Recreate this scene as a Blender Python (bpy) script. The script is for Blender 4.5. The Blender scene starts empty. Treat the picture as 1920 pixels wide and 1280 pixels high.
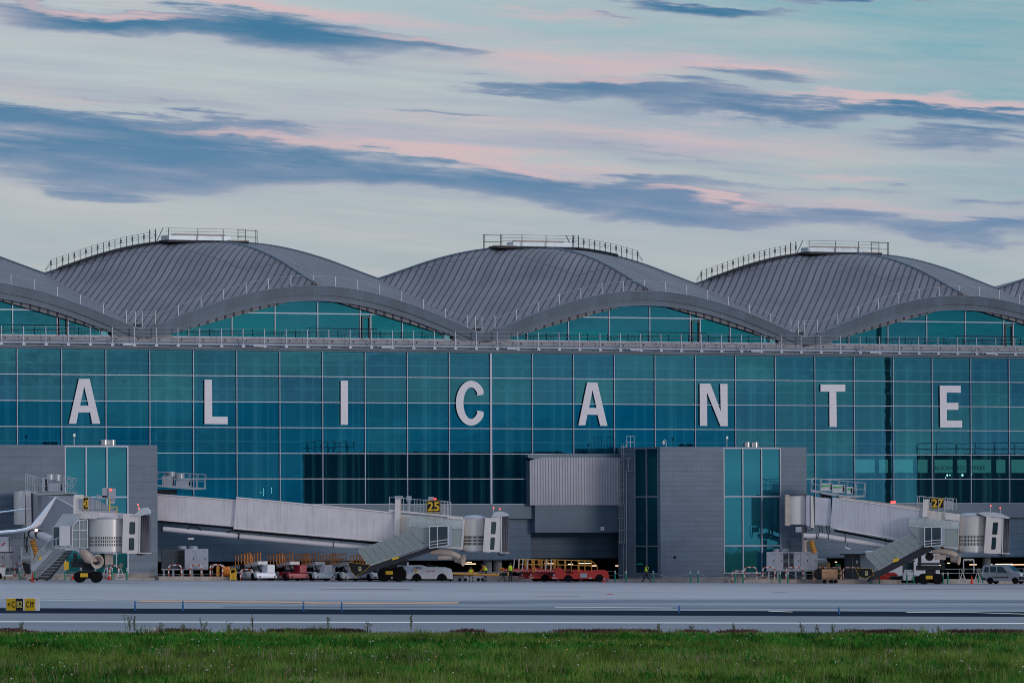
import bpy, math, random
from mathutils import Vector, Matrix
R = random.Random(7)
scn = bpy.context.scene
col = scn.collection
PI = math.pi
# ------------------------------------------------------------ camera, sky, sun, exposure
FPX, TH, HC, ROLL, YH = 13470.0, math.radians(29.3), 4.26, 0.004, 1006.0
PITCH = math.atan((YH - 640) / FPX)
cam = bpy.data.objects.new('camera', bpy.data.cameras.new('camera'))
col.objects.link(cam)
cam.data.sensor_width = 36.0
cam.data.lens = 36.0 * FPX / 1920
cam.data.clip_start, cam.data.clip_end = 1.0, 20000
cam.location = (0, 0, HC)
cam.rotation_euler = (Matrix.Rotation(PI / 2 + PITCH, 3, 'X') @ Matrix.Rotation(-ROLL, 3, 'Z')).to_euler()
scn.camera = cam

scn.view_settings.view_transform = 'Standard'
scn.view_settings.look = 'None'
scn.view_settings.exposure = 0.0
scn.view_settings.gamma = 1.0
scn.cycles.pixel_filter_type = 'BLACKMAN_HARRIS'; scn.cycles.filter_width = 1.0

SUN_EL, SUN_AZ = math.radians(9), math.radians(128)     # azimuth clockwise from +Y (the view direction)
sl = bpy.data.lights.new('sun', 'SUN'); sl.energy = 0.75; sl.angle = math.radians(14); sl.color = (1.0, 0.9, 0.84)
so = bpy.data.objects.new('sun', sl); col.objects.link(so)
sd = Vector((math.sin(SUN_AZ) * math.cos(SUN_EL), math.cos(SUN_AZ) * math.cos(SUN_EL), math.sin(SUN_EL)))
so.rotation_euler = sd.to_track_quat('Z', 'Y').to_euler()

world = bpy.data.worlds.new('World'); scn.world = world; world.use_nodes = True
wt = world.node_tree; wt.nodes.clear()
class NT:
    """tiny helper for node graphs"""
    def __init__(s, tree): s.t = tree
    def n(s, typ, **kw):
        nd = s.t.nodes.new(typ)
        for k, v in kw.items(): setattr(nd, k, v)
        return nd
    def put(s, sock, v):
        if hasattr(v, 'is_output') or isinstance(v, bpy.types.NodeSocket): s.t.links.new(v, sock)
        elif v is not None: sock.default_value = v
    def m(s, op, a, b=None, c=None, clamp=False):
        nd = s.n('ShaderNodeMath', operation=op); nd.use_clamp = clamp
        for i, v in enumerate((a, b, c)):
            if v is not None: s.put(nd.inputs[i], v)
        return nd.outputs[0]
    def vm(s, op, a, b=None, out=0):
        nd = s.n('ShaderNodeVectorMath', operation=op)
        s.put(nd.inputs[0], a)
        if b is not None: s.put(nd.inputs[1], b)
        return nd.outputs[out]
    def xyz(s, x, y, z=0.0):
        nd = s.n('ShaderNodeCombineXYZ')
        for i, v in enumerate((x, y, z)): s.put(nd.inputs[i], v)
        return nd.outputs[0]
    def sep(s, v):
        nd = s.n('ShaderNodeSeparateXYZ'); s.put(nd.inputs[0], v); return nd.outputs
    def noise(s, vec, scale=1.0, detail=4.0, rough=0.5, dist=0.0):
        nd = s.n('ShaderNodeTexNoise'); s.put(nd.inputs['Vector'], vec)
        nd.inputs['Scale'].default_value = scale; nd.inputs['Detail'].default_value = detail
        nd.inputs['Roughness'].default_value = rough; nd.inputs['Distortion'].default_value = dist
        return nd.outputs['Fac']
    def mr(s, v, a, b, c=0.0, d=1.0, smooth=False):
        nd = s.n('ShaderNodeMapRange'); nd.clamp = True
        if smooth: nd.interpolation_type = 'SMOOTHSTEP'
        s.put(nd.inputs[0], v)
        for i, q in enumerate((a, b, c, d)): s.put(nd.inputs[i + 1], q)
        return nd.outputs[0]
    def mix(s, f, a, b, blend='MIX'):
        nd = s.n('ShaderNodeMix', data_type='RGBA', blend_type=blend)
        s.put(nd.inputs[0], f)
        s.put(nd.inputs[6], a if not isinstance(a, tuple) else (*a, 1)); s.put(nd.inputs[7], b if not isinstance(b, tuple) else (*b, 1))
        return nd.outputs[2]
def S(r, g, b):            # sRGB 0..255 -> linear
    return tuple(((c / 255 + 0.055) / 1.055) ** 2.4 if c > 10 else c / 255 / 12.92 for c in (r, g, b))

W = NT(wt)
tc = W.n('ShaderNodeTexCoord').outputs['Generated']
dx, dy, dz = W.sep(tc)
az = W.m('ARCTAN2', dx, dy)
el = W.m('ARCSINE', dz, clamp=False)
sx = W.m('MULTIPLY', az, 13.47)            # thousands of arc steps: degrees-like units, x right
sy = W.m('MULTIPLY', el, -13.47)           # down positive, 0 at the horizon
p0 = W.xyz(sx, sy, 0)
w1 = W.noise(W.vm('MULTIPLY', p0, (2.2, 9.0, 1)), 1.0, 5, 0.55)
w2 = W.noise(W.vm('ADD', W.vm('MULTIPLY', p0, (1.6, 7.0, 1)), (31, 7, 0)), 1.0, 3, 0.5)
wisp = W.noise(W.vm('ADD', W.vm('MULTIPLY', W.xyz(sx, W.m('SUBTRACT', sy, W.m('MULTIPLY', sx, .09))), (3.6, 46.0, 1)), (3, 17, 0)), 1.0, 9, 0.66, 0.3)
pw = W.xyz(W.m('ADD', sx, W.m('MULTIPLY', W.m('SUBTRACT', w2, 0.5), 0.42)),
           W.m('ADD', W.m('ADD', sy, W.m('MULTIPLY', W.m('SUBTRACT', w1, 0.5), 0.13)), W.m('MULTIPLY', W.m('SUBTRACT', wisp, 0.5), 0.06)), 0)
def field(blobs):
    acc = None
    for (cx, cy, rx, ry, rot, st) in blobs:     # centre / radii in the same thousandths, rot in degrees
        mp = W.n('ShaderNodeMapping', vector_type='TEXTURE')
        mp.inputs['Location'].default_value = ((cx - 960) / 1000, (cy - 1006) / 1000, 0)
        mp.inputs['Scale'].default_value = (rx / 1000, ry / 1000, 1)
        mp.inputs['Rotation'].default_value = (0, 0, math.radians(rot))
        wt.links.new(pw, mp.inputs['Vector'])
        ln = W.vm('LENGTH', mp.outputs[0], out=1)
        v = W.mr(ln, 1.45, 0.0, 0.0, min(st * 1.15, 1), smooth=True)
        acc = v if acc is None else W.m('ADD', acc, W.m('MULTIPLY', v, W.m('SUBTRACT', 1.0, acc)))
    return acc
DARK = [  # slate-blue cloud bodies
 (560, 70, 290, 46, 7, 1.0), (200, 42, 330, 30, 6, .9), (770, 92, 130, 14, 8, .5),
 (1330, 14, 210, 17, 4, 1.0), (1620, 15, 150, 9, 3, .75), (1130, 34, 100, 9, 5, .35),
 (1200, 172, 290, 24, 5, .9), (1430, 152, 130, 15, 4, .6), (930, 156, 120, 9, 4, .5),
 (1400, 214, 240, 18, 3, .85), (1760, 222, 360, 16, 3, .9),
 (90, 215, 420, 30, 3, .75), (330, 262, 480, 52, 6, .72), (90, 300, 430, 56, 5, .8), (620, 322, 480, 44, 5, .7), (1020, 350, 420, 32, 4, .75),
 (520, 232, 330, 16, 4, .42), (1290, 342, 240, 14, 1, .5), (1230, 390, 340, 24, 6, .6), (1560, 420, 480, 22, 5, .6), (1860, 438, 200, 15, 3, .5),
 (860, 216, 110, 7, 2, .5), (1180, 285, 320, 34, 6, .32), (1840, 268, 250, 24, 2, .6), (1540, 352, 140, 12, 4, .35), (1830, 388, 180, 12, 3, .45),
 (150, 355, 170, 10, 5, .45), (60, 468, 170, 30, 2, .22), (330, 180, 360, 10, 4, .35)]
PINK = [
 (1150, 124, 260, 26, 3, .9), (1400, 128, 200, 22, 3, .85), (1660, 196, 230, 16, 2, .9), (1850, 206, 200, 18, 2, 1.0), (150, 40, 300, 16, 6, .8), (640, 24, 300, 18, 7, .8),
 (1050, 28, 150, 14, 5, .55), (1080, 242, 340, 18, 3, .5), (1320, 262, 400, 36, 3, .4), (960, 298, 300, 16, 7, .7), (740, 252, 330, 18, 4, .5), (1560, 325, 130, 8, 2, .6), (560, 352, 200, 7, 3, .5), (1560, 395, 420, 20, 5, .5), (100, 170, 300, 14, 3, .35), (950, 110, 220, 30, 3, .35)]
fd, fp = field(DARK), field(PINK)
wm = W.mr(wisp, .25, .75, -.34, .34)
fd = W.mr(W.m('ADD', fd, W.m('MULTIPLY', wm, W.mr(fd, 0, .3))), .04, 1.0, 0, 1, smooth=True)
fp = W.mr(W.m('ADD', fp, W.m('MULTIPLY', wm, W.mr(fp, 0, .3))), .03, .85, 0, .95)
# clear sky behind the clouds: paler low down, teal higher up and to the right
g1 = W.mr(sy, -0.30, -0.95)
g2 = W.mr(W.m('ADD', W.m('MULTIPLY', sy, -1.0), W.m('MULTIPLY', sx, .35)), 0.70, 1.38, smooth=True)
base = W.mix(g1, S(164, 179, 186), S(190, 204, 207))
base = W.mix(g2, base, S(112, 172, 188))
sh = W.xyz(sx, W.m('SUBTRACT', sy, W.m('MULTIPLY', sx, .07)))
veil = W.noise(W.vm('MULTIPLY', sh, (1.5, 15.0, 1)), 1.0, 7, 0.62)
base = W.mix(W.mr(veil, .4, .75, 0, .6), base, S(210, 205, 204))
base = W.mix(W.mr(el, .10, .7), base, (.66, .78, 1.02))
base = W.mix(W.mr(dy, .2, -.6, 0, .9), base, W.mix(W.mr(veil, .38, .62), S(118, 138, 170), S(196, 198, 212)))        # brighter western half of the sky, behind the camera
haze_ = W.noise(W.vm('ADD', W.vm('MULTIPLY', sh, (1.1, 22.0, 1)), (7, 2, 0)), 1.0, 8, .65)
band = W.m('MULTIPLY', W.mr(W.m('ABSOLUTE', W.m('SUBTRACT', W.m('SUBTRACT', sy, W.m('MULTIPLY', sx, .07)), -.75)), .26, .0, .15, 1), W.mr(haze_, .36, .66, 0, .75))
base = W.mix(band, base, S(158, 168, 192))
skyc = W.mix(W.m('MULTIPLY', fp, .9), base, W.mix(W.mr(haze_, .4, .65), S(213, 190, 194), S(196, 188, 203)))
dcol = W.mix(W.mr(sy, -.95, -.6), S(64, 122, 160), S(98, 138, 174))
mauve = W.noise(W.vm('ADD', W.vm('MULTIPLY', pw, (1.3, 16.0, 1)), (11, 5, 0)), 1.0, 4, .55)
dcol = W.mix(W.mr(mauve, .45, .7, 0, .6), dcol, S(136, 150, 182))
skyc = W.mix(W.mr(fd, .0, .55, 0, .85), skyc, S(160, 168, 190))
skyc = W.mix(W.mr(fd, .2, 1.0), skyc, dcol)
PINK2 = [(190, 28, 250, 11, 6, .95), (480, 12, 330, 13, 6, .8), (760, 80, 110, 7, 9, .7), (600, 268, 330, 11, 7, .7), (900, 304, 220, 11, 9, .8),
 (1300, 376, 140, 11, 8, .9), (1120, 148, 180, 6, 4, .6), (1420, 136, 150, 7, 3, .7), (1700, 199, 260, 11, 3, .8)]
f2 = field(PINK2); f2 = W.mr(W.m('ADD', f2, W.m('MULTIPLY', wm, W.mr(f2, 0, .3))), .05, .95, 0, .9, smooth=True)
skyc = W.mix(f2, skyc, S(214, 190, 195))
nish = W.n('ShaderNodeTexSky', sky_type='NISHITA')
nish.sun_disc = False; nish.sun_elevation = SUN_EL; nish.sun_rotation = SUN_AZ; nish.altitude = 40; nish.air_density = 1.2; nish.dust_density = 1.5
bgA = W.n('ShaderNodeBackground'); wt.links.new(nish.outputs[0], bgA.inputs[0]); bgA.inputs[1].default_value = 0.05
bgB = W.n('ShaderNodeBackground'); wt.links.new(skyc, bgB.inputs[0]); bgB.inputs[1].default_value = 1.0
ms = W.n('ShaderNodeMixShader'); ms.inputs[0].default_value = 0.93
wt.links.new(bgA.outputs[0], ms.inputs[1]); wt.links.new(bgB.outputs[0], ms.inputs[2])
wo = W.n('ShaderNodeOutputWorld'); wt.links.new(ms.outputs[0], wo.inputs[0])

# ------------------------------------------------------------ where things stand
cr_, sr_, cp_, sp_ = math.cos(ROLL), math.sin(ROLL), math.cos(PITCH), math.sin(PITCH)
def ray(px, py):
    x = px - 960; y = 640 - py
    xr = x * cr_ + y * sr_; yr = -x * sr_ + y * cr_
    Y = FPX * cp_ - yr * sp_; Z = FPX * sp_ + yr * cp_
    return xr / Y, Z / Y
def at(px, py, Y):
    a, b = ray(px, py); return Vector((a * Y, Y, HC + b * Y))
TT = Vector((math.cos(TH), math.sin(TH), 0)); DD = Vector((-math.sin(TH), math.cos(TH), 0))
C0 = at(1238, 900, 674.0); C0.z = 0
def F(a, b, z): return C0 + TT * a + DD * b + Vector((0, 0, z))      # terminal frame: a along the facade, b behind the pier fronts
def loc(px, py, b):
    rx, rz = ray(px, py); ox, oy = C0.x + b * DD.x, C0.y + b * DD.y
    a = (rx * oy - ox) / (TT.x - rx * TT.y); Y = oy + a * TT.y
    return a, HC + rz * Y
GZ0, GS = .13, -.0126
def gz(X): return GZ0 + GS * 110 * math.tanh(X / 110)
def gb(px, b):                                    # ground point below picture column px on plane b
    a, _ = loc(px, 1085, b); v = F(a, b, 0); v.z = gz(v.x); return v
def gnd(px, py):
    rx, rz = ray(px, py); Y = (GZ0 - HC) / (rz - GS * rx); return Vector((rx * Y, Y, gz(rx * Y)))
def toab(v): w = v - C0; return w.dot(TT), w.dot(DD)

# ------------------------------------------------------------ materials
MATS = {}
def mat(name, c, rough=.6, metal=0.0, var=.12, vscale=1.5, stretch=(1, 1, 1), spec=.5, bump=0.0, emit=None, estr=0.0, dirt=0.0):
    if name in MATS: return MATS[name]
    m = bpy.data.materials.new(name); m.use_nodes = True; t = m.node_tree; N = NT(t)
    bs = t.nodes['Principled BSDF']
    bs.inputs['Roughness'].default_value = rough; bs.inputs['Metallic'].default_value = metal
    bs.inputs['Specular IOR Level'].default_value = spec
    o = N.n('ShaderNodeTexCoord').outputs['Object']
    v = N.vm('MULTIPLY', o, stretch)
    nz = N.noise(v, vscale, 5, .6)
    f = N.mr(nz, .3, .7, 1 - var, 1 + var)
    cc = N.mix(1.0, c, N.xyz(f, f, f), 'MULTIPLY')
    if dirt:
        streak = N.noise(N.vm('MULTIPLY', o, (3.5, 3.5, .25)), 1.0, 5, .65)
        cc = N.mix(N.mr(streak, .48, .78, 0, dirt), cc, tuple(x * .45 for x in c))
    t.links.new(cc, bs.inputs['Base Color'])
    if bump:
        b = N.n('ShaderNodeBump'); b.inputs['Strength'].default_value = bump; b.inputs['Distance'].default_value = .05
        t.links.new(nz, b.inputs['Height']); t.links.new(b.outputs[0], bs.inputs['Normal'])
    if emit:
        bs.inputs['Emission Color'].default_value = (*emit, 1); bs.inputs['Emission Strength'].default_value = estr
    m['N'] = 0
    MATS[name] = m; return m
def lines(m, axis, period, width, dark, offset=0.0, uv=False, soft=.25, wave=False):
    """joint lines (or a corrugation) laid over a material's own colour, in object space"""
    t = m.node_tree; N = NT(t); bs = t.nodes['Principled BSDF']
    src = N.n('ShaderNodeTexCoord').outputs['UV' if uv else 'Object']
    c = N.sep(src)[axis] if isinstance(axis, int) else N.vm('DOT_PRODUCT', src, tuple(axis), out=1)
    f = N.m('FRACT', N.m('DIVIDE', N.m('ADD', c, offset + 1000 * period), period))
    tri = N.m('ABSOLUTE', N.m('SUBTRACT', f, .5))
    k = N.mr(tri, .5 - width / period / 2 * (1 + soft), .5 - width / period / 2 * (1 - soft))
    prev = bs.inputs['Base Color'].links[0].from_socket
    t.links.new(N.mix(k, prev, N.mix(1.0, prev, dark, 'MULTIPLY')), bs.inputs['Base Color'])
    if wave:
        b = N.n('ShaderNodeBump'); b.inputs['Strength'].default_value = 1.0; b.inputs['Distance'].default_value = wave
        t.links.new(tri, b.inputs['Height']); t.links.new(b.outputs[0], bs.inputs['Normal'])
    return m
def panelvar(m, axis, period, amt, axis2=None, period2=1.0):
    t = m.node_tree; N = NT(t); bs = t.nodes['Principled BSDF']; o = N.n('ShaderNodeTexCoord').outputs['Object']
    def q(ax, pe):
        c = N.sep(o)[ax] if isinstance(ax, int) else N.vm('DOT_PRODUCT', o, tuple(ax), out=1)
        return N.m('FLOOR', N.m('DIVIDE', c, pe))
    wn = N.n('ShaderNodeTexWhiteNoise', noise_dimensions='2D')
    t.links.new(N.xyz(q(axis, period), q(axis2, period2) if axis2 is not None else 0.0), wn.inputs['Vector'])
    f = N.mr(wn.outputs['Value'], 0, 1, 1 - amt, 1 + amt)
    prev = bs.inputs['Base Color'].links[0].from_socket
    t.links.new(N.mix(1.0, prev, N.xyz(f, f, f), 'MULTIPLY'), bs.inputs['Base Color'])
    return m
tA = tuple(TT); dA = tuple(DD)
M_clad = mat('grey_cladding', (.115, .17, .235), .5, .0, .12, .35, (1, 1, 3), dirt=.25)
lines(M_clad, 2, .47, .05, (.62, .64, .68)); panelvar(M_clad, 2, .47, .05, tA, 6.2)
M_clad1 = mat('grey_cladding_wide', (.11, .16, .22), .5, .0, .12, .35, (1, 1, 3), dirt=.25)
lines(M_clad1, 2, .72, .06, (.6, .62, .66)); panelvar(M_clad1, 2, .72, .06, tA, 5.4)
M_wall = mat('lower_wall_cladding', (.085, .15, .22), .5, 0, .15, .4, dirt=.2)
lines(M_wall, 2, .72, .06, (.6, .62, .66)); panelvar(M_wall, 2, .72, .06, tA, 7.0)
M_band = mat('blue_grey_fascia_panel', (.085, .135, .19), .45, .1, .1, .4)
M_fascia = mat('zinc_fascia', (.033, .058, .095), .42, .35, .15, .5)
lines(M_fascia, tA, .9, .05, (.75, .78, .8)); panelvar(M_fascia, tA, .9, .14)
M_fascia2 = mat('zinc_fascia_lower', (.055, .085, .125), .45, .3, .1, .5)
lines(M_fascia2, tA, .9, .05, (.78, .8, .82)); panelvar(M_fascia2, tA, .9, .08)
M_conc = mat('parapet_concrete', (.33, .32, .34), .8, 0, .2, 1.2, dirt=.3)
M_plinth = mat('plinth_concrete', (.3, .28, .27), .85, 0, .25, 1.0, dirt=.3)
M_frame = mat('aluminium_frame', (.24, .27, .35), .35, .3, .06)
M_steel = mat('galvanised_steel', (.42, .46, .5), .4, .5, .15, 3)
M_lsteel = mat('light_galvanised_rail', (.42, .46, .5), .45, .3, .12, 3)
M_dsteel = mat('dark_steel', (.035, .04, .05), .6, .2, .2, 3, spec=.2)
M_grsteel = mat('weathered_steel', (.09, .10, .12), .6, .3, .2, 3)
M_duct = mat('pale_duct_sheet', (.4, .48, .56), .35, .3, .1, 1)
M_black = mat('black_rubber', (.010, .010, .012), .85, 0, .2, 3, spec=.12)
M_rim = mat('grey_rim', (.34, .38, .42), .5, 0, .1)
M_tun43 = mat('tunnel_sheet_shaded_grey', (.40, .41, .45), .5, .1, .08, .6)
M_roof43 = mat('tunnel_roof_darkened', (.22, .22, .24), .7, 0, .1, .6, spec=.15)  # roof colour darkened to offset the strong sky light from above
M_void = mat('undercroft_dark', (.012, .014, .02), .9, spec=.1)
M_door = mat('dark_door_frame', (.015, .02, .03), .4)
M_letter = mat('white_dot_film', (.8, .76, .8), .6, 0, .05, 3)
lines(M_letter, 2, .235, .03, (.8, .8, .82))
M_white = mat('white_paint', (.68, .68, .7), .4, 0, .08, 1.5, dirt=.15)
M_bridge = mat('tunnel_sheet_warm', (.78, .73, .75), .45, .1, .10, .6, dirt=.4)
lines(M_bridge, 0, .3, .06, (.94, .94, .95))
M_bridge2 = mat('tunnel_sheet_cool', (.58, .60, .67), .45, .1, .1, .6, dirt=.35)
lines(M_bridge2, 0, .3, .06, (.94, .94, .95))
M_cream = mat('cream_cab_paint', (.78, .74, .71), .35, .05, .05, 1, dirt=.3)
M_rot = mat('rotunda_slats', (.78, .76, .72), .3, .12, .04, 1)
M_beige = mat('beige_duct', (.6, .5, .43), .55, 0, .15, 1.5, dirt=.3)
M_pipe = mat('white_air_pipe', (.8, .78, .8), .4, 0, .05, 1, dirt=.15)
M_bell = mat('grey_bellows', (.13, .13, .15), .8, 0, .2, 2)
M_awn = mat('pale_awning', (.55, .58, .63), .7, 0, .1, 3)
M_yel = mat('signal_yellow', (.85, .52, .03), .5, 0, .08)
M_orange = mat('rail_orange', (.85, .32, .06), .5, 0, .15)
M_ylrail = mat('rail_yellow', (.72, .36, .06), .5, 0, .15)
M_red = mat('vehicle_red', (.62, .035, .025), .35, 0, .1, dirt=.2)
M_maroon = mat('vehicle_crimson', (.32, .012, .035), .4, 0, .1, dirt=.2)
M_vwhite = mat('vehicle_white', (.76, .79, .85), .35, 0, .08, dirt=.25)
M_silver = mat('van_silver_paint', (.42, .47, .54), .28, .4, .05)
M_vblk = mat('black_plastic', (.015, .017, .02), .6, 0, .15, spec=.2)
M_win = mat('vehicle_glass', (.02, .05, .065), .05, 0, .1, spec=1.0)
M_peach = mat('faded_orange_enamel', (.66, .36, .18), .5, 0, .1, dirt=.25)
M_cab = mat('cabinet_grey', (.42, .45, .51), .5, .1, .08, 1, dirt=.12)
M_cabd = mat('cabinet_dark', (.06, .075, .09), .5, .1, .1)
M_green = mat('bollard_green', (.0, .26, .15), .5, 0, .1)
M_refl = mat('white_reflector', (.75, .75, .75), .4)
M_cone = mat('cone_red', (.8, .06, .03), .5)
M_hoopr = mat('hoop_red', (.5, .09, .04), .5, 0, .15)
M_hiviz = mat('hi_viz_yellow', (.75, 1.0, .04), .7, 0, .08)
M_hiorg = mat('hi_viz_orange', (.85, .2, .04), .7)
M_navy = mat('navy_cloth', (.012, .02, .045), .85)
M_skin = mat('skin', (.35, .18, .11), .6)
M_hair = mat('dark_hair', (.01, .008, .008), .7)
M_lampr = mat('red_lamp', (.8, .02, .02), .3, emit=(1, .08, .06), estr=2.5)
M_lampw = mat('warm_tube', (.9, .6, .4), .3, emit=(1, .62, .38), estr=3.0)
M_lampg = mat('shop_light', (.8, .9, .8), .3, emit=(.8, 1, .85), estr=4)
M_signbox = mat('shop_fascia_light', (.2, .4, .36), .6, emit=(.22, .55, .48), estr=.38)
M_signtxt = mat('shop_letters', (.02, .05, .06), .6)
M_blue = mat('marker_blue', (.01, .13, .38), .5)
M_wing = mat('aircraft_white', (.86, .9, .95), .35, .0, .04)
M_redmark = mat('red_emblem', (.5, .01, .05), .5)
M_gmark = mat('green_label', (.04, .5, .12), .5)
M_hose = mat('yellow_air_hose', (.62, .27, .03), .6, 0, .1)
lines(M_hose, 2, .22, .07, (.25, .22, .2))
M_tyre = M_black
M_inner = mat('terminal_inner_wall', (.035, .11, .16), .8, 0, .35, .12, (1, 1, .3))
M_column = mat('interior_column', (.55, .60, .6), .7)
M_blind = mat('pale_blind', (.22, .32, .34), .8)
M_fin = mat('interior_fin', (.015, .04, .06), .7)

def glassmat(name, tintA, tintB, refl=.48, trans=.85, ttint=(.40, .78, .84), wob=.012):
    m = bpy.data.materials.new(name); m.use_nodes = True; t = m.node_tree; t.nodes.clear(); N = NT(t)
    o = N.n('ShaderNodeTexCoord').outputs['Object']
    a = N.m('FLOOR', N.m('DIVIDE', N.vm('DOT_PRODUCT', o, tA, out=1), 4.464))
    z = N.m('FLOOR', N.m('DIVIDE', N.m('SUBTRACT', N.sep(o)[2], .2), 2.36))
    wn = N.n('ShaderNodeTexWhiteNoise', noise_dimensions='2D'); t.links.new(N.xyz(a, z), wn.inputs['Vector'])
    cc = N.mix(wn.outputs['Value'], tintA, tintB)
    gl = N.n('ShaderNodeBsdfGlossy'); gl.inputs['Roughness'].default_value = .015; t.links.new(cc, gl.inputs['Color'])
    nz = N.noise(o, .55, 2, .5); b = N.n('ShaderNodeBump'); b.inputs['Strength'].default_value = 1; b.inputs['Distance'].default_value = wob
    t.links.new(nz, b.inputs['Height']); t.links.new(b.outputs[0], gl.inputs['Normal'])
    tr = N.n('ShaderNodeBsdfTransparent'); tr.inputs['Color'].default_value = (*ttint, 1)
    df = N.n('ShaderNodeBsdfDiffuse'); t.links.new(N.mix(.5, cc, (.0, .06, .08)), df.inputs['Color'])
    m1 = N.n('ShaderNodeMixShader'); m1.inputs[0].default_value = trans; t.links.new(df.outputs[0], m1.inputs[1]); t.links.new(tr.outputs[0], m1.inputs[2])
    m2 = N.n('ShaderNodeMixShader'); m2.inputs[0].default_value = refl; t.links.new(m1.outputs[0], m2.inputs[1]); t.links.new(gl.outputs[0], m2.inputs[2])
    ou = N.n('ShaderNodeOutputMaterial'); t.links.new(m2.outputs[0], ou.inputs[0])
    MATS[name] = m; return m
G_top = glassmat('curtain_glass_reflect_green', (.075, .40, .50), (.055, .30, .50), wob=.002)  # lighter, greener reflection of the upper rows put into the glass tint
G_low = glassmat('curtain_glass_reflect_blue', (.0, .20, .42), (.02, .27, .45), wob=.002)  # darker, bluer reflection of the lower rows put into the glass tint
G_lun = glassmat('lunette_glass', (.02, .40, .48), (.05, .35, .49), wob=.002)
G_pier = glassmat('pier_glass', (.06, .42, .56), (.07, .40, .56), .5, .7, wob=.0008)
G_door = glassmat('landing_door_glass', (.14, .18, .2), (.14, .18, .2), .25, .6, (.4, .45, .5), wob=0)
G_stair = bpy.data.materials.new('translucent_canopy'); G_stair.use_nodes = True
def _st():
    t = G_stair.node_tree; t.nodes.clear(); N = NT(t)
    df = N.n('ShaderNodeBsdfPrincipled'); df.inputs['Base Color'].default_value = (.42, .49, .48, 1); df.inputs['Roughness'].default_value = .25
    tr = N.n('ShaderNodeBsdfTransparent'); tr.inputs['Color'].default_value = (.75, .82, .8, 1)
    m1 = N.n('ShaderNodeMixShader'); m1.inputs[0].default_value = .46
    t.links.new(df.outputs[0], m1.inputs[1]); t.links.new(tr.outputs[0], m1.inputs[2])
    ou = N.n('ShaderNodeOutputMaterial'); t.links.new(m1.outputs[0], ou.inputs[0])
_st()

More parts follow.
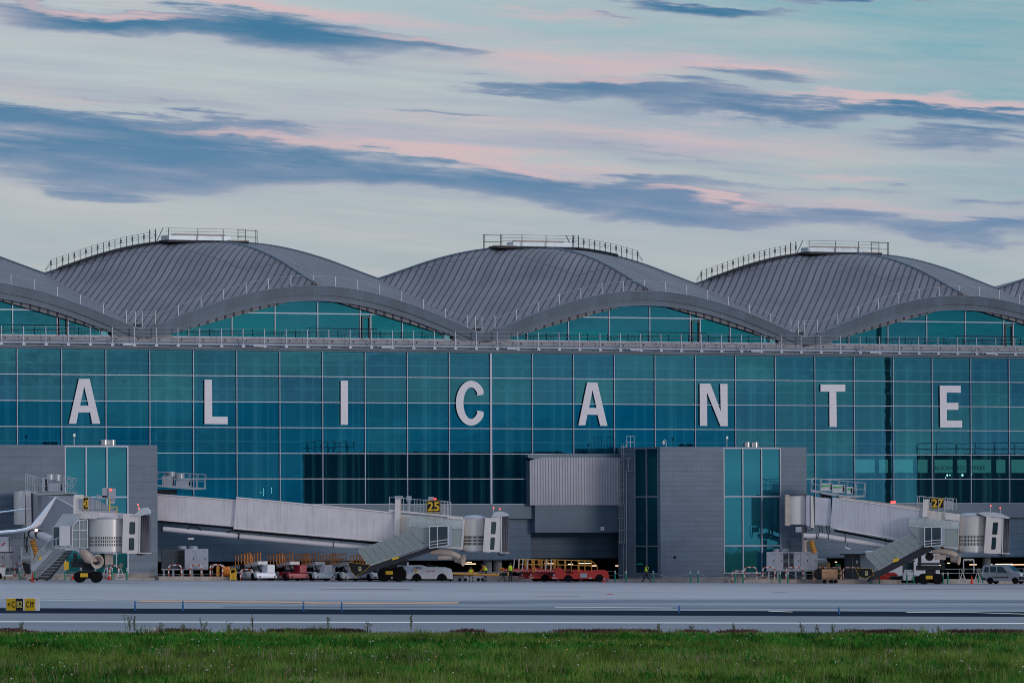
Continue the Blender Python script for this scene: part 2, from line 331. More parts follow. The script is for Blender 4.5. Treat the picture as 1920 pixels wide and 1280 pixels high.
# ------------------------------------------------------------ mesh helpers
class MB:
    def __init__(s, xf=None): s.v = []; s.f = []; s.mi = []; s.uv = None; s.xf = xf; s.cur = 0; s.smooth = False
    def add(s, vs, fs):
        o = len(s.v)
        s.v += [(s.xf(*q) if s.xf else Vector(q)) for q in vs]
        for f in fs: s.f.append([i + o for i in f]); s.mi.append(s.cur)
        return s
    def box(s, x0, x1, y0, y1, z0, z1):
        x0, x1 = min(x0, x1), max(x0, x1); y0, y1 = min(y0, y1), max(y0, y1); z0, z1 = min(z0, z1), max(z0, z1)
        return s.add([(x0, y0, z0), (x1, y0, z0), (x1, y1, z0), (x0, y1, z0), (x0, y0, z1), (x1, y0, z1), (x1, y1, z1), (x0, y1, z1)],
              [(0, 3, 2, 1), (4, 5, 6, 7), (0, 1, 5, 4), (1, 2, 6, 5), (2, 3, 7, 6), (3, 0, 4, 7)])
    def cbox(s, x0, x1, y0, y1, z0, z1, c=.05):       # box with chamfered vertical+top edges
        pts = [(x0 + c, y0), (x1 - c, y0), (x1, y0 + c), (x1, y1 - c), (x1 - c, y1), (x0 + c, y1), (x0, y1 - c), (x0, y0 + c)]
        n = 8; vs = [(x, y, z0) for x, y in pts] + [(x, y, z1 - c) for x, y in pts]
        cx, cy = (x0 + x1) / 2, (y0 + y1) / 2
        vs += [(cx + (x - cx) * (1 - 2 * c / (x1 - x0)), cy + (y - cy) * (1 - 2 * c / (y1 - y0)), z1) for x, y in pts]
        fs = [tuple(range(n))[::-1], tuple(range(2 * n, 3 * n))]
        for k in (0, 1): fs += [(k * n + i, k * n + (i + 1) % n, (k + 1) * n + (i + 1) % n, (k + 1) * n + i) for i in range(n)]
        return s.add(vs, fs)
    def bar(s, p, q, w, h=None):                      # square bar between two points
        p, q = Vector(p), Vector(q); h = h or w
        if s.xf: p, q = s.xf(*p), s.xf(*q)
        d = (q - p)
        if d.length < 1e-6: return s
        d.normalize(); up = Vector((0, 0, 1)) if abs(d.z) < .9 else Vector((0, 1, 0))
        a = d.cross(up).normalized() * w / 2; b = a.cross(d).normalized() * h / 2
        vs = [p - a - b, p + a - b, p + a + b, p - a + b, q - a - b, q + a - b, q + a + b, q - a + b]
        o = len(s.v); s.v += vs
        for f in [(0, 3, 2, 1), (4, 5, 6, 7), (0, 1, 5, 4), (1, 2, 6, 5), (2, 3, 7, 6), (3, 0, 4, 7)]:
            s.f.append([i + o for i in f]); s.mi.append(s.cur)
        return s
    def tube(s, pts, r, n=8, cap=True, r2=None):
        pts = [Vector(p) for p in pts]
        if s.xf: pts = [s.xf(*p) for p in pts]
        m = len(pts); o = len(s.v); prev = None
        rs = r if isinstance(r, (list, tuple)) else [r + ((r2 - r) * i / (m - 1) if r2 is not None else 0) for i in range(m)]
        for i, p in enumerate(pts):
            d = (pts[min(i + 1, m - 1)] - pts[max(i - 1, 0)]).normalized()
            if prev is None:
                up = Vector((0, 0, 1)) if abs(d.z) < .9 else Vector((0, 1, 0)); a = d.cross(up).normalized()
            else: a = (prev - d * prev.dot(d)).normalized()
            prev = a; b = d.cross(a)
            for k in range(n):
                t = 2 * PI * k / n; s.v.append(p + (a * math.cos(t) + b * math.sin(t)) * rs[i])
        for i in range(m - 1):
            for k in range(n):
                s.f.append([o + i * n + k, o + i * n + (k + 1) % n, o + (i + 1) * n + (k + 1) % n, o + (i + 1) * n + k]); s.mi.append(s.cur)
        if cap:
            s.f.append([o + k for k in range(n)][::-1]); s.mi.append(s.cur)
            s.f.append([o + (m - 1) * n + k for k in range(n)]); s.mi.append(s.cur)
        return s
    def prism(s, pts, y0, y1, tf=None):               # outline in x,z pushed from y0 to y1
        n = len(pts)
        ar = sum(pts[i][0] * pts[(i + 1) % n][1] - pts[(i + 1) % n][0] * pts[i][1] for i in range(n))
        if ar < 0: pts = pts[::-1]
        vs = [(x, y0, z) for x, z in pts] + [(x, y1, z) for x, z in pts]
        if tf: vs = [tf(*v) for v in vs]
        return s.add(vs, [tuple(range(n)), tuple(range(n, 2 * n))[::-1]] + [(i, i + n, (i + 1) % n + n, (i + 1) % n) for i in range(n)])
    def lathe(s, prof, c=(0, 0, 0), n=24, axis='z', arc=(0, 2 * PI)):
        vs = []; full = abs(arc[1] - arc[0] - 2 * PI) < 1e-6; k = n if full else n + 1
        for (r, h) in prof:
            for i in range(k):
                t = arc[0] + (arc[1] - arc[0]) * i / n; x, y = r * math.cos(t), r * math.sin(t)
                p = (x, y, h) if axis == 'z' else ((h, x, y) if axis == 'x' else (x, h, y))
                vs.append((c[0] + p[0], c[1] + p[1], c[2] + p[2]))
        fs = []
        for j in range(len(prof) - 1):
            for i in range(n):
                i2 = (i + 1) % k if full else i + 1
                fs.append((j * k + i, j * k + i2, (j + 1) * k + i2, (j + 1) * k + i))
        if full:
            if prof[0][0] > 1e-4: fs.append(tuple(range(k))[::-1])
            if prof[-1][0] > 1e-4: fs.append(tuple(range((len(prof) - 1) * k, len(prof) * k)))
        return s.add(vs, fs)
    def build(s, name, mats, parent=None, smooth=False, uv=None):
        if not isinstance(mats, (list, tuple)): mats = [mats]
        org = Vector((0, 0, 0)); p = parent
        while p is not None: org = org + p.location; p = p.parent
        me = bpy.data.meshes.new(name)
        me.from_pydata([tuple(q - org) for q in s.v], [], s.f)
        for m in mats: me.materials.append(m)
        if len(mats) > 1: me.polygons.foreach_set('material_index', s.mi)
        if uv:
            l = me.uv_layers.new(name='UVMap')
            for lp in me.loops: l.data[lp.index].uv = uv[lp.vertex_index]
        if smooth:
            me.polygons.foreach_set('use_smooth', [True] * len(me.polygons))
            try: me.set_sharp_from_angle(angle=math.radians(35))
            except Exception: pass
        me.validate(); me.update()
        o = bpy.data.objects.new(name, me); col.objects.link(o)
        if parent: o.parent = parent
        return o
def tag(o, label=None, cat=None, group=None, kind=None):
    if label: o['label'] = label
    if cat: o['category'] = cat
    if group: o['group'] = group
    if kind: o['kind'] = kind
    return o
def thing(name, label, cat, at_=(0, 0, 0), group=None):
    o = bpy.data.objects.new(name, None); col.objects.link(o); o.location = at_; o.empty_display_size = .5
    return tag(o, label, cat, group)
def dup(root, loc_, rotz=None, label=None):
    def rec(o, par):
        c = o.copy(); col.objects.link(c)
        if par is not None: c.parent = par
        for k in list(o.children): rec(k, c)
        return c
    r = rec(root, None); r.location = loc_
    if rotz is not None: r.rotation_euler = (0, 0, rotz)
    if label: r['label'] = label
    return r
def textmb(s, h, origin, ux, uz, thick=.02, squeeze=1.0, bold=0.0, center=True):
    """lettering as a mesh; origin = centre, ux/uz = direction vectors of the sign face"""
    cu = bpy.data.curves.new('lettering', 'FONT'); cu.body = s; cu.size = 1; cu.align_x = 'CENTER'; cu.align_y = 'CENTER'; cu.offset = bold; cu.resolution_u = 3
    ob = bpy.data.objects.new('lettering', cu); col.objects.link(ob)
    dg = bpy.context.evaluated_depsgraph_get(); me = bpy.data.meshes.new_from_object(ob.evaluated_get(dg))
    bpy.data.objects.remove(ob)
    zs = [v.co.y for v in me.vertices]; xs = [v.co.x for v in me.vertices]
    k = h / (max(zs) - min(zs)); cz = (max(zs) + min(zs)) / 2; cx = (max(xs) + min(xs)) / 2
    ux, uz = Vector(ux), Vector(uz); nn = ux.cross(uz); mb = MB()
    mb.add([Vector(origin) + ux * ((v.co.x - cx) * k * squeeze) + uz * ((v.co.y - cz) * k) + nn * thick for v in me.vertices], [tuple(p.vertices) for p in me.polygons])
    return mb

# ------------------------------------------------------------ the ground
def GF(a, b, dz=0.0):
    v = F(a, b, 0); v.z = gz(v.x) + dz; return v
def strip(name, a0, a1, b0, b1, dz, m, na=60, nb=1, kind='structure', k0=0, k1=0):
    SK = lambda a: -2.7 - .095 * (max(min(a, -60), -240) + 150)
    mb = MB(); vs = []; fs = []
    for j in range(nb + 1):
        for i in range(na + 1): a_ = a0 + (a1 - a0) * i / na; f_ = j / nb; vs.append(GF(a_, (b0 + k0 * SK(a_)) * (1 - f_) + (b1 + k1 * SK(a_)) * f_, dz))
    for j in range(nb):
        for i in range(na): fs.append((j * (na + 1) + i, j * (na + 1) + i + 1, (j + 1) * (na + 1) + i + 1, (j + 1) * (na + 1) + i))
    mb.add(vs, fs); o = mb.build(name, m); o['kind'] = kind; return o
M_soil = mat('meadow_soil', (.06, .115, .03), .95, 0, .3, .3, spec=.02)
def paving(name, c, rough, streak=.12, spec=.5, patch=.15, tint=None):
    m = mat(name, c, rough, 0, patch, .03, (1, 1, 1), spec=spec)
    t = m.node_tree; N = NT(t); bs = t.nodes['Principled BSDF']; o = N.n('ShaderNodeTexCoord').outputs['Object']
    a = N.vm('DOT_PRODUCT', o, tA, out=1); b = N.vm('DOT_PRODUCT', o, dA, out=1)
    st = N.noise(N.xyz(N.m('MULTIPLY', a, .02), N.m('MULTIPLY', b, .35)), 1.0, 6, .65)
    f = N.mr(st, .3, .7, 1 - streak, 1 + streak)
    prev = bs.inputs['Base Color'].links[0].from_socket
    cc = N.mix(1.0, prev, N.xyz(f, f, f), 'MULTIPLY')
    if tint:
        pk = N.noise(N.xyz(N.m('MULTIPLY', a, .012), N.m('MULTIPLY', b, .09), 4.0), 1.0, 4, .6)
        cc = N.mix(N.mr(pk, .5, .72, 0, .6), cc, tint)
    t.links.new(cc, bs.inputs['Base Color'])
    stn = N.noise(N.xyz(N.m('MULTIPLY', a, .11), N.m('MULTIPLY', b, .16), 9.0), 1.0, 6, .7)
    cc = N.mix(N.mr(stn, .56, .70, 0, .42), cc, tuple(x * .45 for x in c))
    jt = N.m('MAXIMUM', N.mr(N.m('ABSOLUTE', N.m('SUBTRACT', N.m('FRACT', N.m('DIVIDE', a, 7.5)), .5)), .488, .494), N.mr(N.m('ABSOLUTE', N.m('SUBTRACT', N.m('FRACT', N.m('DIVIDE', b, 22.5)), .5)), .48, .49))
    cc = N.mix(N.m('MULTIPLY', jt, .45), cc, tuple(x * .3 for x in c))
    t.links.new(cc, bs.inputs['Base Color'])
    fine = N.noise(N.xyz(N.m('MULTIPLY', a, 1.3), N.m('MULTIPLY', b, 1.3)), 1.0, 4, .7)
    t.links.new(N.mr(N.m('ADD', st, N.m('MULTIPLY', fine, .3)), .4, .9, rough - .08, rough + .1), bs.inputs['Roughness'])
    return m
M_apron = paving('apron_concrete', (.32, .33, .365), .62, .17, .5, tint=(.42, .345, .37))
M_taxi = paving('taxiway_asphalt', (.19, .215, .265), .6, .22, .5)
M_dark = paving('dark_shoulder_asphalt', (.022, .035, .055), 1.0, .1, .0)
M_runway = paving('runway_asphalt', (.165, .185, .22), .72, .12, .4)
M_line = mat('white_marking', (.85, .85, .87), .6, 0, .1, .4)
M_linex = mat('worn_yellow_marking', (.75, .38, .17), .7, 0, .35, .25)
M_liney = mat('faded_pale_marking', (.6, .6, .5), .7, 0, .3, .2)
M_linep = mat('faded_pink_marking', (.48, .34, .3), .7, 0, .3, .3)

g = strip('ground', -2200, 2200, -2000, 3000, -.06, M_soil, 220, 60)
strip('apron', -420, 420, -172, 60, -.02, M_apron, 120, 8)
strip('taxiway', -420, 420, -221.5, -172.5, -.012, M_taxi, 120, 2, k0=1)
strip('runway_shoulder', -420, 420, -246.5, -222, -.016, M_dark, 120, k0=1, k1=1)
strip('runway', -420, 420, -311, -247, .0, M_runway, 120, 2, k1=1)
strip('edge_marking', -420, 420, -280.0, -276.8, .006, M_line, 120)
def painted(name, pts, w, m, dz=.0):
    mb = MB(); L = []
    P = [gnd(x, y) for x, y in pts]; Q = []
    for i in range(len(P) - 1):
        for k in range(8): Q.append(P[i].lerp(P[i + 1], k / 8))
    Q.append(P[-1])
    for q in Q: L.append((Vector((q.x, q.y - w / 2, gz(q.x) + dz)), Vector((q.x, q.y + w / 2, gz(q.x) + dz))))
    n = len(L); mb.add([l[0] for l in L] + [l[1] for l in L], [(i, i + 1, n + i + 1, n + i) for i in range(n - 1)])
    o = mb.build(name, m); o['kind'] = 'structure'; return o
M_wet = paving('dark_taxiway_asphalt', (.12, .15, .20), .65, .25, .4)
painted('asphalt_strip', [(860, 1128), (1150, 1125.5), (1500, 1125.5), (1960, 1126.5)], 20, M_wet, .003)
painted('asphalt_strip', [(1000, 1138), (1400, 1137), (1700, 1138.5), (1960, 1139)], 15, M_wet, .003)
painted('asphalt_strip', [(420, 1137), (700, 1136), (1000, 1138)], 9, M_wet, .003)
painted('taxiway_marking', [(-40, 1126), (75, 1125.2), (200, 1124), (330, 1124)], 4.5, M_liney, .004)
painted('taxiway_marking', [(260, 1127), (330, 1126.5), (430, 1127.5), (520, 1128), (600, 1130), (760, 1130.5), (860, 1129.5)], 8.0, M_linex, .008)
painted('taxiway_marking', [(1040, 1137.5), (1130, 1138), (1260, 1139)], 4, M_liney, .004)
painted('taxiway_marking', [(1440, 1145), (1485, 1146.5)], 4, M_liney, .004)
painted('taxiway_marking', [(1700, 1147.5), (1800, 1147), (1930, 1151)], 4, M_liney, .004)
painted('apron_marking', [(600, 1104), (680, 1103.4), (770, 1103.6)], 5, M_linep, .004)
painted('apron_marking', [(1450, 1108.6), (1472, 1108.6)], 6, M_linep, .004)
painted('apron_marking', [(1138, 1113.2), (1150, 1113.2)], 4, M_cone, .004)
painted('apron_marking', [(1000, 1116), (1090, 1116.4)], 2, M_linep, .004)
painted('apron_marking', [(1690, 1103.4), (1860, 1104.4)], 5, M_linep, .004)

# ------------------------------------------------------------ terminal building
P0, PW, RW, ZB = -13.71, 4.464, 2.362, 7.34
ZR = [7.34, 9.70, 12.05, 14.42, 16.77, 19.16, 21.5]
VA = [-49.9, -14.3, 21.3, 56.9]; PER = 35.6; HALF = 17.8; BF = 8.6
K0, K1 = -22, 18
term = thing('terminal_building', 'long glass fronted airport terminal with wavy grey arched roofs and large white town name', 'terminal', F(0, 8, 0))
def TM(): return MB(F)
for k in range(K0, K1):
    a0, a1 = P0 + PW * k, P0 + PW * (k + 1)
    for nm, zz, m in (('upper_window', ZR[4:], G_top), ('lower_window', ZR[:5], G_low)):
        mb = TM()
        for j in range(len(zz) - 1):
            mb.add([(a0 + .03, 8.06, zz[j] + .03), (a1 - .03, 8.06, zz[j] + .03), (a1 - .03, 8.06, zz[j + 1] - .03), (a0 + .03, 8.06, zz[j + 1] - .03)], [(0, 1, 2, 3)])
        # the greener reflection tint reaches further down on the right half of the facade
        mb.build(nm, G_top if (k > 5 and nm == 'lower_window') else m, term)
for k in range(K0, K1 + 1):
    a = P0 + PW * k; w = .19 if k in (0, -16, 16) else .062
    TM().box(a - w / 2, a + w / 2, 7.93, 8.1, ZR[0], ZR[-1]).build('mullion', M_frame, term)
for j, z in enumerate(ZR):
    if j == 6: continue
    TM().box(P0 + PW * K0, P0 + PW * K1, 7.95, 8.09, z - .034, z + .034).build('transom', M_frame, term)
AL, AR = P0 + PW * K0, P0 + PW * K1
# what is seen through the glass: columns, floor edges, inner walls
for nm_, mm_, lst in (('interior_fins', M_fin, ((.9, .38, 9.4), (1.7, .55, 9.9), (2.25, .2, 9.7))), ('interior_blinds', M_blind, ((2.9, .2, 9.2), (3.5, .5, 10.2), (.45, .3, 10.4), (1.3, .16, 9.6), (4.15, .22, 9.5)))):
    mb = TM(); rf = random.Random(5)
    for k in range(K0, K1):
        a0 = P0 + PW * k
        for da, w, b in lst:
            da += rf.uniform(-.15, .15); mb.box(a0 + da - w / 2, a0 + da + w / 2, b, b + .12, 7.4, 21.4)
            if k % 2: mb.box(a0 + da - w / 2, a0 + da + w / 2, b - .2, b - .1, 22.7, 23.6)
    mb.build(nm_, mm_, term)
mb = TM()
for k in range(K0, K1, 2):
    a0 = P0 + PW * k + 3.05; mb.lathe([(.32, 7.4), (.32, 21.4)], (a0, 10.4, 0), 12)
mb.build('interior_columns', M_column, term)
mb = TM()
for z in (20.2, 17.95, 13.1): mb.box(AL, AR, 8.9, 9.0, z, z + .09)
mb.build('interior_rails', M_column, term)
mb = TM().box(AL, AR, 13, 13.3, 7.3, 21.4); mb.box(AL, AR, 8.5, 13, 7.15, 7.3)
mb.build('inner_wall', M_inner, term)
TM().box(AL, AR, 8.12, 44, 21.3, 21.45).build('roof_slab', M_conc, term)
# parapet, walkway and cornice
mb = TM(); mb.box(AL, AR, 7.75, 8.3, 21.5, 21.62); mb.box(AL, AR, 7.6, 8.5, 21.66, 21.78)
mb.build('cornice', M_band, term)
TM().box(AL, AR, 8.3, 8.9, 21.45, 22.66).build('parapet_wall', M_conc, term)
mb = TM(); mb.tube([(AL, 7.8, 22.02), (AR, 7.8, 22.02)], .09, 8); mb.tube([(AL, 7.85, 22.3), (AR, 7.85, 22.3)], .03, 6)
mb.build('gutter_pipe', M_duct, term)
for k in range(K0 * 2, K1 * 2):
    a = P0 + PW * k / 2 + .55; mb = TM(); mb.box(a - .035, a + .035, 7.72, 7.8, 21.8, 23.5); mb.box(a - .22, a + .1, 7.55, 7.8, 21.78, 21.98)
    if k % 6 == 0:
        mb.bar((a, 7.7, 22.5), (a - .7, 7.5, 21.85), .06); mb.bar((a, 7.7, 22.5), (a + .7, 7.5, 21.85), .06); mb.box(a + .9, a + 1.9, 7.4, 7.9, 21.85, 22.0)
    mb.build('parapet_post', M_frame, term)
mb = TM()
for z in (22.75, 23.1, 23.45): mb.tube([(AL, 7.76, z), (AR, 7.76, z)], .012, 4)
mb.build('safety_wire', M_steel, term)
for k in range(-24, 27):
    TM().lathe([(.07, 8.27), (.07, 8.31)], (P0 + PW * k / 2 + 1.2, 0, 22.42), 8, axis='y').build('drain_hole', M_void, term)

def ztop(m): return 27.55 - 4.4 * (1 - math.sin(PI / 2 * min(m / HALF, 1)))
def zt(a, v): return max(ztop(min(a - v, v + PER - a)), 23.3)
FS = [(0, 23.35), (4, 24.85), (7.6, 26.15), (10.2, 27.05), (12.6, 27.9), (14.3, 28.65), (16.8, 29.75), (19.4, 30.6), (21.9, 31.05), (25.2, 31.2)]
DEP = 20.6
def Fz(s):                                         # smooth interpolation of the vault section
    for i in range(len(FS) - 1):
        if s <= FS[i + 1][0] or i == len(FS) - 2:
            x0, y0 = FS[i]; x1, y1 = FS[i + 1]
            sl_ = lambda j: 0.06 if j >= len(FS) - 1 else (.42 if j <= 0 else (FS[j + 1][1] - FS[j - 1][1]) / (FS[j + 1][0] - FS[j - 1][0]))
            h = x1 - x0; t = (s - x0) / h
            return y0 * (1 + 2 * t) * (1 - t) ** 2 + h * sl_(i) * t * (1 - t) ** 2 + y1 * t * t * (3 - 2 * t) + h * sl_(i + 1) * t * t * (t - 1)
M_zinc = mat('standing_seam_zinc', (.152, .154, .175), .55, .25, .18, .22, (1, 1, 1))
def _zinc():
    t = M_zinc.node_tree; N = NT(t); bs = t.nodes['Principled BSDF']
    u, v, _ = N.sep(N.n('ShaderNodeTexCoord').outputs['UV'])
    k = N.m('FLOOR', N.m('DIVIDE', u, .64)); f = N.m('FRACT', N.m('DIVIDE', u, .64))
    seam = N.mr(N.m('ABSOLUTE', N.m('SUBTRACT', f, .5)), .365, .41)
    wn = N.n('ShaderNodeTexWhiteNoise', noise_dimensions='1D'); t.links.new(k, wn.inputs['W'])
    tri = N.m('PINGPONG', N.m('ADD', k, 297.0), 12.0)
    jv = N.m('ADD', 14.6, N.m('MULTIPLY', tri, .42))
    jt = N.m('MULTIPLY', N.mr(N.m('ABSOLUTE', N.m('SUBTRACT', v, jv)), .10, .05), .75)
    prev = bs.inputs['Base Color'].links[0].from_socket
    ff = N.mr(wn.outputs['Value'], 0, 1, .88, 1.1)
    c = N.mix(1.0, prev, N.xyz(ff, ff, ff), 'MULTIPLY')
    c = N.mix(N.m('MAXIMUM', seam, jt), c, (.022, .03, .055))
    t.links.new(c, bs.inputs['Base Color'])
    b = N.n('ShaderNodeBump'); b.inputs['Strength'].default_value = .8; b.inputs['Distance'].default_value = .06
    t.links.new(seam, b.inputs['Height']); t.links.new(b.outputs[0], bs.inputs['Normal'])
_zinc()
for bi, v0 in enumerate([-85.5] + VA + [-121.1]):
    # vault shell: four faces rising to a crown over the middle of the bay
    NA, NB = 48, 40
    for side in (0, 1):
        mb = MB(); vs = []; uv = []; fs = []
        for j in range(-1, NB + 1):
            skirt = 1.2 if j < 0 else 0
            n = 2 * DEP * max(j, 0) / NB; nn = min(n, 2 * DEP - n) * HALF / DEP
            for i in range(NA // 2 + 1):
                m = HALF * i / (NA // 2); a = v0 + m if side == 0 else v0 + PER - m
                s = (m + nn) / math.sqrt(2); z = Fz(s) + .07 * nn + (.17 * (n - DEP) if n > DEP else 0) - skirt
                vs.append(F(a, BF + n, z)); uv.append(((nn - m) / math.sqrt(2) + .3, s))
        w = NA // 2 + 1
        for j in range(NB + 1):
            for i in range(NA // 2):
                q = (j * w + i, j * w + i + 1, (j + 1) * w + i + 1, (j + 1) * w + i)
                fs.append(q if side == 0 else q[::-1])
        mb.add(vs, fs); mb.build('roof_vault', M_zinc, term, smooth=True, uv=uv)
    # ridge cappings
    mb = TM(); cz = lambda m, n: Fz((m + min(n, 2 * DEP - n) * HALF / DEP) / math.sqrt(2)) + .07 * min(n, 2 * DEP - n) * HALF / DEP
    mb.tube([(v0 + HALF, BF + n / 2, cz(HALF, n / 2) + .02) for n in range(0, 43)], .12, 6)
    mb.tube([(v0 + HALF * 2 * i / 40, BF + DEP, cz(min(HALF * 2 * i / 40, HALF * 2 - HALF * 2 * i / 40), DEP) + .02) for i in range(41)], .12, 6)
    mb.build('ridge_capping', M_band, term, smooth=True)
    # front arch: tall upper band, proud lower strip, soffit
    N_ = 72; As = [v0 + PER * i / N_ for i in range(N_ + 1)]
    for nm, up, lo, b0, b1, mm in (('arch_fascia', 0.0, -.85, 8.3, 9.3, M_fascia), ('arch_trim', -.85, -1.32, 8.42, 8.9, M_fascia2)):
        mb = TM(); vs = []
        for a in As:
            z = zt(a, v0); vs += [(a, b0, z + up), (a, b0, z + lo), (a, b1, z + lo), (a, b1, z + up)]
        fs = []
        for i in range(N_):
            for q in range(4): fs.append((i * 4 + q, i * 4 + (q + 1) % 4, (i + 1) * 4 + (q + 1) % 4, (i + 1) * 4 + q))
        mb.add(vs, fs); mb.build(nm, mm, term)
    mb = TM(); mb.tube([(a, 8.28, zt(a, v0) + .02) for a in As], .035, 5); mb.tube([(a, 8.4, zt(a, v0) - 1.34) for a in As if 4.0 < a - v0 < PER - 4.0], .05, 5)
    mb.build('arch_edge', M_frame, term)
    # concrete springing blocks at both feet of the arch
    for (x0, x1) in ((v0 - .02, v0 + 3.0), (v0 + PER - 3.0, v0 + PER + .02)):
        mb = TM(); n = 8; pts = [(x0, 22.66)] + [(x0 + (x1 - x0) * i / n, min(zt(min(max(x0 + (x1 - x0) * i / n, v0), v0 + PER), v0) - 1.3, 23.9)) for i in range(n + 1)] + [(x1, 22.66)]
        mb.prism(pts, 8.5, 8.9); mb.build('springing_block', M_conc, term)
    # lunette glazing
    mb = TM(); pts_ = [(v0 + 3.2, 21.6)] + [(a, zt(a, v0) - .95) for a in As if v0 + 3.2 < a < v0 + PER - 3.2] + [(v0 + PER - 3.2, 21.6)]; mb.prism(pts_, 10.6, 10.7); mb.build('lunette_blind', M_inner, term)
    zsill = 22.72; ks = [k for k in range(-40, 40) if v0 + 2.5 < P0 + PW * k < v0 + PER - 2.5]
    eds = [v0 + 3.0] + [P0 + PW * k + .0 for k in ks] + [v0 + PER - 3.0]
    for i in range(len(eds) - 1):
        x0, x1 = eds[i], eds[i + 1]; q = 6
        if x1 - x0 < .2: continue
        top = [(x0 + (x1 - x0) * j / q, max(zt(x0 + (x1 - x0) * j / q, v0) - 1.2, zsill + .02)) for j in range(q + 1)]
        mb = TM(); mb.add([(x0, 8.95, zsill), (x1, 8.95, zsill)] + [(x, 8.95, z) for x, z in top[::-1]], [tuple(range(q + 3))])
        mb.build('lunette_window', G_lun, term)
    for k in ks:
        a = P0 + PW * k; mb = TM(); mb.box(a - .045, a + .045, 8.86, 9.0, zsill, zt(a, v0) - 1.1); mb.build('lunette_mullion', M_frame, term)
    zc = 25.02; aa = [a for a in As if zt(a, v0) - 1.25 > zc]
    TM().box(aa[0] - .3, aa[-1] + .3, 8.87, 8.99, zc - .05, zc + .05).build('lunette_transom', M_frame, term)
    TM().box(v0 + 3.0, v0 + PER - 3.0, 8.84, 9.0, zsill - .06, zsill + .06).build('lunette_sill', M_frame, term)
    # maintenance door near the right foot, handrail in front of it
    a = P0 + PW * max(k for k in ks if P0 + PW * k < v0 + PER - 8.4) + (.1 if bi else .1)
    mb = TM(); mb.box(a + .06, a + .14, 8.8, 8.92, zsill, 24.75); mb.box(a + .82, a + .90, 8.8, 8.92, zsill, 24.75); mb.box(a + .06, a + .9, 8.8, 8.92, 24.68, 24.8)
    mb.build('roof_door', M_door, term)
    TM().box(a + .95, a + 1.05, 8.82, 9.0, zsill, 25.0).build('door_post', M_frame, term)
    mb = TM()
    mb.tube([(a - 5.6, 8.6, zsill + .05), (a - 5.6, 8.6, 23.65), (a + 1.5, 8.6, 23.65), (a + 1.5, 8.6, zsill)], .03, 5)
    for q in range(14):
        x = v0 + 3.4 + q * 2.2; mb.tube([(x, 8.65, zsill), (x, 8.65, 23.2)], .022, 4)
    mb.tube([(v0 + 3.2, 8.65, 23.2), (v0 + PER - 3.2, 8.65, 23.2)], .022, 4)
    mb.build('walkway_rail', M_dsteel, term)
    # posts and lifeline along the arch
    for q in range(15):
        a = v0 + 1.5 + 2.33 * q
        TM().box(a - .03, a + .03, 8.75, 8.85, zt(a, v0) - .1, zt(a, v0) + 1.02 + (.35 if q in (0, 14) else 0)).build('lifeline_post', M_lsteel, term)
    mb = TM(); mb.tube([(v0 + 1.5 + 2.33 * q / 2, 8.8, zt(v0 + 1.5 + 2.33 * q / 2, v0) + .98) for q in range(29)], .016, 4)
    mb.tube([(v0 - 1.5, 8.8, 24.5), (v0 + 1.5, 8.8, zt(v0 + 1.5, v0) + .98)], .014, 4)
    mb.build('lifeline', M_lsteel, term)
    mb = TM(); mb.box(v0 - 1.9, v0 + 1.0, 9.6, 10.6, 23.4, 23.85); mb.build('valley_gutter', M_dsteel, term)
    mb = TM()
    for x in (v0 - .35, v0 + .35): mb.box(x - .03, x + .03, 9.2, 9.25, 23.3, 25.0); 
    for z in (23.9, 24.3, 24.7, 24.95): mb.tube([(v0 - 1.4, 9.2, z), (v0 + 1.6, 9.2, z)], .012, 4)
    mb.build('valley_rail', M_lsteel, term)
    # crown platform and stepped handrail
    dirn = 1 if bi % 2 == 0 else -1       # rail on the left or right shoulder
    dirn = -1 if bi in (2, 4) else 1
    cx = v0 + HALF - 1.2; bb = BF + DEP; zt0 = cz(HALF, DEP) + .05
    X = lambda x: cx + (x if dirn == 1 else -x)      # platform local: rail shoulder on the negative side when dirn == 1
    mb = TM(); mb.box(min(X(-4.4), X(4.2)), max(X(-4.4), X(4.2)), bb - 1.6, bb + .3, zt0 - .25, zt0 + .0); mb.build('crown_deck', M_dsteel, term)
    mb = TM(); mb.box(min(X(-4.4), X(2.4)), max(X(-4.4), X(2.4)), bb - 1.4, bb - .1, zt0 - .02, zt0 + .42); mb.build('skylight_box', M_duct, term)
    mb = TM(); mb.box(min(X(-3.4), X(1.9)), max(X(-3.4), X(1.9)), bb - 1.2, bb - .3, zt0 + .43, zt0 + .6); mb.box(min(X(2.1), X(4.3)), max(X(2.1), X(4.3)), bb - 1.5, bb - .5, zt0 - .02, zt0 + .08); mb.build('skylight_lid', M_beige, term)
    mb = TM(); zr = zt0
    for x in (-4.3, -1.2, 1.5, 3.9): mb.box(X(x) - .025, X(x) + .025, bb - 1.55, bb - 1.5, zr - .1, zr + 1.12)
    for z in (1.1, .8, .5): mb.tube([(X(-4.6), bb - 1.52, zr + z), (X(3.9), bb - 1.52, zr + z)], .014, 4)
    for x in (3.4, 5.3, 5.45): mb.bar((X(x), bb - .9, zr - .3), (X(x), bb - .9, zr + 1.1), .06)
    for z in (.4, 1.05): mb.bar((X(3.3), bb - .9, zr + z), (X(5.4), bb - .9, zr + z), .06)
    mb.build('crown_rail', M_grsteel, term)
    mb = TM()
    def cr(m): mm = max(HALF - abs((m if dirn == 1 else -m) - 1.2), 0); return cz(mm, DEP)
    ns = 19 if dirn == 1 else 13; P_ = []
    for q in range(ns):
        m = -5.0 - q * .61; x = X(m); zb = cr(m); P_.append((x, bb - .15, zb)); mb.box(x - .025, x + .025, bb - .18, bb - .12, zb - .2, zb + 1.15)
        if q % 2 == 0: mb.box(x - .07, x + .07, bb - .2, bb - .1, zb + .62, zb + .98)
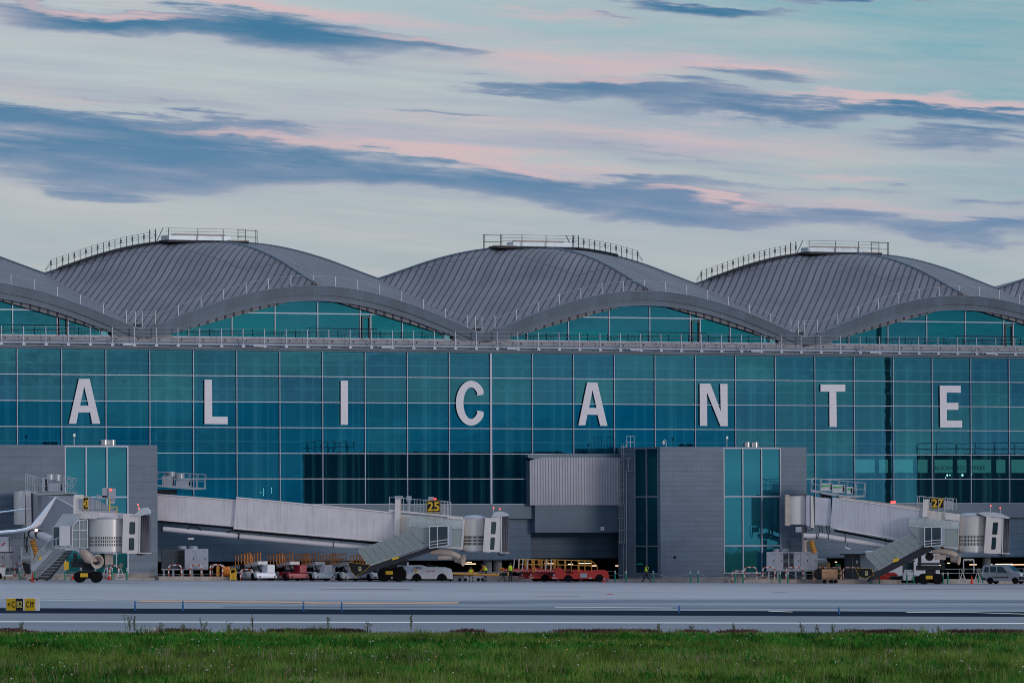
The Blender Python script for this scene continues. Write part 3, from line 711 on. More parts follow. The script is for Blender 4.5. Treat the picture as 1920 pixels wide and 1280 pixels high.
    for h in (1.12, .85, .62): mb.tube([(p[0], p[1], p[2] + h) for p in P_] + [(X(-5.0 - ns * .61), bb - .15, cr(-5.0 - ns * .61) + .3)], .014, 4)
    mb.bar(P_[0], (P_[0][0], P_[0][1], P_[0][2] + 1.4), .09); mb.bar((P_[0][0], P_[0][1], P_[0][2]), (X(-4.2), bb - .2, zr + 1.2), .06); mb.bar((P_[1][0], P_[1][1], P_[1][2]), (P_[1][0], P_[1][1], P_[1][2] + 1.4), .1)
    mb.build('ridge_handrail', M_grsteel, term)
    mb = TM(); mb.tube([(X(-3 - q * .37), bb - .25, cr(-3 - q * .37) + .12) for q in range(34 if dirn == 1 else 20)], .11, 5)
    mb.build('ridge_walkway', M_dsteel, term)

# the name on the glass
def pl(px, py): a, z = loc(px, py, 7.9); return (a, z)
LET = {
 'A': ([(129, 794), (148, 710), (168, 710), (188, 794), (173, 794), (169, 773), (147, 773), (143, 794)], [(158, 724), (150, 760), (166, 760)]),
 'L': ([(383.5, 711.5), (397.5, 711.5), (398, 780.5), (427, 781), (427, 795), (383.5, 794.5)], None),
 'I': ([(639, 713.5), (652.5, 713.5), (652.5, 796), (639, 796)], None),
 'A2': ([(1084.5, 797), (1101, 717), (1120, 717), (1139, 798), (1125.5, 798), (1120.5, 777.5), (1101.5, 777), (1097.5, 797)], [(1111, 730.5), (1104.5, 764.5), (1118.5, 764.5)]),
 'N': ([(1312, 719), (1332, 719), (1351.5, 771), (1350.5, 719.5), (1364, 719.5), (1364.5, 798.5), (1351, 798.5), (1325.5, 735), (1326, 798), (1312.5, 798)], None),
 'T': ([(1538.5, 720.5), (1585, 720.5), (1585, 734), (1568, 734), (1569, 800), (1555.5, 800), (1555, 734), (1538.5, 734)], None),
 'E': ([(1762, 722.5), (1801.5, 723), (1801.5, 736), (1775, 735.5), (1775, 755), (1797, 755), (1797, 768), (1775.5, 768), (1775.5, 788), (1804, 788), (1804, 801), (1763, 801)], None)}
def poly_faces(outer, hole):
    from mathutils.geometry import tessellate_polygon
    loops = [[Vector((x, y, 0)) for x, y in outer]] + ([[Vector((x, y, 0)) for x, y in hole]] if hole else [])
    pts = [p for l in loops for p in l]
    return pts, tessellate_polygon(loops)
for ch, (outer, hole) in LET.items():
    o2 = [pl(*p) for p in outer]; h2 = [pl(*p) for p in hole] if hole else None
    pts, tris = poly_faces(o2, h2)
    mb = TM(); mb.add([(p.x, 7.9, p.y) for p in pts], [tuple(t_) for t_ in tris])
    tag(mb.build('letter', M_letter, term), 'white letter %s of the town name on the facade glass' % ch[0])
mb = TM(); ou, inn = [], []
for i in range(41):                                   # C : open ring
    t = math.radians(28 + (332 - 28) * i / 40)
    ou.append(pl(883.5 + 28.5 * math.cos(t), 755.5 - 42 * math.sin(t))); inn.append(pl(883.5 + 14.5 * math.cos(t), 755.5 - 29.5 * math.sin(t)))
inn[0] = pl(893.5, 741.5); inn[-1] = pl(893.5, 769); ou[0] = pl(906.5, 739.5); ou[-1] = pl(906.5, 771.5)
mb.add([(x, 7.9, z) for x, z in ou + inn], [(i, i + 1, 41 + i + 1, 41 + i) for i in range(40)])
tag(mb.build('letter', M_letter, term), 'white letter C of the town name on the facade glass')

# lower storey: proud band, wall, open undercroft
mb = TM(); mb.box(AL, -9.3, 7.85, 8.4, 5.96, 7.29); mb.box(16.2, AR, 7.85, 8.4, 5.96, 7.29); mb.build('storey_band', M_band, term)
mb = TM(); mb.box(AL, -9.3, 8.3, 8.6, 2.1, 5.97); mb.box(16.2, AR, 8.3, 8.6, 2.1, 5.97); mb.build('lower_wall', M_wall, term)
mb = TM(); mb.box(-9.3, 0.0, 7.45, 8.6, 4.65, 7.2); mb.build('overhang_block', M_band, term)
mb = TM(); mb.box(-9.4, 6, 10.0, 10.3, 2.1, 7.0); mb.box(-9.55, -9.35, 8.6, 10.2, 2.1, 4.64); mb.build('recessed_wall', M_wall, term)
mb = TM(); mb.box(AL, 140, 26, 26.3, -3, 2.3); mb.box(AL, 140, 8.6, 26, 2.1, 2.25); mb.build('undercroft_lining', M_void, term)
for px in (914, 933, 1850, 620, 480):
    a, _ = loc(px, 1060, 9.6)
    TM().lathe([(.42, -1), (.42, 2.12)], (a, 9.6, 0), 16).build('undercroft_column', M_conc, term, smooth=True)
mb = TM()
for (px, py, w) in ((880, 1053.5, .5), (882, 1056.5, 1.2), (1031, 1056, 1.1), (1098, 1055.5, 1.4), (1115, 1060, .5), (1158, 1060, .4), (1779, 1055, .3), (1764, 1059, .3), (1825, 1058, .8), (1855, 1057.5, .7), (1883, 1057, 2.0), (1908, 1058, 1.6), (584, 1058, .3), (624, 1060, .3), (1568, 1053, .2), (1500, 1056, .3), (1000, 1058, .6), (1070, 1057, .5)):
    a, z = loc(px, py, 14); mb.box(a - w / 2, a + w / 2, 14, 14.08, z - .03, z + .03)
mb.build('ceiling_lights', M_lampw, term)
mb = TM()
for z in (.55, .95):
    for x0, x1 in ((-56, 0), (16.5, 60)): mb.tube([(x0, 8.9, z), (x1, 8.9, z)], .035, 5)
for k in range(45):
    x = -56 + k * 2.5
    if not -1 < x < 16: mb.tube([(x, 8.9, -.8), (x, 8.9, .98)], .03, 5)
mb.build('undercroft_rail', M_lsteel, term)
mb = TM(); vs_ = loc(1129.5, 990.5, 7.42); mb.box(vs_[0] - .18, vs_[0] + .18, 7.40, 7.45, vs_[1] - .17, vs_[1] + .17); wallsign = mb.build('wall_sign', M_refl, term)
o_ = F(vs_[0], 7.38, vs_[1]); textmb('E', .2, o_, TT, (0, 0, 1)).build('sign_lettering', M_door, wallsign)
# corrugated plant screen
mb = TM(); n = 33; x0, x1 = -9.95, -.1; zt_l, zt_r = 11.42, 11.72
vs, fs = [], []
for i in range(n * 4 + 1):
    ph = i % 4; x = x0 + (x1 - x0) * i / (n * 4); b = 7.35 - (.09 if ph in (0, 1) else 0); zt_ = zt_l + (zt_r - zt_l) * min(i / 18, 1)
    vs += [(x, b, 7.22), (x, b, zt_)]
for i in range(n * 4): fs.append((2 * i, 2 * i + 2, 2 * i + 3, 2 * i + 1))
mb.add(vs, fs); M_corr = mat('corrugated_sheet', (.4, .41, .47), .5, .15, .06, 1)
mb.build('corrugated_screen', M_corr, term)
mb = TM(); mb.box(x0 - .02, x1, 7.4, 8.0, 7.21, 11.4); mb.prism([(x0 + 1.2, 11.45), (x1, 11.72), (x1, 12.1), (x0 + 3, 12.05), (x0 - .1, 11.95), (x0 - .1, 11.7)], 7.42, 8.0); mb.build('screen_backing', M_band, term)
# duty free shop light boxes seen through the glass (warm green glow), lettering
mb = TM(); zlo, zhi = loc(1700, 886, 9)[1], loc(1700, 861, 9)[1]
for (p0_, p1_) in ((1604, 1640), (1649, 1665), (1676, 1712), (1722, 1739), (1753, 1786), (1796, 1812), (1824, 1858), (1869, 1885), (1897, 1940)):
    a0_, _ = loc(p0_, 870, 8.7); a1_, _ = loc(p1_, 870, 8.7); mb.box(a0_, a1_, 8.7, 8.8, zlo, zhi)
shop = mb.build('shop_lightbox', M_signbox, term)
a_, z_ = loc(1799, 877, 8.66); textmb('ALICANTEDUTYFREE', .42, F(a_, 8.66, z_), TT, (0, 0, 1), squeeze=1.05).build('shop_lettering', M_signtxt, shop)
mb = TM()
for (px, py, r) in ((1776, 890.5, .1), (1781, 890.5, .06), (1773, 895, .05), (1804.5, 890.5, .11), (1822, 889, .04), (494, 916, .035), (494, 920, .035), (494, 924, .035), (494, 928, .035), (509, 915, .035), (509, 919, .035), (509, 923, .035), (489, 923, .035)):
    a_, z_ = loc(px, py, 8.6); mb.lathe([(r, 8.58), (r, 8.6)], (a_, 0, z_), 8, axis='y')
mb.build('interior_lamps', M_lampg, term)

# ------------------------------------------------------------ boarding piers
def pier(a1, w, m, gl0, gl1, label, side=None, vents=(), grp='pier blocks in front of the terminal'):
    t = thing('pier_block', label, 'pier building', F(a1, 0, 0), grp); a0 = a1 - w; Z = 12.65
    zg = gz(F(a1, 0, 0).x)
    rows = [.76, 3.34, 7.98, 12.53]
    mb = TM(); mb.box(a0, gl0, 0, 7.9, zg + .35, Z); mb.box(gl1, a1, 0, 7.9, zg + .35, Z); mb.box(gl0, gl1, .35, 7.9, zg + .2, rows[0]); mb.box(gl0, gl1, 2.6, 7.9, rows[0], Z - .05); mb.box(gl0, gl1, .0, 2.6, 12.56, Z)
    if side:
        mb = TM(); mb.box(a0 + .4, gl0, 0, 7.9, zg + .35, Z); mb.box(gl1, a1, 0, 7.9, zg + .35, Z); mb.box(gl0, gl1, .35, 7.9, zg + .2, rows[0]); mb.box(gl0, gl1, 2.6, 7.9, rows[0], Z - .05); mb.box(gl0, gl1, 0, 2.6, 12.56, Z)
        mb.box(a0, a0 + .39, .002, side[0], zg + .35, Z - .003); mb.box(a0, a0 + .39, side[1], 7.9, zg + .35, Z - .003); mb.box(a0 + .002, a0 + .39, side[0], side[1], zg + .3, rows[0]); mb.box(a0 + .002, a0 + .39, side[0], side[1], 12.56, Z - .004)
    mb.build('wall', m, t)
    n = 3; gw = (gl1 - gl0) / n
    for i in range(n):
        for j in range(3):
            if gl0 + gw * i > 40: continue
            mb = TM(); x0, x1 = gl0 + gw * i, gl0 + gw * (i + 1)
            mb.add([(x0 + .04, .08, rows[j]), (x1 - .04, .08, rows[j]), (x1 - .04, .08, rows[j + 1]), (x0 + .04, .08, rows[j + 1])], [(0, 1, 2, 3)]); mb.build('window', G_pier, t)
    mb = TM()
    for i in range(n + 1): mb.box(gl0 + gw * i - .06, gl0 + gw * i + .06, -.03, .1, rows[0], 12.56)
    for z in rows: mb.box(gl0 - .05, gl1 + .05, -.028, .098, z - .06, z + .06)
    mb.build('window_frame', M_frame, t)
    if side:
        for i in range(2):
            y0 = side[0] + (side[1] - side[0]) * i / 2; y1 = side[0] + (side[1] - side[0]) * (i + 1) / 2
            for j in range(3):
                mb = TM(); mb.add([(a0 + .07, y0, rows[j]), (a0 + .07, y0, rows[j + 1]), (a0 + .07, y1, rows[j + 1]), (a0 + .07, y1, rows[j])], [(0, 1, 2, 3)]); mb.build('side_window', G_side, t)
        mb = TM()
        for i in range(3):
            y0 = side[0] + (side[1] - side[0]) * i / 2; mb.box(a0 - .03, a0 + .09, y0 - .07, y0 + .07, rows[0], 12.56)
        for z in rows: mb.box(a0 - .028, a0 + .088, side[0], side[1], z - .06, z + .06)
        mb.build('side_window_frame', M_frame, t)
    mb = TM(); mb.box(a0 - .02, a1 - .55, -.28, 7, zg - .6, zg + .62); mb.build('plinth', M_plinth, t)
    # things seen inside through the panes
    mb = TM(); mb.box(gl0 + .1, gl1 - .1, 1.3, 1.4, 4.7, 5.7); mb.box(gl0 + .1, gl1 - .1, 1.2, 2.5, 7.2, 7.35); mb.box(gl0 + .2, gl1 - .2, 1.1, 1.15, 9.2, 9.24); mb.build('inner_landing', M_inner, t)
    for (px, r) in vents:
        a_, _ = loc(px, 836, 2.0); mb = TM(); mb.lathe([(r, Z - .1), (r, Z + .48), (r * .9, Z + .5)], (a_, 2.0, 0), 20)
        mb.build('roof_vent', mat('polished_steel', (.6, .6, .6), .22, .95, .05), t, smooth=True)
    return t
G_side = glassmat('pier_side_glass', (.0, .16, .2), (.01, .15, .19), .35, .8, wob=.001)
p2 = pier(16.11, 16.11, M_clad, 6.96, 13.2, 'grey pier block right of the corrugated screen, glazed on front and side', side=(.42, 4.75), vents=((1400, .33), (1415, .4)))
p1 = pier(-52.63, 24, M_clad1, -61.85, -55.61, 'grey pier block behind gate 43, two steel vents on its roof', vents=((195, .42), (209, .42)))
p3 = pier(87.5, 16.11, M_clad, 78.3, 84.6, 'grey clad pier block beyond the right edge', side=(.42, 4.75))
mb = TM(); a_, z_ = loc(1265, 1044, 0); mb.lathe([(.14, -.03), (.14, .0)], (a_, 0, z_), 12, axis='y'); mb.build('wall_outlet', M_void, p2)
# joint line and drain pipes / caged ladder on the side of the right pier
mb = TM(); mb.tube([(-.12, 6.1, .4), (-.12, 6.1, 10.4)], .05, 6); mb.tube([(-.12, 5.75, 10.5), (-.12, 5.75, 11.6)], .05, 6); mb.bar((-.15, 6.5, 11.65), (-.15, 4.9, 11.65), .08); mb.bar((-.15, 6.2, 10.4), (-.15, 4.9, 10.4), .08)
mb.build('drain_pipe', M_steel, p2)
cage = thing('caged_ladder', 'galvanised caged ladder running up the side of the pier beside the corrugated screen', 'ladder', F(-.3, 7.2, gz(15)))
def ladder(px0, px1, b, z0, z1, hoops=True):
    a0, _ = loc(px0, 950, b); a1, _ = loc(px1, 950, b)
    mb = TM()
    for a in (a0, a1): mb.tube([(a, b, z0), (a, b, z1)], .025, 5)
    k = z0
    while k < z1: mb.tube([(a0, b, k), (a1, b, k)], .024, 4); k += .3
    mb.build('ladder_rungs', M_lsteel, cage)
    if hoops:
        mb = TM(); aL, _ = loc(px0 - 3, 950, b); aR, _ = loc(px1 + 9, 950, b); k = z0 + (1.9 if z0 < 3 else .1)
        while k < z1 + .1:
            mb.tube([(aL, b, k), (aL, b - .65, k), (aR, b - .65, k), (aR, b, k)], .035, 4); k += 1.15
        for q in range(4):
            a = aL + (aR - aL) * q / 3; mb.tube([(a, b - .65, z0 + (1.9 if z0 < 3 else .1)), (a, b - .65, z1 + .1)], .026, 4)
        mb.build('ladder_cage', M_lsteel, cage)
ladder(1166, 1174, 6.9, 7.3, 12.9); ladder(1161, 1168, 7.0, 3.6, 7.2); ladder(1169, 1176, 6.6, .3, 3.6, False)
mb = TM(); za = 12.65
for (p, q) in (((1175, 6.2), (1189, 6.2)), ((1175, 5.0), (1189, 5.0))):
    a0, _ = loc(p[0], 830, p[1]); a1, _ = loc(q[0], 830, q[1])
    for z in (za + .5, za + 1.05): mb.tube([(a0, p[1], z), (a1, p[1], z)], .022, 5)
    for a in (a0, (a0 + a1) / 2, a1): mb.tube([(a, p[1], za), (a, p[1], za + 1.05)], .025, 5)
mb.build('top_guard', M_steel, cage)
# small things on the pier roofs
def camera_mast(px, b, z, h, label):
    a, _ = loc(px, 830, b); t = thing('security_camera', label, 'security camera', F(a, b, z))
    mb = TM(); mb.tube([(a, b, z), (a - .02, b, z + h), (a - .14, b, z + h + .12), (a - .3, b, z + h)], .035, 6); mb.build('arm', M_white, t)
    mb = TM(); mb.lathe([(.02, z + h - .38), (.12, z + h - .3), (.13, z + h - .12), (.05, z + h)], (a - .3, b, 0), 12); mb.build('dome', M_white, t, smooth=True)
camera_mast(1249, 1.0, 12.65, .55, 'white dome security camera on a short curved mast on the pier roof edge')
def pole_box(px, b, z, label):
    a, _ = loc(px, 830, b); t = thing('roof_antenna', label, 'antenna', F(a, b, z), 'thin antennas on the pier roofs')
    TM().box(a - .02, a + .02, b, b + .04, z, z + 1.0).build('pole', M_steel, t)
    TM().box(a - .1, a + .1, b - .06, b + .1, z + .8, z + 1.05).build('box', M_steel, t)
pole_box(1363, 3, 12.65, 'thin antenna with a small grey box above the right pier roof')
pole_box(139, 3, 12.65, 'thin antenna with a small grey box above the left pier roof')

# tall lighting mast beyond the right edge, mirrored in the facade
vm_ = F(0, 8, 0)
ppos = at(1880, 900, 690) + Vector((.882, -.474, 0)) * 42
mast = thing('lighting_mast', 'tall lighting mast standing on the apron beyond the right edge', 'light mast', (ppos.x, ppos.y, gz(ppos.x)))
MB().tube([(ppos.x, ppos.y, -.6), (ppos.x, ppos.y, 32)], .34, 14, r2=.28).build('pole', M_dsteel, mast, smooth=True)
MB().box(ppos.x - 1.6, ppos.x + 1.6, ppos.y - .5, ppos.y + .5, 31.6, 32.4).build('lamp_head', M_steel, mast)

# unseen dark blocks added out of frame, only to be mirrored in the facade
def reflected_block(px0, px1, s, z, label):
    p0, p1 = loc(px0, 900, 8)[0], loc(px1, 900, 8)[0]
    r = Vector((.882, -.474, 0)); q0, q1 = F(p0, 8, 0) + r * s, F(p1, 8, 0) + r * s
    q1 = q0 + (q1 - q0)
    n = Vector((.474, .882, 0)); w = (q1 - q0).dot(n)
    q1 = q0 + n * w
    t = thing('reflection_block', label, 'gate building', (q0.x, q0.y, gz(q0.x)))
    mb = MB(); c = [q0, q1, q1 + r * 9, q0 + r * 9]
    mb.add([(p.x, p.y, -3) for p in c] + [(p.x, p.y, z) for p in c], [(0, 1, 2, 3), (4, 5, 6, 7), (0, 1, 5, 4), (1, 2, 6, 5), (2, 3, 7, 6), (3, 0, 4, 7)])
    mb.build('wall', mat('reflection_block_dark', (.012, .02, .035), .6), t)  # near-black colour so the added block mirrors as a dark shape
    mb = MB()
    for k in range(8):
        p = q0 + (q1 - q0) * (k / 7 if px0 > 1500 else k / 40 + .02); mb.tube([(p.x, p.y, z), (p.x, p.y, z + 1.1)], .06, 5)
    e = q1 if px0 > 1500 else q0 + (q1 - q0) * .2
    for h in (.55, 1.1): mb.tube([(q0.x, q0.y, z + h), (e.x, e.y, z + h)], .05, 5)
    mb.build('roof_rail', M_dsteel, t)
reflected_block(432, 995, 80, 13.0, 'unseen dark block added beyond the right edge to be mirrored in the facade glass')
reflected_block(1722, 1990, 45, 12.6, 'unseen dark block with a railed top, added farther beyond the right edge to be mirrored in the glass')

# ------------------------------------------------------------ boarding bridges
def PX(Y):                                         # builder whose coordinates are (picture x, metres behind the near face, picture y)
    return MB(lambda px, d, py: at(px, py, Y) + Vector((0, d, 0)))
def rail_frame(mb, pts0, pts1, d, n, r=.025, mid=True):
    """handrail panel between a bottom line pts0 and a top line pts1 ((x,y) pairs)"""
    (a0, a1), (b0, b1) = pts0, pts1
    for i in range(n + 1):
        t = i / n; mb.tube([(a0[0] + (a1[0] - a0[0]) * t, d, a0[1] + (a1[1] - a0[1]) * t), (b0[0] + (b1[0] - b0[0]) * t, d, b0[1] + (b1[1] - b0[1]) * t)], r, 5)
    mb.tube([(b0[0], d, b0[1]), (b1[0], d, b1[1])], r, 5)
    if mid: mb.tube([((a0[0] + b0[0]) / 2, d, (a0[1] + b0[1]) / 2), ((a1[0] + b1[0]) / 2, d, (a1[1] + b1[1]) / 2)], r * .8, 5)
def quad_slab(mb, p, d0, d1):                      # four picture points extruded from depth d0 to d1
    n = len(p); vs = [(x, d0, y) for x, y in p] + [(x, d1, y) for x, y in p]
    return mb.add(vs, [tuple(range(n)), tuple(range(n, 2 * n))[::-1]] + [(i, (i + 1) % n, (i + 1) % n + n, i + n) for i in range(n)])
def wheel_obj(t, x, y, z, r, w, rim=M_steel, axis='y', nm='wheel'):
    """wheel > rim, centre (x,y,z), width w along +axis"""
    s = w / 2
    wh = MB().lathe([(r * .55, -s), (r * .93, -s), (r, -s * .7), (r, s * .7), (r * .93, s), (r * .55, s)], (x, y, z), 22, axis=axis).build(nm, M_tyre, t, smooth=True)
    MB().lathe([(r * .1, -s * .9), (r * .3, -s * .95), (r * .56, -s * .8), (r * .56, s * .8), (r * .3, s * .95), (r * .1, s * .9)], (x, y, z), 18, axis=axis).build('rim', rim, wh, smooth=True)
    return wh

def cab_group(t, Y, rot, door, cab, bell, mast, awning, winA, winB, link=None):
    """rotunda, door frame, cab with two windows, bellows, beacons. every quad = (x0,x1,ytop0,ytop1,ybot0,ybot1)"""
    x0, x1, y0, y1 = rot                            # rotunda: seen as a drum
    c = at((x0 + x1) / 2, y0, Y); r = (at(x1, y0, Y).x - at(x0, y0, Y).x) / 2 * 1.06
    zt_, zb = at(x0, y0, Y).z, at(x0, y1, Y).z; cy = Y + 1.55; r = max(r, .9)
    dr = MB().lathe([(r, zb), (r, zt_ - .06), (r * 1.03, zt_)], (c.x, cy, 0), 40).build('rotunda', M_rot, t, smooth=True)
    mb = MB().lathe([(r * 1.05, zt_), (r * 1.05, zt_ + .08), (r * .6, zt_ + .3), (0, zt_ + .34)], (c.x, cy, 0), 32); mb.build('rotunda_roof', M_cab, dr)
    MB().lathe([(r * 1.04, zb - .14), (r * 1.04, zb)], (c.x, cy, 0), 32).build('rotunda_floor', M_cab, dr)
    mb = MB(); h = zt_ - zb
    for row in range(3):
        za = zb + h * (.17 + row * .105); zc_ = za + h * .075
        for k in range(30):
            a = PI + PI * (k + .5) / 30; wd = .034
            ca, sa = math.cos(a), math.sin(a); tx, ty = -sa, ca; px_, py_ = c.x + (r + .008) * ca, cy + (r + .008) * sa
            mb.add([(px_ - tx * wd, py_ - ty * wd, za), (px_ + tx * wd, py_ + ty * wd, za), (px_ + tx * wd, py_ + ty * wd, zc_), (px_ - tx * wd, py_ - ty * wd, zc_)], [(0, 1, 2, 3)])
    mb.build('rotunda_slots', M_vblk, dr)
    quad_slab(PX(Y), door, -.18, 3.1).build('door_frame', M_cream, t)
    cb = quad_slab(PX(Y), cab, .02, 3.0).build('cab', M_cream, t)
    for w in (winA, winB):
        (xa, xb, ya, yb, sk) = w; c_ = 1.3
        pts = [(xa + c_ + sk, ya), (xb - c_ + sk, ya), (xb + sk, ya + c_), (xb, yb - c_), (xb - c_, yb), (xa + c_, yb), (xa, yb - c_), (xa + sk, ya + c_)]
        wn = quad_slab(PX(Y), pts, -.02, .03).build('cab_window', M_win, cb)
        e = .9; pts2 = [(x + (e if x > (xa + xb) / 2 + sk / 2 else -e), y + (e if y > (ya + yb) / 2 else -e)) for x, y in pts]
        quad_slab(PX(Y), pts2, -.005, .01).build('window_gasket', M_vblk, wn)
    # bellows: a curtain of folds
    (bx0, bx1, by0, by1) = bell
    mb = PX(Y); n = 9
    for k in range(n):
        xa = bx0 + (bx1 - bx0) * k / n; xb = bx0 + (bx1 - bx0) * (k + .8) / n; sg = math.sin(k / n * PI) * .6
        mb.add([(xa, .1 - .05, by0 - sg), (xb, .05 - (.12 if k % 2 else 0), by0 - sg), (xb - 1.0 + sg, .05, by1 + .5), (xa - 1.2 + sg * .5, .0, by1), (xa, 2.9, by0), (xb, 2.9, by0), (xb - 1, 2.9, by1), (xa - 1, 2.9, by1)],
               [(0, 1, 2, 3), (4, 5, 6, 7), (0, 1, 5, 4), (1, 2, 6, 5), (2, 3, 7, 6), (3, 0, 4, 7)])
    mb.build('bellows', M_bell, t)
    mb = PX(Y); mb.tube([(bx0 - .4, -.02, by0 - 1), (bx0 - 1.6, -.02, by1 + 1)], .05, 5); mb.box(bx0 - 3.5, bx1 - .2, -.1, 2.9, by1 + .4, by1 + 2.0); mb.build('bumper_sill', M_cream, t)
    quad_slab(PX(Y), awning, -.1, 2.9).build('awning', M_awn, t)
    for (mx, my0, my1) in mast:
        m_ = PX(Y).tube([(mx, .4, my1), (mx, .4, my0)], .022, 6).build('beacon_mast', M_white, t)
        pp = at(mx, my0, Y); MB().lathe([(.0, -.06), (.06, -.04), (.075, 0), (.06, .06), (0, .08)], (pp.x, Y + .4, pp.z), 12).build('beacon', M_lampr, m_)
    mb = PX(Y)
    for k in range(5):
        x = bx0 - 8 + k * 3.2; mb.box(x, x + 1.6, .3 + .2 * k, 1.8, by1 + 1.5, by1 + 3.5 + (k % 3) * .8)
    mb.tube([(bx0 - 6, .5, by1 + 2), (bx0 - 6, .5, by1 + 6), (bx0 + 4, .5, by1 + 6), (bx0 + 5, .5, by1 + 2)], .03, 5)
    mb.build('underframe_gear', M_dsteel, t)
    if link: quad_slab(PX(Y), link, -.05, 3.1).build('link_box', M_cream, t)

def stairs(t, Y, canopy, panel, enc, foot, flap, door, plate, ribs_c, ribs_e, dd=-2.0):
    """service stair on the near side: canopy roof, side panel, sloping enclosure, open truss below"""
    d0, d1 = dd, -.25
    (cx0, cx1, cyt, cyb, cyt2, cyb2) = canopy           # left x, right x, crown y (left), eaves y (left), crown/eaves y (right)
    n = 7; vs = []; mb = PX(Y)
    for j in range(2):
        x = (cx0, cx1)[j]; a, b = ((cyt, cyb), (cyt2, cyb2))[j]
        for i in range(n + 1):
            u = i / n * PI / 2; vs.append((x + (3 if j == 0 else 0) * math.sin(u), d1 + (d0 - d1) * math.cos(u) , b + (a - b) * math.sin(u)))
    mb.add(vs, [(i, i + 1, n + 2 + i, n + 1 + i) for i in range(n)])
    can = mb.build('stair_canopy', G_stair, t, smooth=True)
    mb = PX(Y)
    for k in range(ribs_c + 1):
        f = k / ribs_c; pts = []
        for i in range(n + 1):
            u = i / n * PI / 2; a = cyt + (cyt2 - cyt) * f; b = cyb + (cyb2 - cyb) * f
            pts.append((cx0 + (cx1 - cx0) * f + 3 * (1 - f) * math.sin(u), d1 + (d0 - d1) * math.cos(u) - .02, b + (a - b) * math.sin(u)))
        mb.tube(pts, .035, 5)
    mb.tube([(cx0, d0, cyb), (cx1, d0, cyb2)], .04, 5)
    mb.build('canopy_ribs', M_lsteel, can)
    pn = quad_slab(PX(Y), panel, d0, d0 + .03).build('side_panel', G_stair, t)
    mb = PX(Y)
    for i in range(len(panel)): mb.tube([(panel[i][0], d0 - .02, panel[i][1]), (panel[(i + 1) % len(panel)][0], d0 - .02, panel[(i + 1) % len(panel)][1])], .035, 5)
    mb.build('panel_frame', M_lsteel, pn)
    en = quad_slab(PX(Y), enc, d0, d0 + .03).build('stair_enclosure', G_stair, t)      # [low-left-bottom, low-left-top, high-top, high-bottom]
    quad_slab(PX(Y), enc, d1 - .1, d1 - .07).build('far_side', G_stair, en)
    mb = PX(Y)
    for d in (d0 - .02, d1 - .1):
        for k in range(ribs_e + 1):
            f = k / ribs_e
            b = (enc[0][0] + (enc[3][0] - enc[0][0]) * f, enc[0][1] + (enc[3][1] - enc[0][1]) * f)
            a = (enc[1][0] + (enc[2][0] - enc[1][0]) * f, enc[1][1] + (enc[2][1] - enc[1][1]) * f)
            m_ = ((a[0] * .9 + b[0] * .1) - .8, a[1] * .88 + b[1] * .12)
            mb.tube([(b[0], d, b[1]), (m_[0], d, m_[1]), (a[0] + .6, d + (.25 if d == d0 - .02 else 0), a[1])], .03 if d == d0 - .02 else .02, 5)
        for e in (0, .33):
            lo, hi = enc[0], enc[3]; up, uh = enc[1], enc[2]
            mb.tube([(lo[0] + (up[0] - lo[0]) * e, d, lo[1] + (up[1] - lo[1]) * e), (hi[0] + (uh[0] - hi[0]) * e, d, hi[1] + (uh[1] - hi[1]) * e)], .045 if e == 0 else .018, 5)
    mb.tube([(enc[1][0], d0 + .25, enc[1][1]), (enc[2][0], d0 + .25, enc[2][1])], .03, 5)
    mb.build('enclosure_frame', M_lsteel, en)
    # stringers and treads
    (f0, f1, f2, f3) = foot                              # lower-left top, upper-right top, upper-right bottom, lower-left bottom
    fr = quad_slab(PX(Y), foot, d0 - .03, d0 + .05).build('stringer', M_dsteel, t)
    quad_slab(PX(Y), foot, d1 - .12, d1 - .04).build('stringer', M_dsteel, t)
    mb = PX(Y)
    for k in range(22):
        f = (k + .5) / 22; x = f0[0] + (f1[0] - f0[0]) * f; y = f0[1] + (f1[1] - f0[1]) * f
        h = (f3[1] - f0[1]) * .8; mb.box(x - 1.5, x + 2.2, d0 + .05, d1 - .12, y + h - .4, y + h + .4)
    mb.build('treads', M_dsteel, t)
    mb = PX(Y)
    for k in range(26):
        f = k / 26 * .42; x = f0[0] + (f1[0] - f0[0]) * f; y = f0[1] + (f1[1] - f0[1]) * f
        mb.box(x, x + 1.1, d0 - .06, d0 - .03, y + .2, y + 1.5)
    mb.build('hazard_strip', M_yel, fr)
    mb = PX(Y); mb.tube([(f0[0] + 2, d0 - .06, f0[1] - .2), (f1[0], d0 - .06, f1[1] - .2)], .04, 5); mb.tube([(f0[0] + (f1[0] - f0[0]) * .45, d0 - .06, f0[1] + (f1[1] - f0[1]) * .45 + 3), (f1[0], d0 - .06, f1[1] + 3)], .035, 5)
    mb.build('stair_handrail', M_lsteel, fr)
    fl = quad_slab(PX(Y), flap, d0 - .1, d1 - .1).build('stair_flap', M_vblk, t)
    mb = PX(Y); m = len(flap)
    for i in range(m):
        (ax, ay), (bx, by) = flap[i], flap[(i + 1) % m]; L = max(2, int(math.hypot(bx - ax, by - ay) / 2.4))
        for k in range(L):
            x, y = ax + (bx - ax) * (k + .3) / L, ay + (by - ay) * (k + .3) / L; mb.box(x - .5, x + .5, d0 - .13, d0 - .1, y - .5, y + .5)
    mb.build('hazard_dots', M_yel, fl)
    cx_, cy_ = sum(p[0] for p in flap) / m + 3, sum(p[1] for p in flap) / m
    sg = PX(Y).box(cx_ - 2.6, cx_ + 2.6, d0 - .13, d0 - .1, cy_ - 4, cy_ + 4).build('warning_notice', mat('notice_cream', (.5, .45, .22), .6), fl)
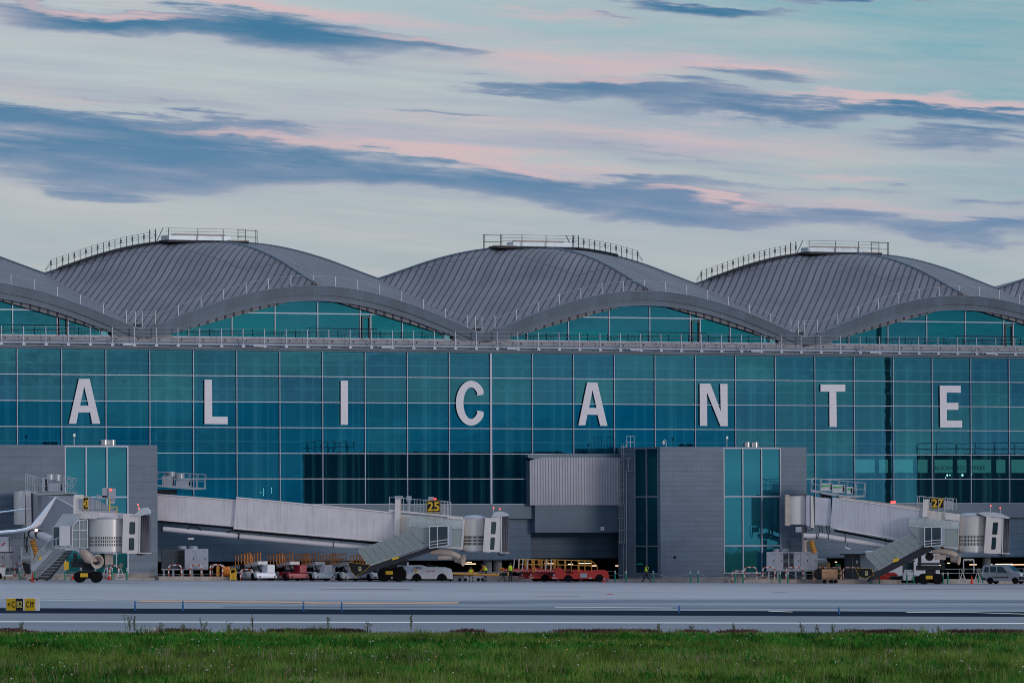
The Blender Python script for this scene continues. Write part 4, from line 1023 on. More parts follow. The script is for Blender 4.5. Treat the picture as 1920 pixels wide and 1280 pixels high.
    quad_slab(PX(Y), [(cx_ - 1.7, cy_), (cx_, cy_ - 3), (cx_ + 1.7, cy_)], d0 - .15, d0 - .13).build('notice_symbol', M_vblk, sg)
    (dx0, dx1, dy0, dy1, sk) = door                       # glazed door frame on the landing
    mb = PX(Y); q = [(dx0, dy0), (dx1, dy0 - sk * .2), (dx1, dy1 - sk), (dx0, dy1)]
    dr = quad_slab(mb, q, d0 - .35, d0 - .32).build('landing_door', G_door, t)
    mb = PX(Y); dd_ = d0 - .37
    for i in range(4): mb.tube([(q[i][0], dd_, q[i][1]), (q[(i + 1) % 4][0], dd_, q[(i + 1) % 4][1])], .05, 5)
    xm = dx0 + (dx1 - dx0) * .42; mb.tube([(xm, dd_, dy0), (xm, dd_, dy1 - sk * .42)], .045, 5); mb.tube([(dx0, dd_, dy1 - (dy1 - dy0) * .28), (dx1, dd_, dy1 - sk - (dy1 - dy0) * .28)], .04, 5); mb.tube([(dx0, dd_, dy1 - (dy1 - dy0) * .14), (dx1, dd_, dy1 - sk - (dy1 - dy0) * .14)], .03, 5)
    mb.box(xm + 2, dx1 - 3, dd_ + .2, dd_ + .25, dy0 + (dy1 - dy0) * .28, dy0 + (dy1 - dy0) * .34)
    mb.build('door_rails', M_white, dr)
    PX(Y).box(dx1 + .3, dx1 + 6.5, d0 - .3, d1, dy0 + 1, dy1 - sk + .5).build('door_side_panel', M_duct, t)
    (px0, px1, py0, py1, pk) = plate
    quad_slab(PX(Y), [(px0, py1), (px0, py0 + pk), (px1, py0), (px1, py1 - pk)], d0 - .12, d0 - .08).build('orange_plate', M_yel, fr)

def signboard(t, Y, x0, x1, y0, y1, txt, d=-.3, sq=1.0):
    s = PX(Y).box(x0, x1, d, d + .12, y0, y1).build('gate_sign', M_yel, t)
    PX(Y).box(x0 + .6, x1 - .6, d - .012, d, y0 + .6, y1 - .6).build('sign_face', M_vblk, s)
    o = at((x0 + x1) / 2, (y0 + y1) / 2, Y) + Vector((0, d - .02, 0)); h = (y1 - y0 - 5.0) * Y / FPX
    textmb(txt, h, o, (1, 0, 0), (0, 0, 1), squeeze=sq, bold=.02).build('sign_number', M_yel, s)
def trumpet(t, Y, pts, r, mouth, d=.6):
    """pale air duct ending in a flared mouth that faces right / the viewer"""
    mb = PX(Y); mb.tube([(x, d, y) for x, y in pts], r, 14); (mx, my, mr, ang) = mouth
    p = at(mx, my, Y) + Vector((0, d, 0)); dirv = Vector((math.cos(ang), -math.sin(ang), -.12)).normalized()
    a = dirv.cross(Vector((0, 0, 1))).normalized(); b = a.cross(dirv)
    prof = [(r[-1] if isinstance(r, list) else r, -.75), ((r[-1] if isinstance(r, list) else r) * 1.08, -.4), (mr * .72, -.16), (mr, 0), (mr * 1.02, .04), (mr * .86, .03), (mr * .6, -.15), (mr * .5, -.5), (0, -.5)]
    n = 26; vs = []
    for (rr, h) in prof:
        for k in range(n):
            th_ = 2 * PI * k / n; v = p + dirv * h + (a * math.cos(th_) + b * math.sin(th_)) * rr; vs.append(v)
    m2 = MB(); m2.add(vs, [(j * n + k, j * n + (k + 1) % n, (j + 1) * n + (k + 1) % n, (j + 1) * n + k) for j in range(len(prof) - 1) for k in range(n)])
    dct = mb.build('air_duct', M_beige, t, smooth=True); m2.build('duct_mouth', M_beige, dct, smooth=True)
    return dct
def bogie(t, Y, x0, x1, ybot, rad, ytop, d=.4):
    ws = []
    for x in (x0, x1):
        p = at(x, ybot, Y); wheel_obj(t, p.x, Y + d, gz(p.x) + rad, rad, .5, rim=M_dsteel)
        wheel_obj(t, p.x, Y + d + 1.9, gz(p.x) + rad, rad, .5, rim=M_dsteel)
    mb = PX(Y); xm = (x0 + x1) / 2
    a = at(x0, ybot, Y); b = at(x1, ybot, Y); z0 = gz(a.x) + rad
    m2 = MB(); m2.box(a.x - .3, b.x + .3, Y + d + .4, Y + d + 1.5, z0 - .15, z0 + .3); m2.box((a.x + b.x) / 2 - .45, (a.x + b.x) / 2 + .45, Y + d + .3, Y + d + 1.6, z0 + .2, z0 + .8)
    m2.box(a.x - .7, b.x + .7, Y + d + .2, Y + d + 1.7, z0 + .8, z0 + 1.25)
    m2.build('bogie_frame', M_dsteel, t)
    zt_ = at(xm, ytop, Y).z
    m2 = MB()
    for x in (a.x - .55, b.x + .35): m2.box(x, x + .32, Y + d + .9, Y + d + 1.3, z0 + 1.2, zt_)
    m2.box(a.x - .6, b.x + .7, Y + d + .8, Y + d + 1.4, z0 + 1.3, z0 + 1.5)
    m2.build('lift_column', M_cabd, t)
    MB().box(a.x + .1, a.x + .75, Y + d - .3, Y + d - .26, z0 - .02, z0 + .3).build('orange_plate', M_yel, t)
def roof_plant(t, Y, quad, rails, boxes, green=False, d=.4):
    quad_slab(PX(Y), quad, d, d + 2.4).build('plant_deck', M_lsteel, t)
    mb = PX(Y); (bl, br, tl, tr) = rails
    for dd in (d, d + 2.35): rail_frame(mb, (bl, br), (tl, tr), dd, 6)
    for (p, q) in ((bl, tl), (br, tr)):
        for f in (.5, 1.0):
            x, y = p[0] + (q[0] - p[0]) * f, p[1] + (q[1] - p[1]) * f; mb.tube([(x, d, y), (x, d + 2.35, y)], .022, 5)
    mb.build('plant_rail', M_lsteel, t)
    for (x0, x1, y0, y1) in boxes:
        u = PX(Y).box(x0, x1, d + .6, d + 1.7, y0, y1).build('plant_unit', M_white if green else M_cab, t)
        if green: PX(Y).box(x0 + .3, x1 - 3, d + .585, d + .6, y0 + 3, y0 + 6.4).build('green_stripe', M_gmark, u)
        PX(Y).box(x1 - 4, x1 - .8, d + .58, d + .6, y0 + 1.5, y1 - 1.5).build('vent_grille', M_vblk, u)
GRP = 'boarding bridges at the stands'
# ---- bridge 25
Y = 650.0
b25 = thing('boarding_bridge', 'long pale boarding bridge with number 25, covered stair and red beacons', 'boarding bridge', at(620, 1085, Y), GRP)
quad_slab(PX(Y), [(290, 925), (446, 936.6), (446, 987.5), (290, 974.5)], .25, 2.95).build('tunnel_section', M_bridge, b25)
quad_slab(PX(Y), [(443, 931), (742, 960), (742, 1017.5), (438, 991)], .0, 3.2).build('tunnel_section', M_bridge, b25)
quad_slab(PX(Y), [(741, 963), (872, 972.5), (868, 1030), (741, 1017)], .2, 3.0).build('tunnel_section', M_cream, b25)
mb = PX(Y); mb.tube([(443, -.03, 932.6), (742, -.03, 961.6)], .05, 5); mb.tube([(292, .2, 926.6), (444, .2, 938)], .04, 5); mb.tube([(438, -.03, 990.5), (742, -.03, 1017)], .06, 5)
for x in (460, 545, 600, 662): mb.lathe([(.12, -.1), (.14, .05), (.05, .12)], (x, 1.0, 931 + (x - 443) * .097), 8)
mb.build('tunnel_edge_trim', M_cream, b25)
mb = PX(Y); mb.tube([(297, .9, 977), (438, .9, 990)], .10, 6); mb.tube([(438, .5, 994), (742, .5, 1021)], .13, 6)
for x in (455, 490, 521, 583, 640): mb.box(x - .8, x + .8, .4, .6, 990 + (x - 443) * .09, 999 + (x - 443) * .09)
mb.tube([(352, .5, 991), (358, .5, 986), (366, .5, 986), (378, .5, 993)], .09, 6); mb.tube([(425, .5, 997), (440, .5, 993), (455, .5, 992)], .08, 6)
mb.build('underside_track', M_dsteel, b25)
pp = PX(Y).tube([(304, .6, 991), (446, .6, 1004.5), (692, .6, 1027)], .235, 16).build('air_pipe', M_pipe, b25, smooth=True)
mb = PX(Y)
for x, y in ((302, 990.5), (304, 990.8), (446, 1004.5), (447.5, 1004.7), (624.5, 1020.8)): mb.tube([(x, .6, y), (x + 1.1, .6, y + .1)], .29, 14)
mb.build('pipe_collar', M_dsteel, pp)
quad_slab(PX(Y), [(741, 931), (750.5, 931), (749, 1004), (739, 1004)], -.25, -.05).build('portal_leg', M_cream, b25)
quad_slab(PX(Y), [(750.5, 931), (752.5, 933), (751, 1004), (749, 1004)], -.25, .3).build('portal_leg', M_beige, b25)
mb = PX(Y); mb.box(740, 756, -.3, .6, 929.5, 934.5); mb.box(762, 771, .4, 1.4, 929.5, 939); mb.box(764, 769, .6, 1.2, 939, 958); mb.build('portal_head', M_lsteel, b25)
quad_slab(PX(Y), [(729, 954.5), (846, 966), (846, 969), (729, 958)], -.1, 3.0).build('walkway_deck', M_cream, b25)
def rails(t, Y, lst):
    for (lo, up, d, n) in lst:
        mb = PX(Y); rail_frame(mb, lo, up, d, n); mb.build('walkway_rail', M_lsteel, t)
rails(b25, Y, ((((729.5, 955), (742, 956.5)), ((730, 931), (742, 932)), -.1, 1), (((757, 957), (798, 962)), ((757, 934), (798, 937)), -.1, 4), (((827, 964), (845, 966)), ((827, 938), (845, 941)), -.1, 3), (((729.5, 955), (845, 966)), ((730, 931), (845, 941)), 2.9, 9)))
mb = PX(Y); mb.box(803, 813, .5, 1.3, 931, 937); mb.box(829, 836, .3, .9, 946, 968); mb.box(838, 842, .3, .9, 944, 968); mb.build('control_boxes', M_cab, b25)
PX(Y).box(814, 818, .2, .5, 933.5, 936.5).build('amber_beacon', M_lampr, b25)
signboard(b25, Y, 800.3, 825.2, 937.8, 960, '25')
cab_group(b25, Y, (867, 909.5, 972, 1031.5), [(909.5, 970), (921.5, 971), (918.5, 1035), (905.5, 1034)], [(921.5, 969.5), (941.5, 967.5), (937, 1034.5), (918, 1034)],
          (941, 955, 965, 1034.5), ((925.3, 951.5, 966), (937, 953.8, 966)), [(921, 969), (928, 959.5), (940, 958), (950, 961), (955, 965), (953, 967), (941, 967.5)],
          (919.6, 928.0, 978.8, 999.8, 1.8), (917.8, 925.6, 1007.8, 1028.8, 1.6), link=[(838, 966.5), (868, 968), (868, 973.5), (838, 971.5)])
stairs(b25, Y, (767, 867, 967, 987, 974, 992), [(767.5, 987), (867, 991), (864, 1024.5), (806, 1019.5), (794, 1019.5)],
       [(691, 1060), (673, 1030), (770, 996), (804, 1022)], [(686, 1062), (806, 1021), (824, 1028), (668, 1081)],
       [(653, 1053), (695, 1058), (689, 1066.5), (668, 1080), (659, 1070)], (806, 840.5, 986.5, 1027, 5), (736, 748.5, 1042.5, 1049.5, 3.2), 6, 8)
trumpet(b25, Y, [(806, 1035), (825, 1034.5), (845, 1037), (856, 1042), (862, 1046)], [.2, .28, .3, .3, .28], (868.5, 1050, .52, math.radians(20)))
PX(Y).box(821, 847, .4, 1.3, 1041, 1048).build('duct_heater', M_beige, b25)
bogie(b25, Y, 721, 748, 1089, .66, 1018)
roof_plant(b25, Y, [(290, 908), (362, 913), (384, 914), (384, 916.5), (362, 917.5), (290, 911.5)], ((292, 909), (383, 915), (294, 884), (384, 889)), ((303, 326, 892, 911), (329, 357, 900, 912)))
pq = at(318, 892, Y); MB().lathe([(.45, 0), (.45, .42), (.38, .46)], (pq.x, Y + 1.5, pq.z - .05), 18).build('plant_fan', M_steel, b25, smooth=True)
pq = at(335, 896, Y); MB().lathe([(.45, 0), (.45, .42), (.38, .46)], (pq.x, Y + 1.9, pq.z - .05), 18).build('plant_fan', M_steel, b25, smooth=True)
mb = PX(Y); mb.box(292, 330, 1.0, 2.0, 917, 926); mb.tube([(325, .6, 917), (350, .6, 922), (362, .6, 917)], .03, 5); mb.build('deck_support', M_dsteel, b25)
cc_ = PX(Y).tube([(357, .5, 1003), (357, .5, 1008)], .03, 5).build('camera_bracket', M_dsteel, b25); PX(Y).box(352, 363, .3, .6, 1007.5, 1011).build('camera', M_cream, cc_)

# ---- bridge 27
Y = 676.5
b27 = thing('boarding_bridge', 'shorter boarding bridge with number 27 and green striped roof units', 'boarding bridge', at(1700, 1090, Y), GRP)
quad_slab(PX(Y), [(1528, 931), (1558, 934), (1558, 986), (1528, 983)], .3, 2.9).build('tunnel_section', M_bridge2, b27)
quad_slab(PX(Y), [(1561, 932), (1575, 933.5), (1568, 991), (1557, 989.5)], .0, 3.2).build('tunnel_collar', M_bridge2, b27)
quad_slab(PX(Y), [(1573, 932), (1742, 954.5), (1742, 1021), (1567, 990.5)], .03, 3.15).build('tunnel_section', M_bridge2, b27)
quad_slab(PX(Y), [(1740, 956), (1800, 963.5), (1797, 1030), (1740, 1020)], .2, 3.0).build('tunnel_section', M_cream, b27)
mb = PX(Y); mb.tube([(1574, 0, 934.5), (1730, 0, 957)], .05, 5); mb.tube([(1567, 0, 991), (1740, 0, 1021)], .06, 5); mb.build('tunnel_edge_trim', M_cream, b27)
quad_slab(PX(Y), [(1574, 931.5), (1742, 952.5), (1742, 955.2), (1574, 933.8)], .0, 3.2).build('roof_edge', M_beige, b27)
mb = PX(Y); mb.tube([(1565, .8, 994), (1690, .8, 1018)], .12, 6); mb.tube([(1560, .9, 1006), (1650, .9, 1025)], .08, 6)
for x in (1536, 1541, 1550, 1554, 1585, 1661): mb.tube([(x, .7, 985 + max(0, x - 1566) * .17), (x + (2 if x < 1560 else 0), .7, 1000 + max(0, x - 1566) * .17)], .05, 5)
mb.build('underside_track', M_dsteel, b27)
# rotunda against the pier, with its column
ctr = at(1498, 983, Y); rr_ = 1.1
rt = MB().lathe([(rr_, at(1498, 982.5, Y).z), (rr_, at(1498, 929, Y).z)], (ctr.x - .1, Y + 1.6, 0), 36).build('fixed_rotunda', M_rot, b27, smooth=True)
MB().lathe([(rr_ * 1.06, 0), (rr_ * 1.06, .1), (rr_ * .9, .16)], (ctr.x - .1, Y + 1.6, at(1498, 929, Y).z), 36).build('rotunda_cap', M_cabd, rt)
PX(Y).box(1473, 1482, .7, 2.6, 927, 985).build('wall_seal', M_beige, b27); quad_slab(PX(Y), [(1512, 928), (1519, 928), (1519, 986), (1512, 985)], .1, 3.1).build('door_frame', M_bridge2, b27); quad_slab(PX(Y), [(1520, 929), (1524.5, 929.5), (1527, 990), (1520, 988)], .0, 3.2).build('door_frame', M_cream, b27)
PX(Y).box(1524.5, 1528.5, .3, 3.0, 932, 990).build('rotunda_bellows', M_bell, b27)
mb = PX(Y); mb.box(1492, 1503, .2, .6, 987, 997); mb.build('junction_box', M_cab, b27)
mb = PX(Y); mb.tube([(1481, .3, 985), (1482, .3, 1000), (1487, .3, 1008), (1490, .3, 1005), (1491, .3, 988)], .035, 5); mb.tube([(1510, .3, 988), (1517, .3, 995), (1525, .3, 991)], .04, 5); mb.build('loose_cables', M_dsteel, b27)
mb = MB(); mb.box(at(1501, 0, Y).x, at(1504.5, 0, Y).x, Y + 3.2, Y + 3.6, gz(30) - .2, at(0, 988, Y).z); mb.build('support_post', M_beige, b27)
PX(Y).tube([(1511, 1.0, 1012), (1511, 1.0, 1034)], .26, 12).build('duct_riser', M_beige, b27, smooth=True)
PX(Y).tube([(1522, .6, 1013), (1524, .6, 1025), (1528, .6, 1036)], .26, 12).build('yellow_hose', M_hose, b27, smooth=True)
pp = PX(Y).tube([(1507, .6, 1003.5), (1520, .6, 1004.5), (1540, .6, 1003.5), (1670, .6, 1025.5)], .25, 16).build('air_pipe', M_pipe, b27, smooth=True)
mb = PX(Y)
for x, y in ((1531, 1004), (1534, 1004), (1553, 1005.7), (1585, 1011), (1661, 1024)): mb.tube([(x, .6, y), (x + 1.1, .6, y + .1)], .30, 14)
mb.build('pipe_collar', M_dsteel, pp)
quad_slab(PX(Y), [(1731, 937), (1740, 935), (1738, 969), (1729, 969)], -.25, -.05).build('portal_leg', M_cream, b27); quad_slab(PX(Y), [(1740, 935), (1742.5, 936), (1741, 969), (1738, 969)], -.25, .3).build('portal_leg', M_beige, b27)
rails(b27, Y, ((((1722, 953.5), (1734, 955)), ((1724, 929.5), (1736, 930.5)), -.1, 1), (((1771, 955), (1792, 957)), ((1772, 932.5), (1793, 935)), -.32, 3), (((1722, 953.5), (1790, 957)), ((1724, 929.5), (1791, 935)), 2.9, 6), (((1758, 968), (1770, 969)), ((1760, 935), (1770, 936)), -.36, 1)))
mb = PX(Y); mb.box(1771, 1785, .3, 1.2, 938, 954); mb.box(1745, 1752, .4, 1.0, 957, 966); mb.build('control_boxes', M_cab, b27)
signboard(b27, Y, 1746.5, 1769, 933, 953, '27')
cab_group(b27, Y, (1797.5, 1848.5, 967.5, 1033.5), [(1849.5, 968), (1862, 970), (1857.5, 1037.5), (1844.5, 1036)], [(1862, 967), (1882, 967), (1877, 1038), (1858, 1037)],
          (1881, 1894, 972, 1036), ((1858, 947.5, 963), (1876, 952, 965)), [(1832, 961.5), (1845, 959.5), (1866, 960), (1880, 963.5), (1893.5, 969.5), (1891, 972), (1868, 969), (1850, 968.5)],
          (1861.2, 1869, 979.5, 1000.5, 1.6), (1858, 1865.8, 1007.5, 1028.5, 1.4), link=[(1772, 960), (1800, 964), (1799, 976), (1772, 973)])
stairs(b27, Y, (1702, 1796, 968, 986, 977, 992), [(1703, 987), (1794, 991), (1793, 1025), (1742, 1021), (1726, 1018.5)],
       [(1646, 1068), (1621, 1040), (1703, 1001), (1730, 1019)], [(1634, 1071), (1731, 1019), (1753, 1028), (1625, 1091)],
       [(1602, 1064), (1632, 1065), (1636, 1077), (1620, 1084), (1608, 1079)], (1731, 1762, 988, 1024.5, 3), (1672, 1683, 1045, 1054, 3.4), 6, 7)
trumpet(b27, Y, [(1748, 1034), (1765, 1033), (1785, 1037), (1795, 1042)], [.2, .28, .3, .3], (1799, 1049, .48, math.radians(20)))
PX(Y).box(1754, 1774, .4, 1.3, 1040, 1049).build('duct_heater', M_beige, b27)
pq = at(1743, 1043, Y); MB().lathe([(.22, -.1), (.40, -.1), (.40, .1), (.22, .1)], (pq.x, Y + .2, pq.z), 20, axis='y').build('cable_reel', M_vblk, b27)
bogie(b27, Y, 1734, 1759, 1095, .5, 1022)
roof_plant(b27, Y, [(1521, 917), (1583, 928), (1622, 928), (1623, 931), (1590, 933.5), (1521, 922)], ((1522, 918), (1622, 930), (1524, 896), (1624, 905)), ((1540, 1562, 905.5, 919.5), (1562, 1585, 908, 923.5), (1589, 1600, 912, 925.5)), green=True)
mb = PX(Y); mb.box(1540, 1560, .8, 2.0, 924, 934); mb.tube([(1537, .3, 922), (1541, .3, 932)], .05, 5); mb.tube([(1570, .3, 928), (1572, .3, 934)], .05, 5); mb.build('deck_support', M_dsteel, b27)
PX(Y).box(1671, 1680, .6, 1.0, 939, 942.5).build('roof_beacon', M_lampr, b27)
cc_ = PX(Y).tube([(1590, .5, 1020), (1590, .5, 1027)], .03, 5).build('camera_bracket', M_dsteel, b27); PX(Y).tube([(1585, .4, 1025.5), (1594.5, .4, 1029.5)], .1, 8).build('camera', M_white, cc_)

# ---- bridge 43 comes towards the viewer at the left edge
Y = 604.0
b43 = thing('boarding_bridge', 'boarding bridge with number 43 at the left edge, tunnel running towards the viewer', 'boarding bridge', at(150, 1088, Y), GRP)
def box3(quadA, YA, quadB, YB, dA=2.9, dB=2.9):    # near-side face corners (top,bottom) at two depths, thickness to the right-rear
    mb = MB(); off = Vector((1.0, 0, 0)).normalized()
    (xa, ta, ba), (xb, tb, bb) = quadA, quadB
    P = [at(xa, ta, YA), at(xa, ba, YA), at(xb, tb, YB), at(xb, bb, YB)]; side = (P[2] - P[0]); side.z = 0; side.normalize()
    nn = Vector((-side.y, side.x, 0)); nn = nn if nn.x > 0 else -nn
    Q = [p + nn * dA for p in P]
    mb.add(P + Q, [(0, 1, 3, 2), (4, 6, 7, 5), (0, 2, 6, 4), (1, 5, 7, 3), (0, 4, 5, 1), (2, 3, 7, 6)])
    up = Vector((0, 0, .03)); MB().add([P[0] + up, P[2] + up, Q[2] + up, Q[0] + up], [(0, 1, 2, 3)]).build('tunnel_roof', M_roof43, b43); return mb
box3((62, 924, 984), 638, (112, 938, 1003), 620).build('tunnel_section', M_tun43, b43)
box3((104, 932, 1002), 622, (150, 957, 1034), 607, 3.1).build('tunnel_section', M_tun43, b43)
mb = MB(); p_, q_ = at(104, 931.5, 622), at(150, 956.5, 607); mb.tube([p_, q_], .06, 5); p_, q_ = at(104, 1003, 622), at(150, 1035, 607); mb.tube([p_, q_], .08, 5); mb.build('tunnel_edge_trim', M_cream, b43)
YF = 638
cx_ = at(52, 0, YF).x; MB().lathe([(1.0, at(0, 983, YF).z), (1.0, at(0, 921, YF).z)], (cx_ - .45, YF + 1.5, 0), 30).build('fixed_rotunda', M_rot, b43, smooth=True)
quad_slab(PX(YF), [(37, 920), (47, 920), (47, 984), (37, 980)], -.0, .9).build('weather_panel', M_pipe, b43); quad_slab(PX(YF), [(48, 918), (58, 921), (60, 988), (50, 987)], -.3, 2.8).build('door_frame', M_cream, b43)
PX(YF).box(58, 62.5, -.1, 2.8, 922, 984).build('rotunda_bellows', M_bell, b43)
mb = MB(); mb.tube([at(62, 1001, 636), at(78, 1003, 630), at(100, 1012, 618)], .33, 16); pp = mb.build('air_pipe', M_pipe, b43, smooth=True)
mb = MB(); mb.tube([at(73, 1001, 632), at(74.5, 1001.8, 631)], .40, 14); mb.tube([at(60, 1000, 637), at(61.5, 1001, 636.5)], .40, 14); mb.build('pipe_collar', M_dsteel, pp)
PX(630).tube([(60, .3, 1011), (64, .3, 1025), (69, .3, 1040), (68, .3, 1047)], .24, 12).build('yellow_hose', M_hose, b43, smooth=True)
mb = PX(634); mb.tube([(46, 0, 998), (45, 0, 1020), (47, 0, 1030), (49, 0, 1020), (49, 0, 1005)], .05, 5); mb.tube([(52, 0, 1005), (49, 0, 1028), (50, 0, 1036), (53, 0, 1020)], .05, 5); mb.build('loose_cables', M_dsteel, b43)
MB().box(at(55, 0, 637).x, at(58, 0, 637).x, 638, 638.6, .3, at(0, 984, 637).z).build('support_post', M_cab, b43)
roof_plant(b43, 632, [(47, 917), (73, 924.5), (142, 922), (142, 925), (73, 928), (47, 920)], ((47, 918), (73, 925), (48, 888), (74, 897)), ((78, 88, 895, 921), (90, 117, 905.5, 921)), d=.0)
mb = PX(632); rail_frame(mb, ((73, 925), (142, 923)), ((74, 897), (142, 897)), 0, 1); rail_frame(mb, ((126, 923), (142, 923)), ((126, 898), (142, 897)), 0, 3); rail_frame(mb, ((102, 915), (126, 922)), ((102, 888), (142, 897)), 2.3, 5); mb.build('plant_rail', M_lsteel, b43)
pq = at(90, 897, 632); MB().lathe([(.42, 0), (.42, .5), (.36, .52)], (pq.x, 634, pq.z - .1), 18).build('plant_fan', M_steel, b43, smooth=True)
pq = at(103, 898, 632); MB().lathe([(.42, 0), (.42, .5), (.36, .52)], (pq.x, 634.5, pq.z - .1), 18).build('plant_fan', M_steel, b43, smooth=True)
# top-side equipment around the number board
mb = PX(Y); mb.box(138, 146, -.2, .6, 930, 964); mb.box(139, 156, .2, 1.0, 927, 934); mb.box(139, 154, .1, .9, 961, 966); mb.build('portal_leg', M_cream, b43)
rails(b43, Y, ((((147, 962), (173, 962)), ((147, 935), (174, 939)), -.3, 4), (((180, 952), (190, 958)), ((181, 927), (190, 930)), .6, 3), (((190, 958), (206, 960)), ((190, 930), (206, 934)), .6, 2)))
mb = PX(Y); mb.box(191, 201, .4, 1.2, 914, 932); mb.box(203, 216, .3, 1.0, 915, 935); mb.box(206, 214, .5, 1.0, 935, 944); mb.box(182, 203, .4, 1.0, 929, 935); mb.build('control_boxes', M_cab, b43)
PX(Y).box(204.5, 209, .25, .29, 915.5, 919.5).build('display_face', M_lampr, b43)
quad_slab(PX(Y), [(138, 957), (232, 962), (232, 972), (138, 972)], .2, 3.0).build('tunnel_section', M_bridge, b43)
s_ = PX(Y).box(156.5, 166, -.35, -.25, 932, 955).build('gate_sign', M_yel, b43); PX(Y).box(157.3, 165.2, -.365, -.35, 933, 954).build('sign_face', M_vblk, s_)
textmb('43', .62, at(161.3, 943.5, Y) + Vector((0, -.38, 0)), (1, 0, 0), (0, 0, 1), squeeze=.5, bold=.03).build('sign_number', M_yel, s_)
mb = PX(Y)
for p, q in (((204.5, 950), (206.5, 940)), ((206.5, 950), (219, 950)), ((219, 950), (219, 963)), ((205, 935), (205, 958))): mb.tube([(p[0], .2, p[1]), (q[0], .2, q[1])], .04, 5)
mb.build('yellow_guard', M_yel, b43)
cab_group(b43, Y, (167.5, 231, 972, 1034), [(231, 962.5), (243, 962.5), (241, 1037), (229, 1036)], [(243, 963), (263, 963), (260, 1037), (241, 1037)],
          (263, 281, 966, 1035), ((258.5, 946, 962), (260, 952.5, 963)), [(243, 967), (257, 961), (262, 953), (274, 951), (280, 957), (280, 963), (262, 967)],
          (243.5, 252, 979, 1000, .6), (242, 250.5, 1009, 1030, .4))
trumpet(b43, Y, [(150, 1032), (158, 1038), (165, 1046), (172, 1048)], [.3, .4, .45, .45], (182, 1052, .58, math.radians(62)), d=.3)
PX(Y).box(196, 210, .8, 1.9, 1036, 1058).build('duct_heater', M_beige, b43)
bogie(b43, Y, 148, 179, 1088, .48, 1036)
# covered stair of 43 climbs from the lower left to the cab; its arched end faces the viewer
d0 = -1.6
mb = PX(Y); n = 8; vs = []
for (x, dx_) in ((105, 0), (139, 0)):
    for i in range(n + 1):
        u = i / n * PI / 2; vs.append((x + 26 * (math.sin(u)) * .55, d0 + 1.4 * math.sin(u), 987 - 24 * math.sin(u)))
mb.add(vs, [(i, i + 1, n + 2 + i, n + 1 + i) for i in range(n)]); can = mb.build('stair_canopy', G_stair, b43, smooth=True)
mb = PX(Y)
for f in (0, .2, .4, .6, .8, 1.0): mb.tube([(105 + 34 * f + 26 * math.sin(i / n * PI / 2) * .55, d0 + 1.4 * math.sin(i / n * PI / 2) - .02, 987 - 24 * math.sin(i / n * PI / 2)) for i in range(n + 1)], .035, 5)
mb.build('canopy_ribs', M_lsteel, can)
end = [(138, 1026), (138, 992), (140, 984), (144, 978), (151, 975), (166, 974), (166, 1026)]
pn = quad_slab(PX(Y), end, d0 - .1, d0 - .06).build('end_panel', G_stair, b43)
mb = PX(Y)
for i in range(len(end)): mb.tube([(end[i][0], d0 - .13, end[i][1]), (end[(i + 1) % 7][0], d0 - .13, end[(i + 1) % 7][1])], .05, 5)
mb.tube([(151, d0 - .13, 975), (151, d0 - .13, 1026)], .04, 5); mb.tube([(138, d0 - .13, 994), (166, d0 - .13, 994)], .05, 5); mb.tube([(138, d0 - .13, 1010), (166, d0 - .13, 1010)], .03, 5); mb.tube([(158, d0 - .13, 975), (158, d0 - .13, 994)], .03, 5)
mb.build('panel_frame', M_white, pn)
PX(Y).box(115, 134, d0 - .5, d0 - .4, 986, 1023).build('landing_board', M_white, b43)
dr = PX(Y).box(102.5, 114.5, d0 - .5, d0 - .45, 987, 1024).build('landing_door', G_door, b43)
mb = PX(Y)
for a_, b_ in (((102.5, 987), (114.5, 987)), ((102.5, 987), (102, 1025)), ((114.5, 987), (114.5, 1022)), ((102, 1011), (115, 1008)), ((102, 1025), (115, 1022)), ((108, 1010), (108, 1023))): mb.tube([(a_[0], d0 - .52, a_[1]), (b_[0], d0 - .52, b_[1])], .045, 5)
mb.build('door_rails', M_lsteel, dr)
mb = PX(Y); mb.box(105, 166, d0 - .5, -.1, 1025, 1028)
for x in (116, 127, 137, 150, 163): mb.tube([(x, d0 - .5, 1025), (x, d0 - .5, 1032)], .03, 5)
mb.tube([(116, d0 - .5, 1032), (163, d0 - .5, 1031)], .03, 5); mb.build('landing_deck', M_lsteel, b43)
enc = [(62, 1058), (70, 1040), (101, 1010), (102, 1022)]
en = quad_slab(PX(Y), enc, d0, d0 + .03).build('stair_enclosure', G_stair, b43)
mb = PX(Y); mb.tube([(70, d0, 1039), (102, d0, 1007)], .04, 5); mb.tube([(62, d0, 1061), (104, d0, 1024)], .06, 5)
for f in (.25, .5, .75): mb.tube([(62 + 40 * f, d0, 1060 - 37 * f), (69 + 32 * f, d0, 1040 - 32 * f)], .03, 5)
mb.build('enclosure_frame', M_lsteel, en)
quad_slab(PX(Y), [(59, 1064), (102, 1024), (106, 1028), (66, 1070)], d0 - .04, d0 + .04).build('stringer', M_cab, b43)
quad_slab(PX(Y), [(68, 1084), (122, 1032), (137, 1032), (96, 1084)], -.4, -.3).build('stringer', M_dsteel, b43)
mb = PX(Y)
for k in range(18):
    f = k / 17; mb.box(72 + 50 * f, 92 + 42 * f, -.45, -.38, 1082 - 48 * f, 1082.7 - 48 * f)
mb.tube([(70, -.5, 1083), (122, -.5, 1033)], .05, 5); mb.tube([(63, -.5, 1075), (104, -.5, 1036)], .035, 5); mb.build('treads', M_steel, b43)
quad_slab(PX(Y), [(45, 1053), (57, 1057), (59, 1073), (55, 1076), (50, 1074), (46, 1064)], d0 - .1, -.5).build('stair_flap', M_vblk, b43)
quad_slab(PX(Y), [(76, 1045), (80, 1042), (80, 1048), (76, 1051)], d0 - .1, d0 - .06).build('orange_plate', M_yel, b43)
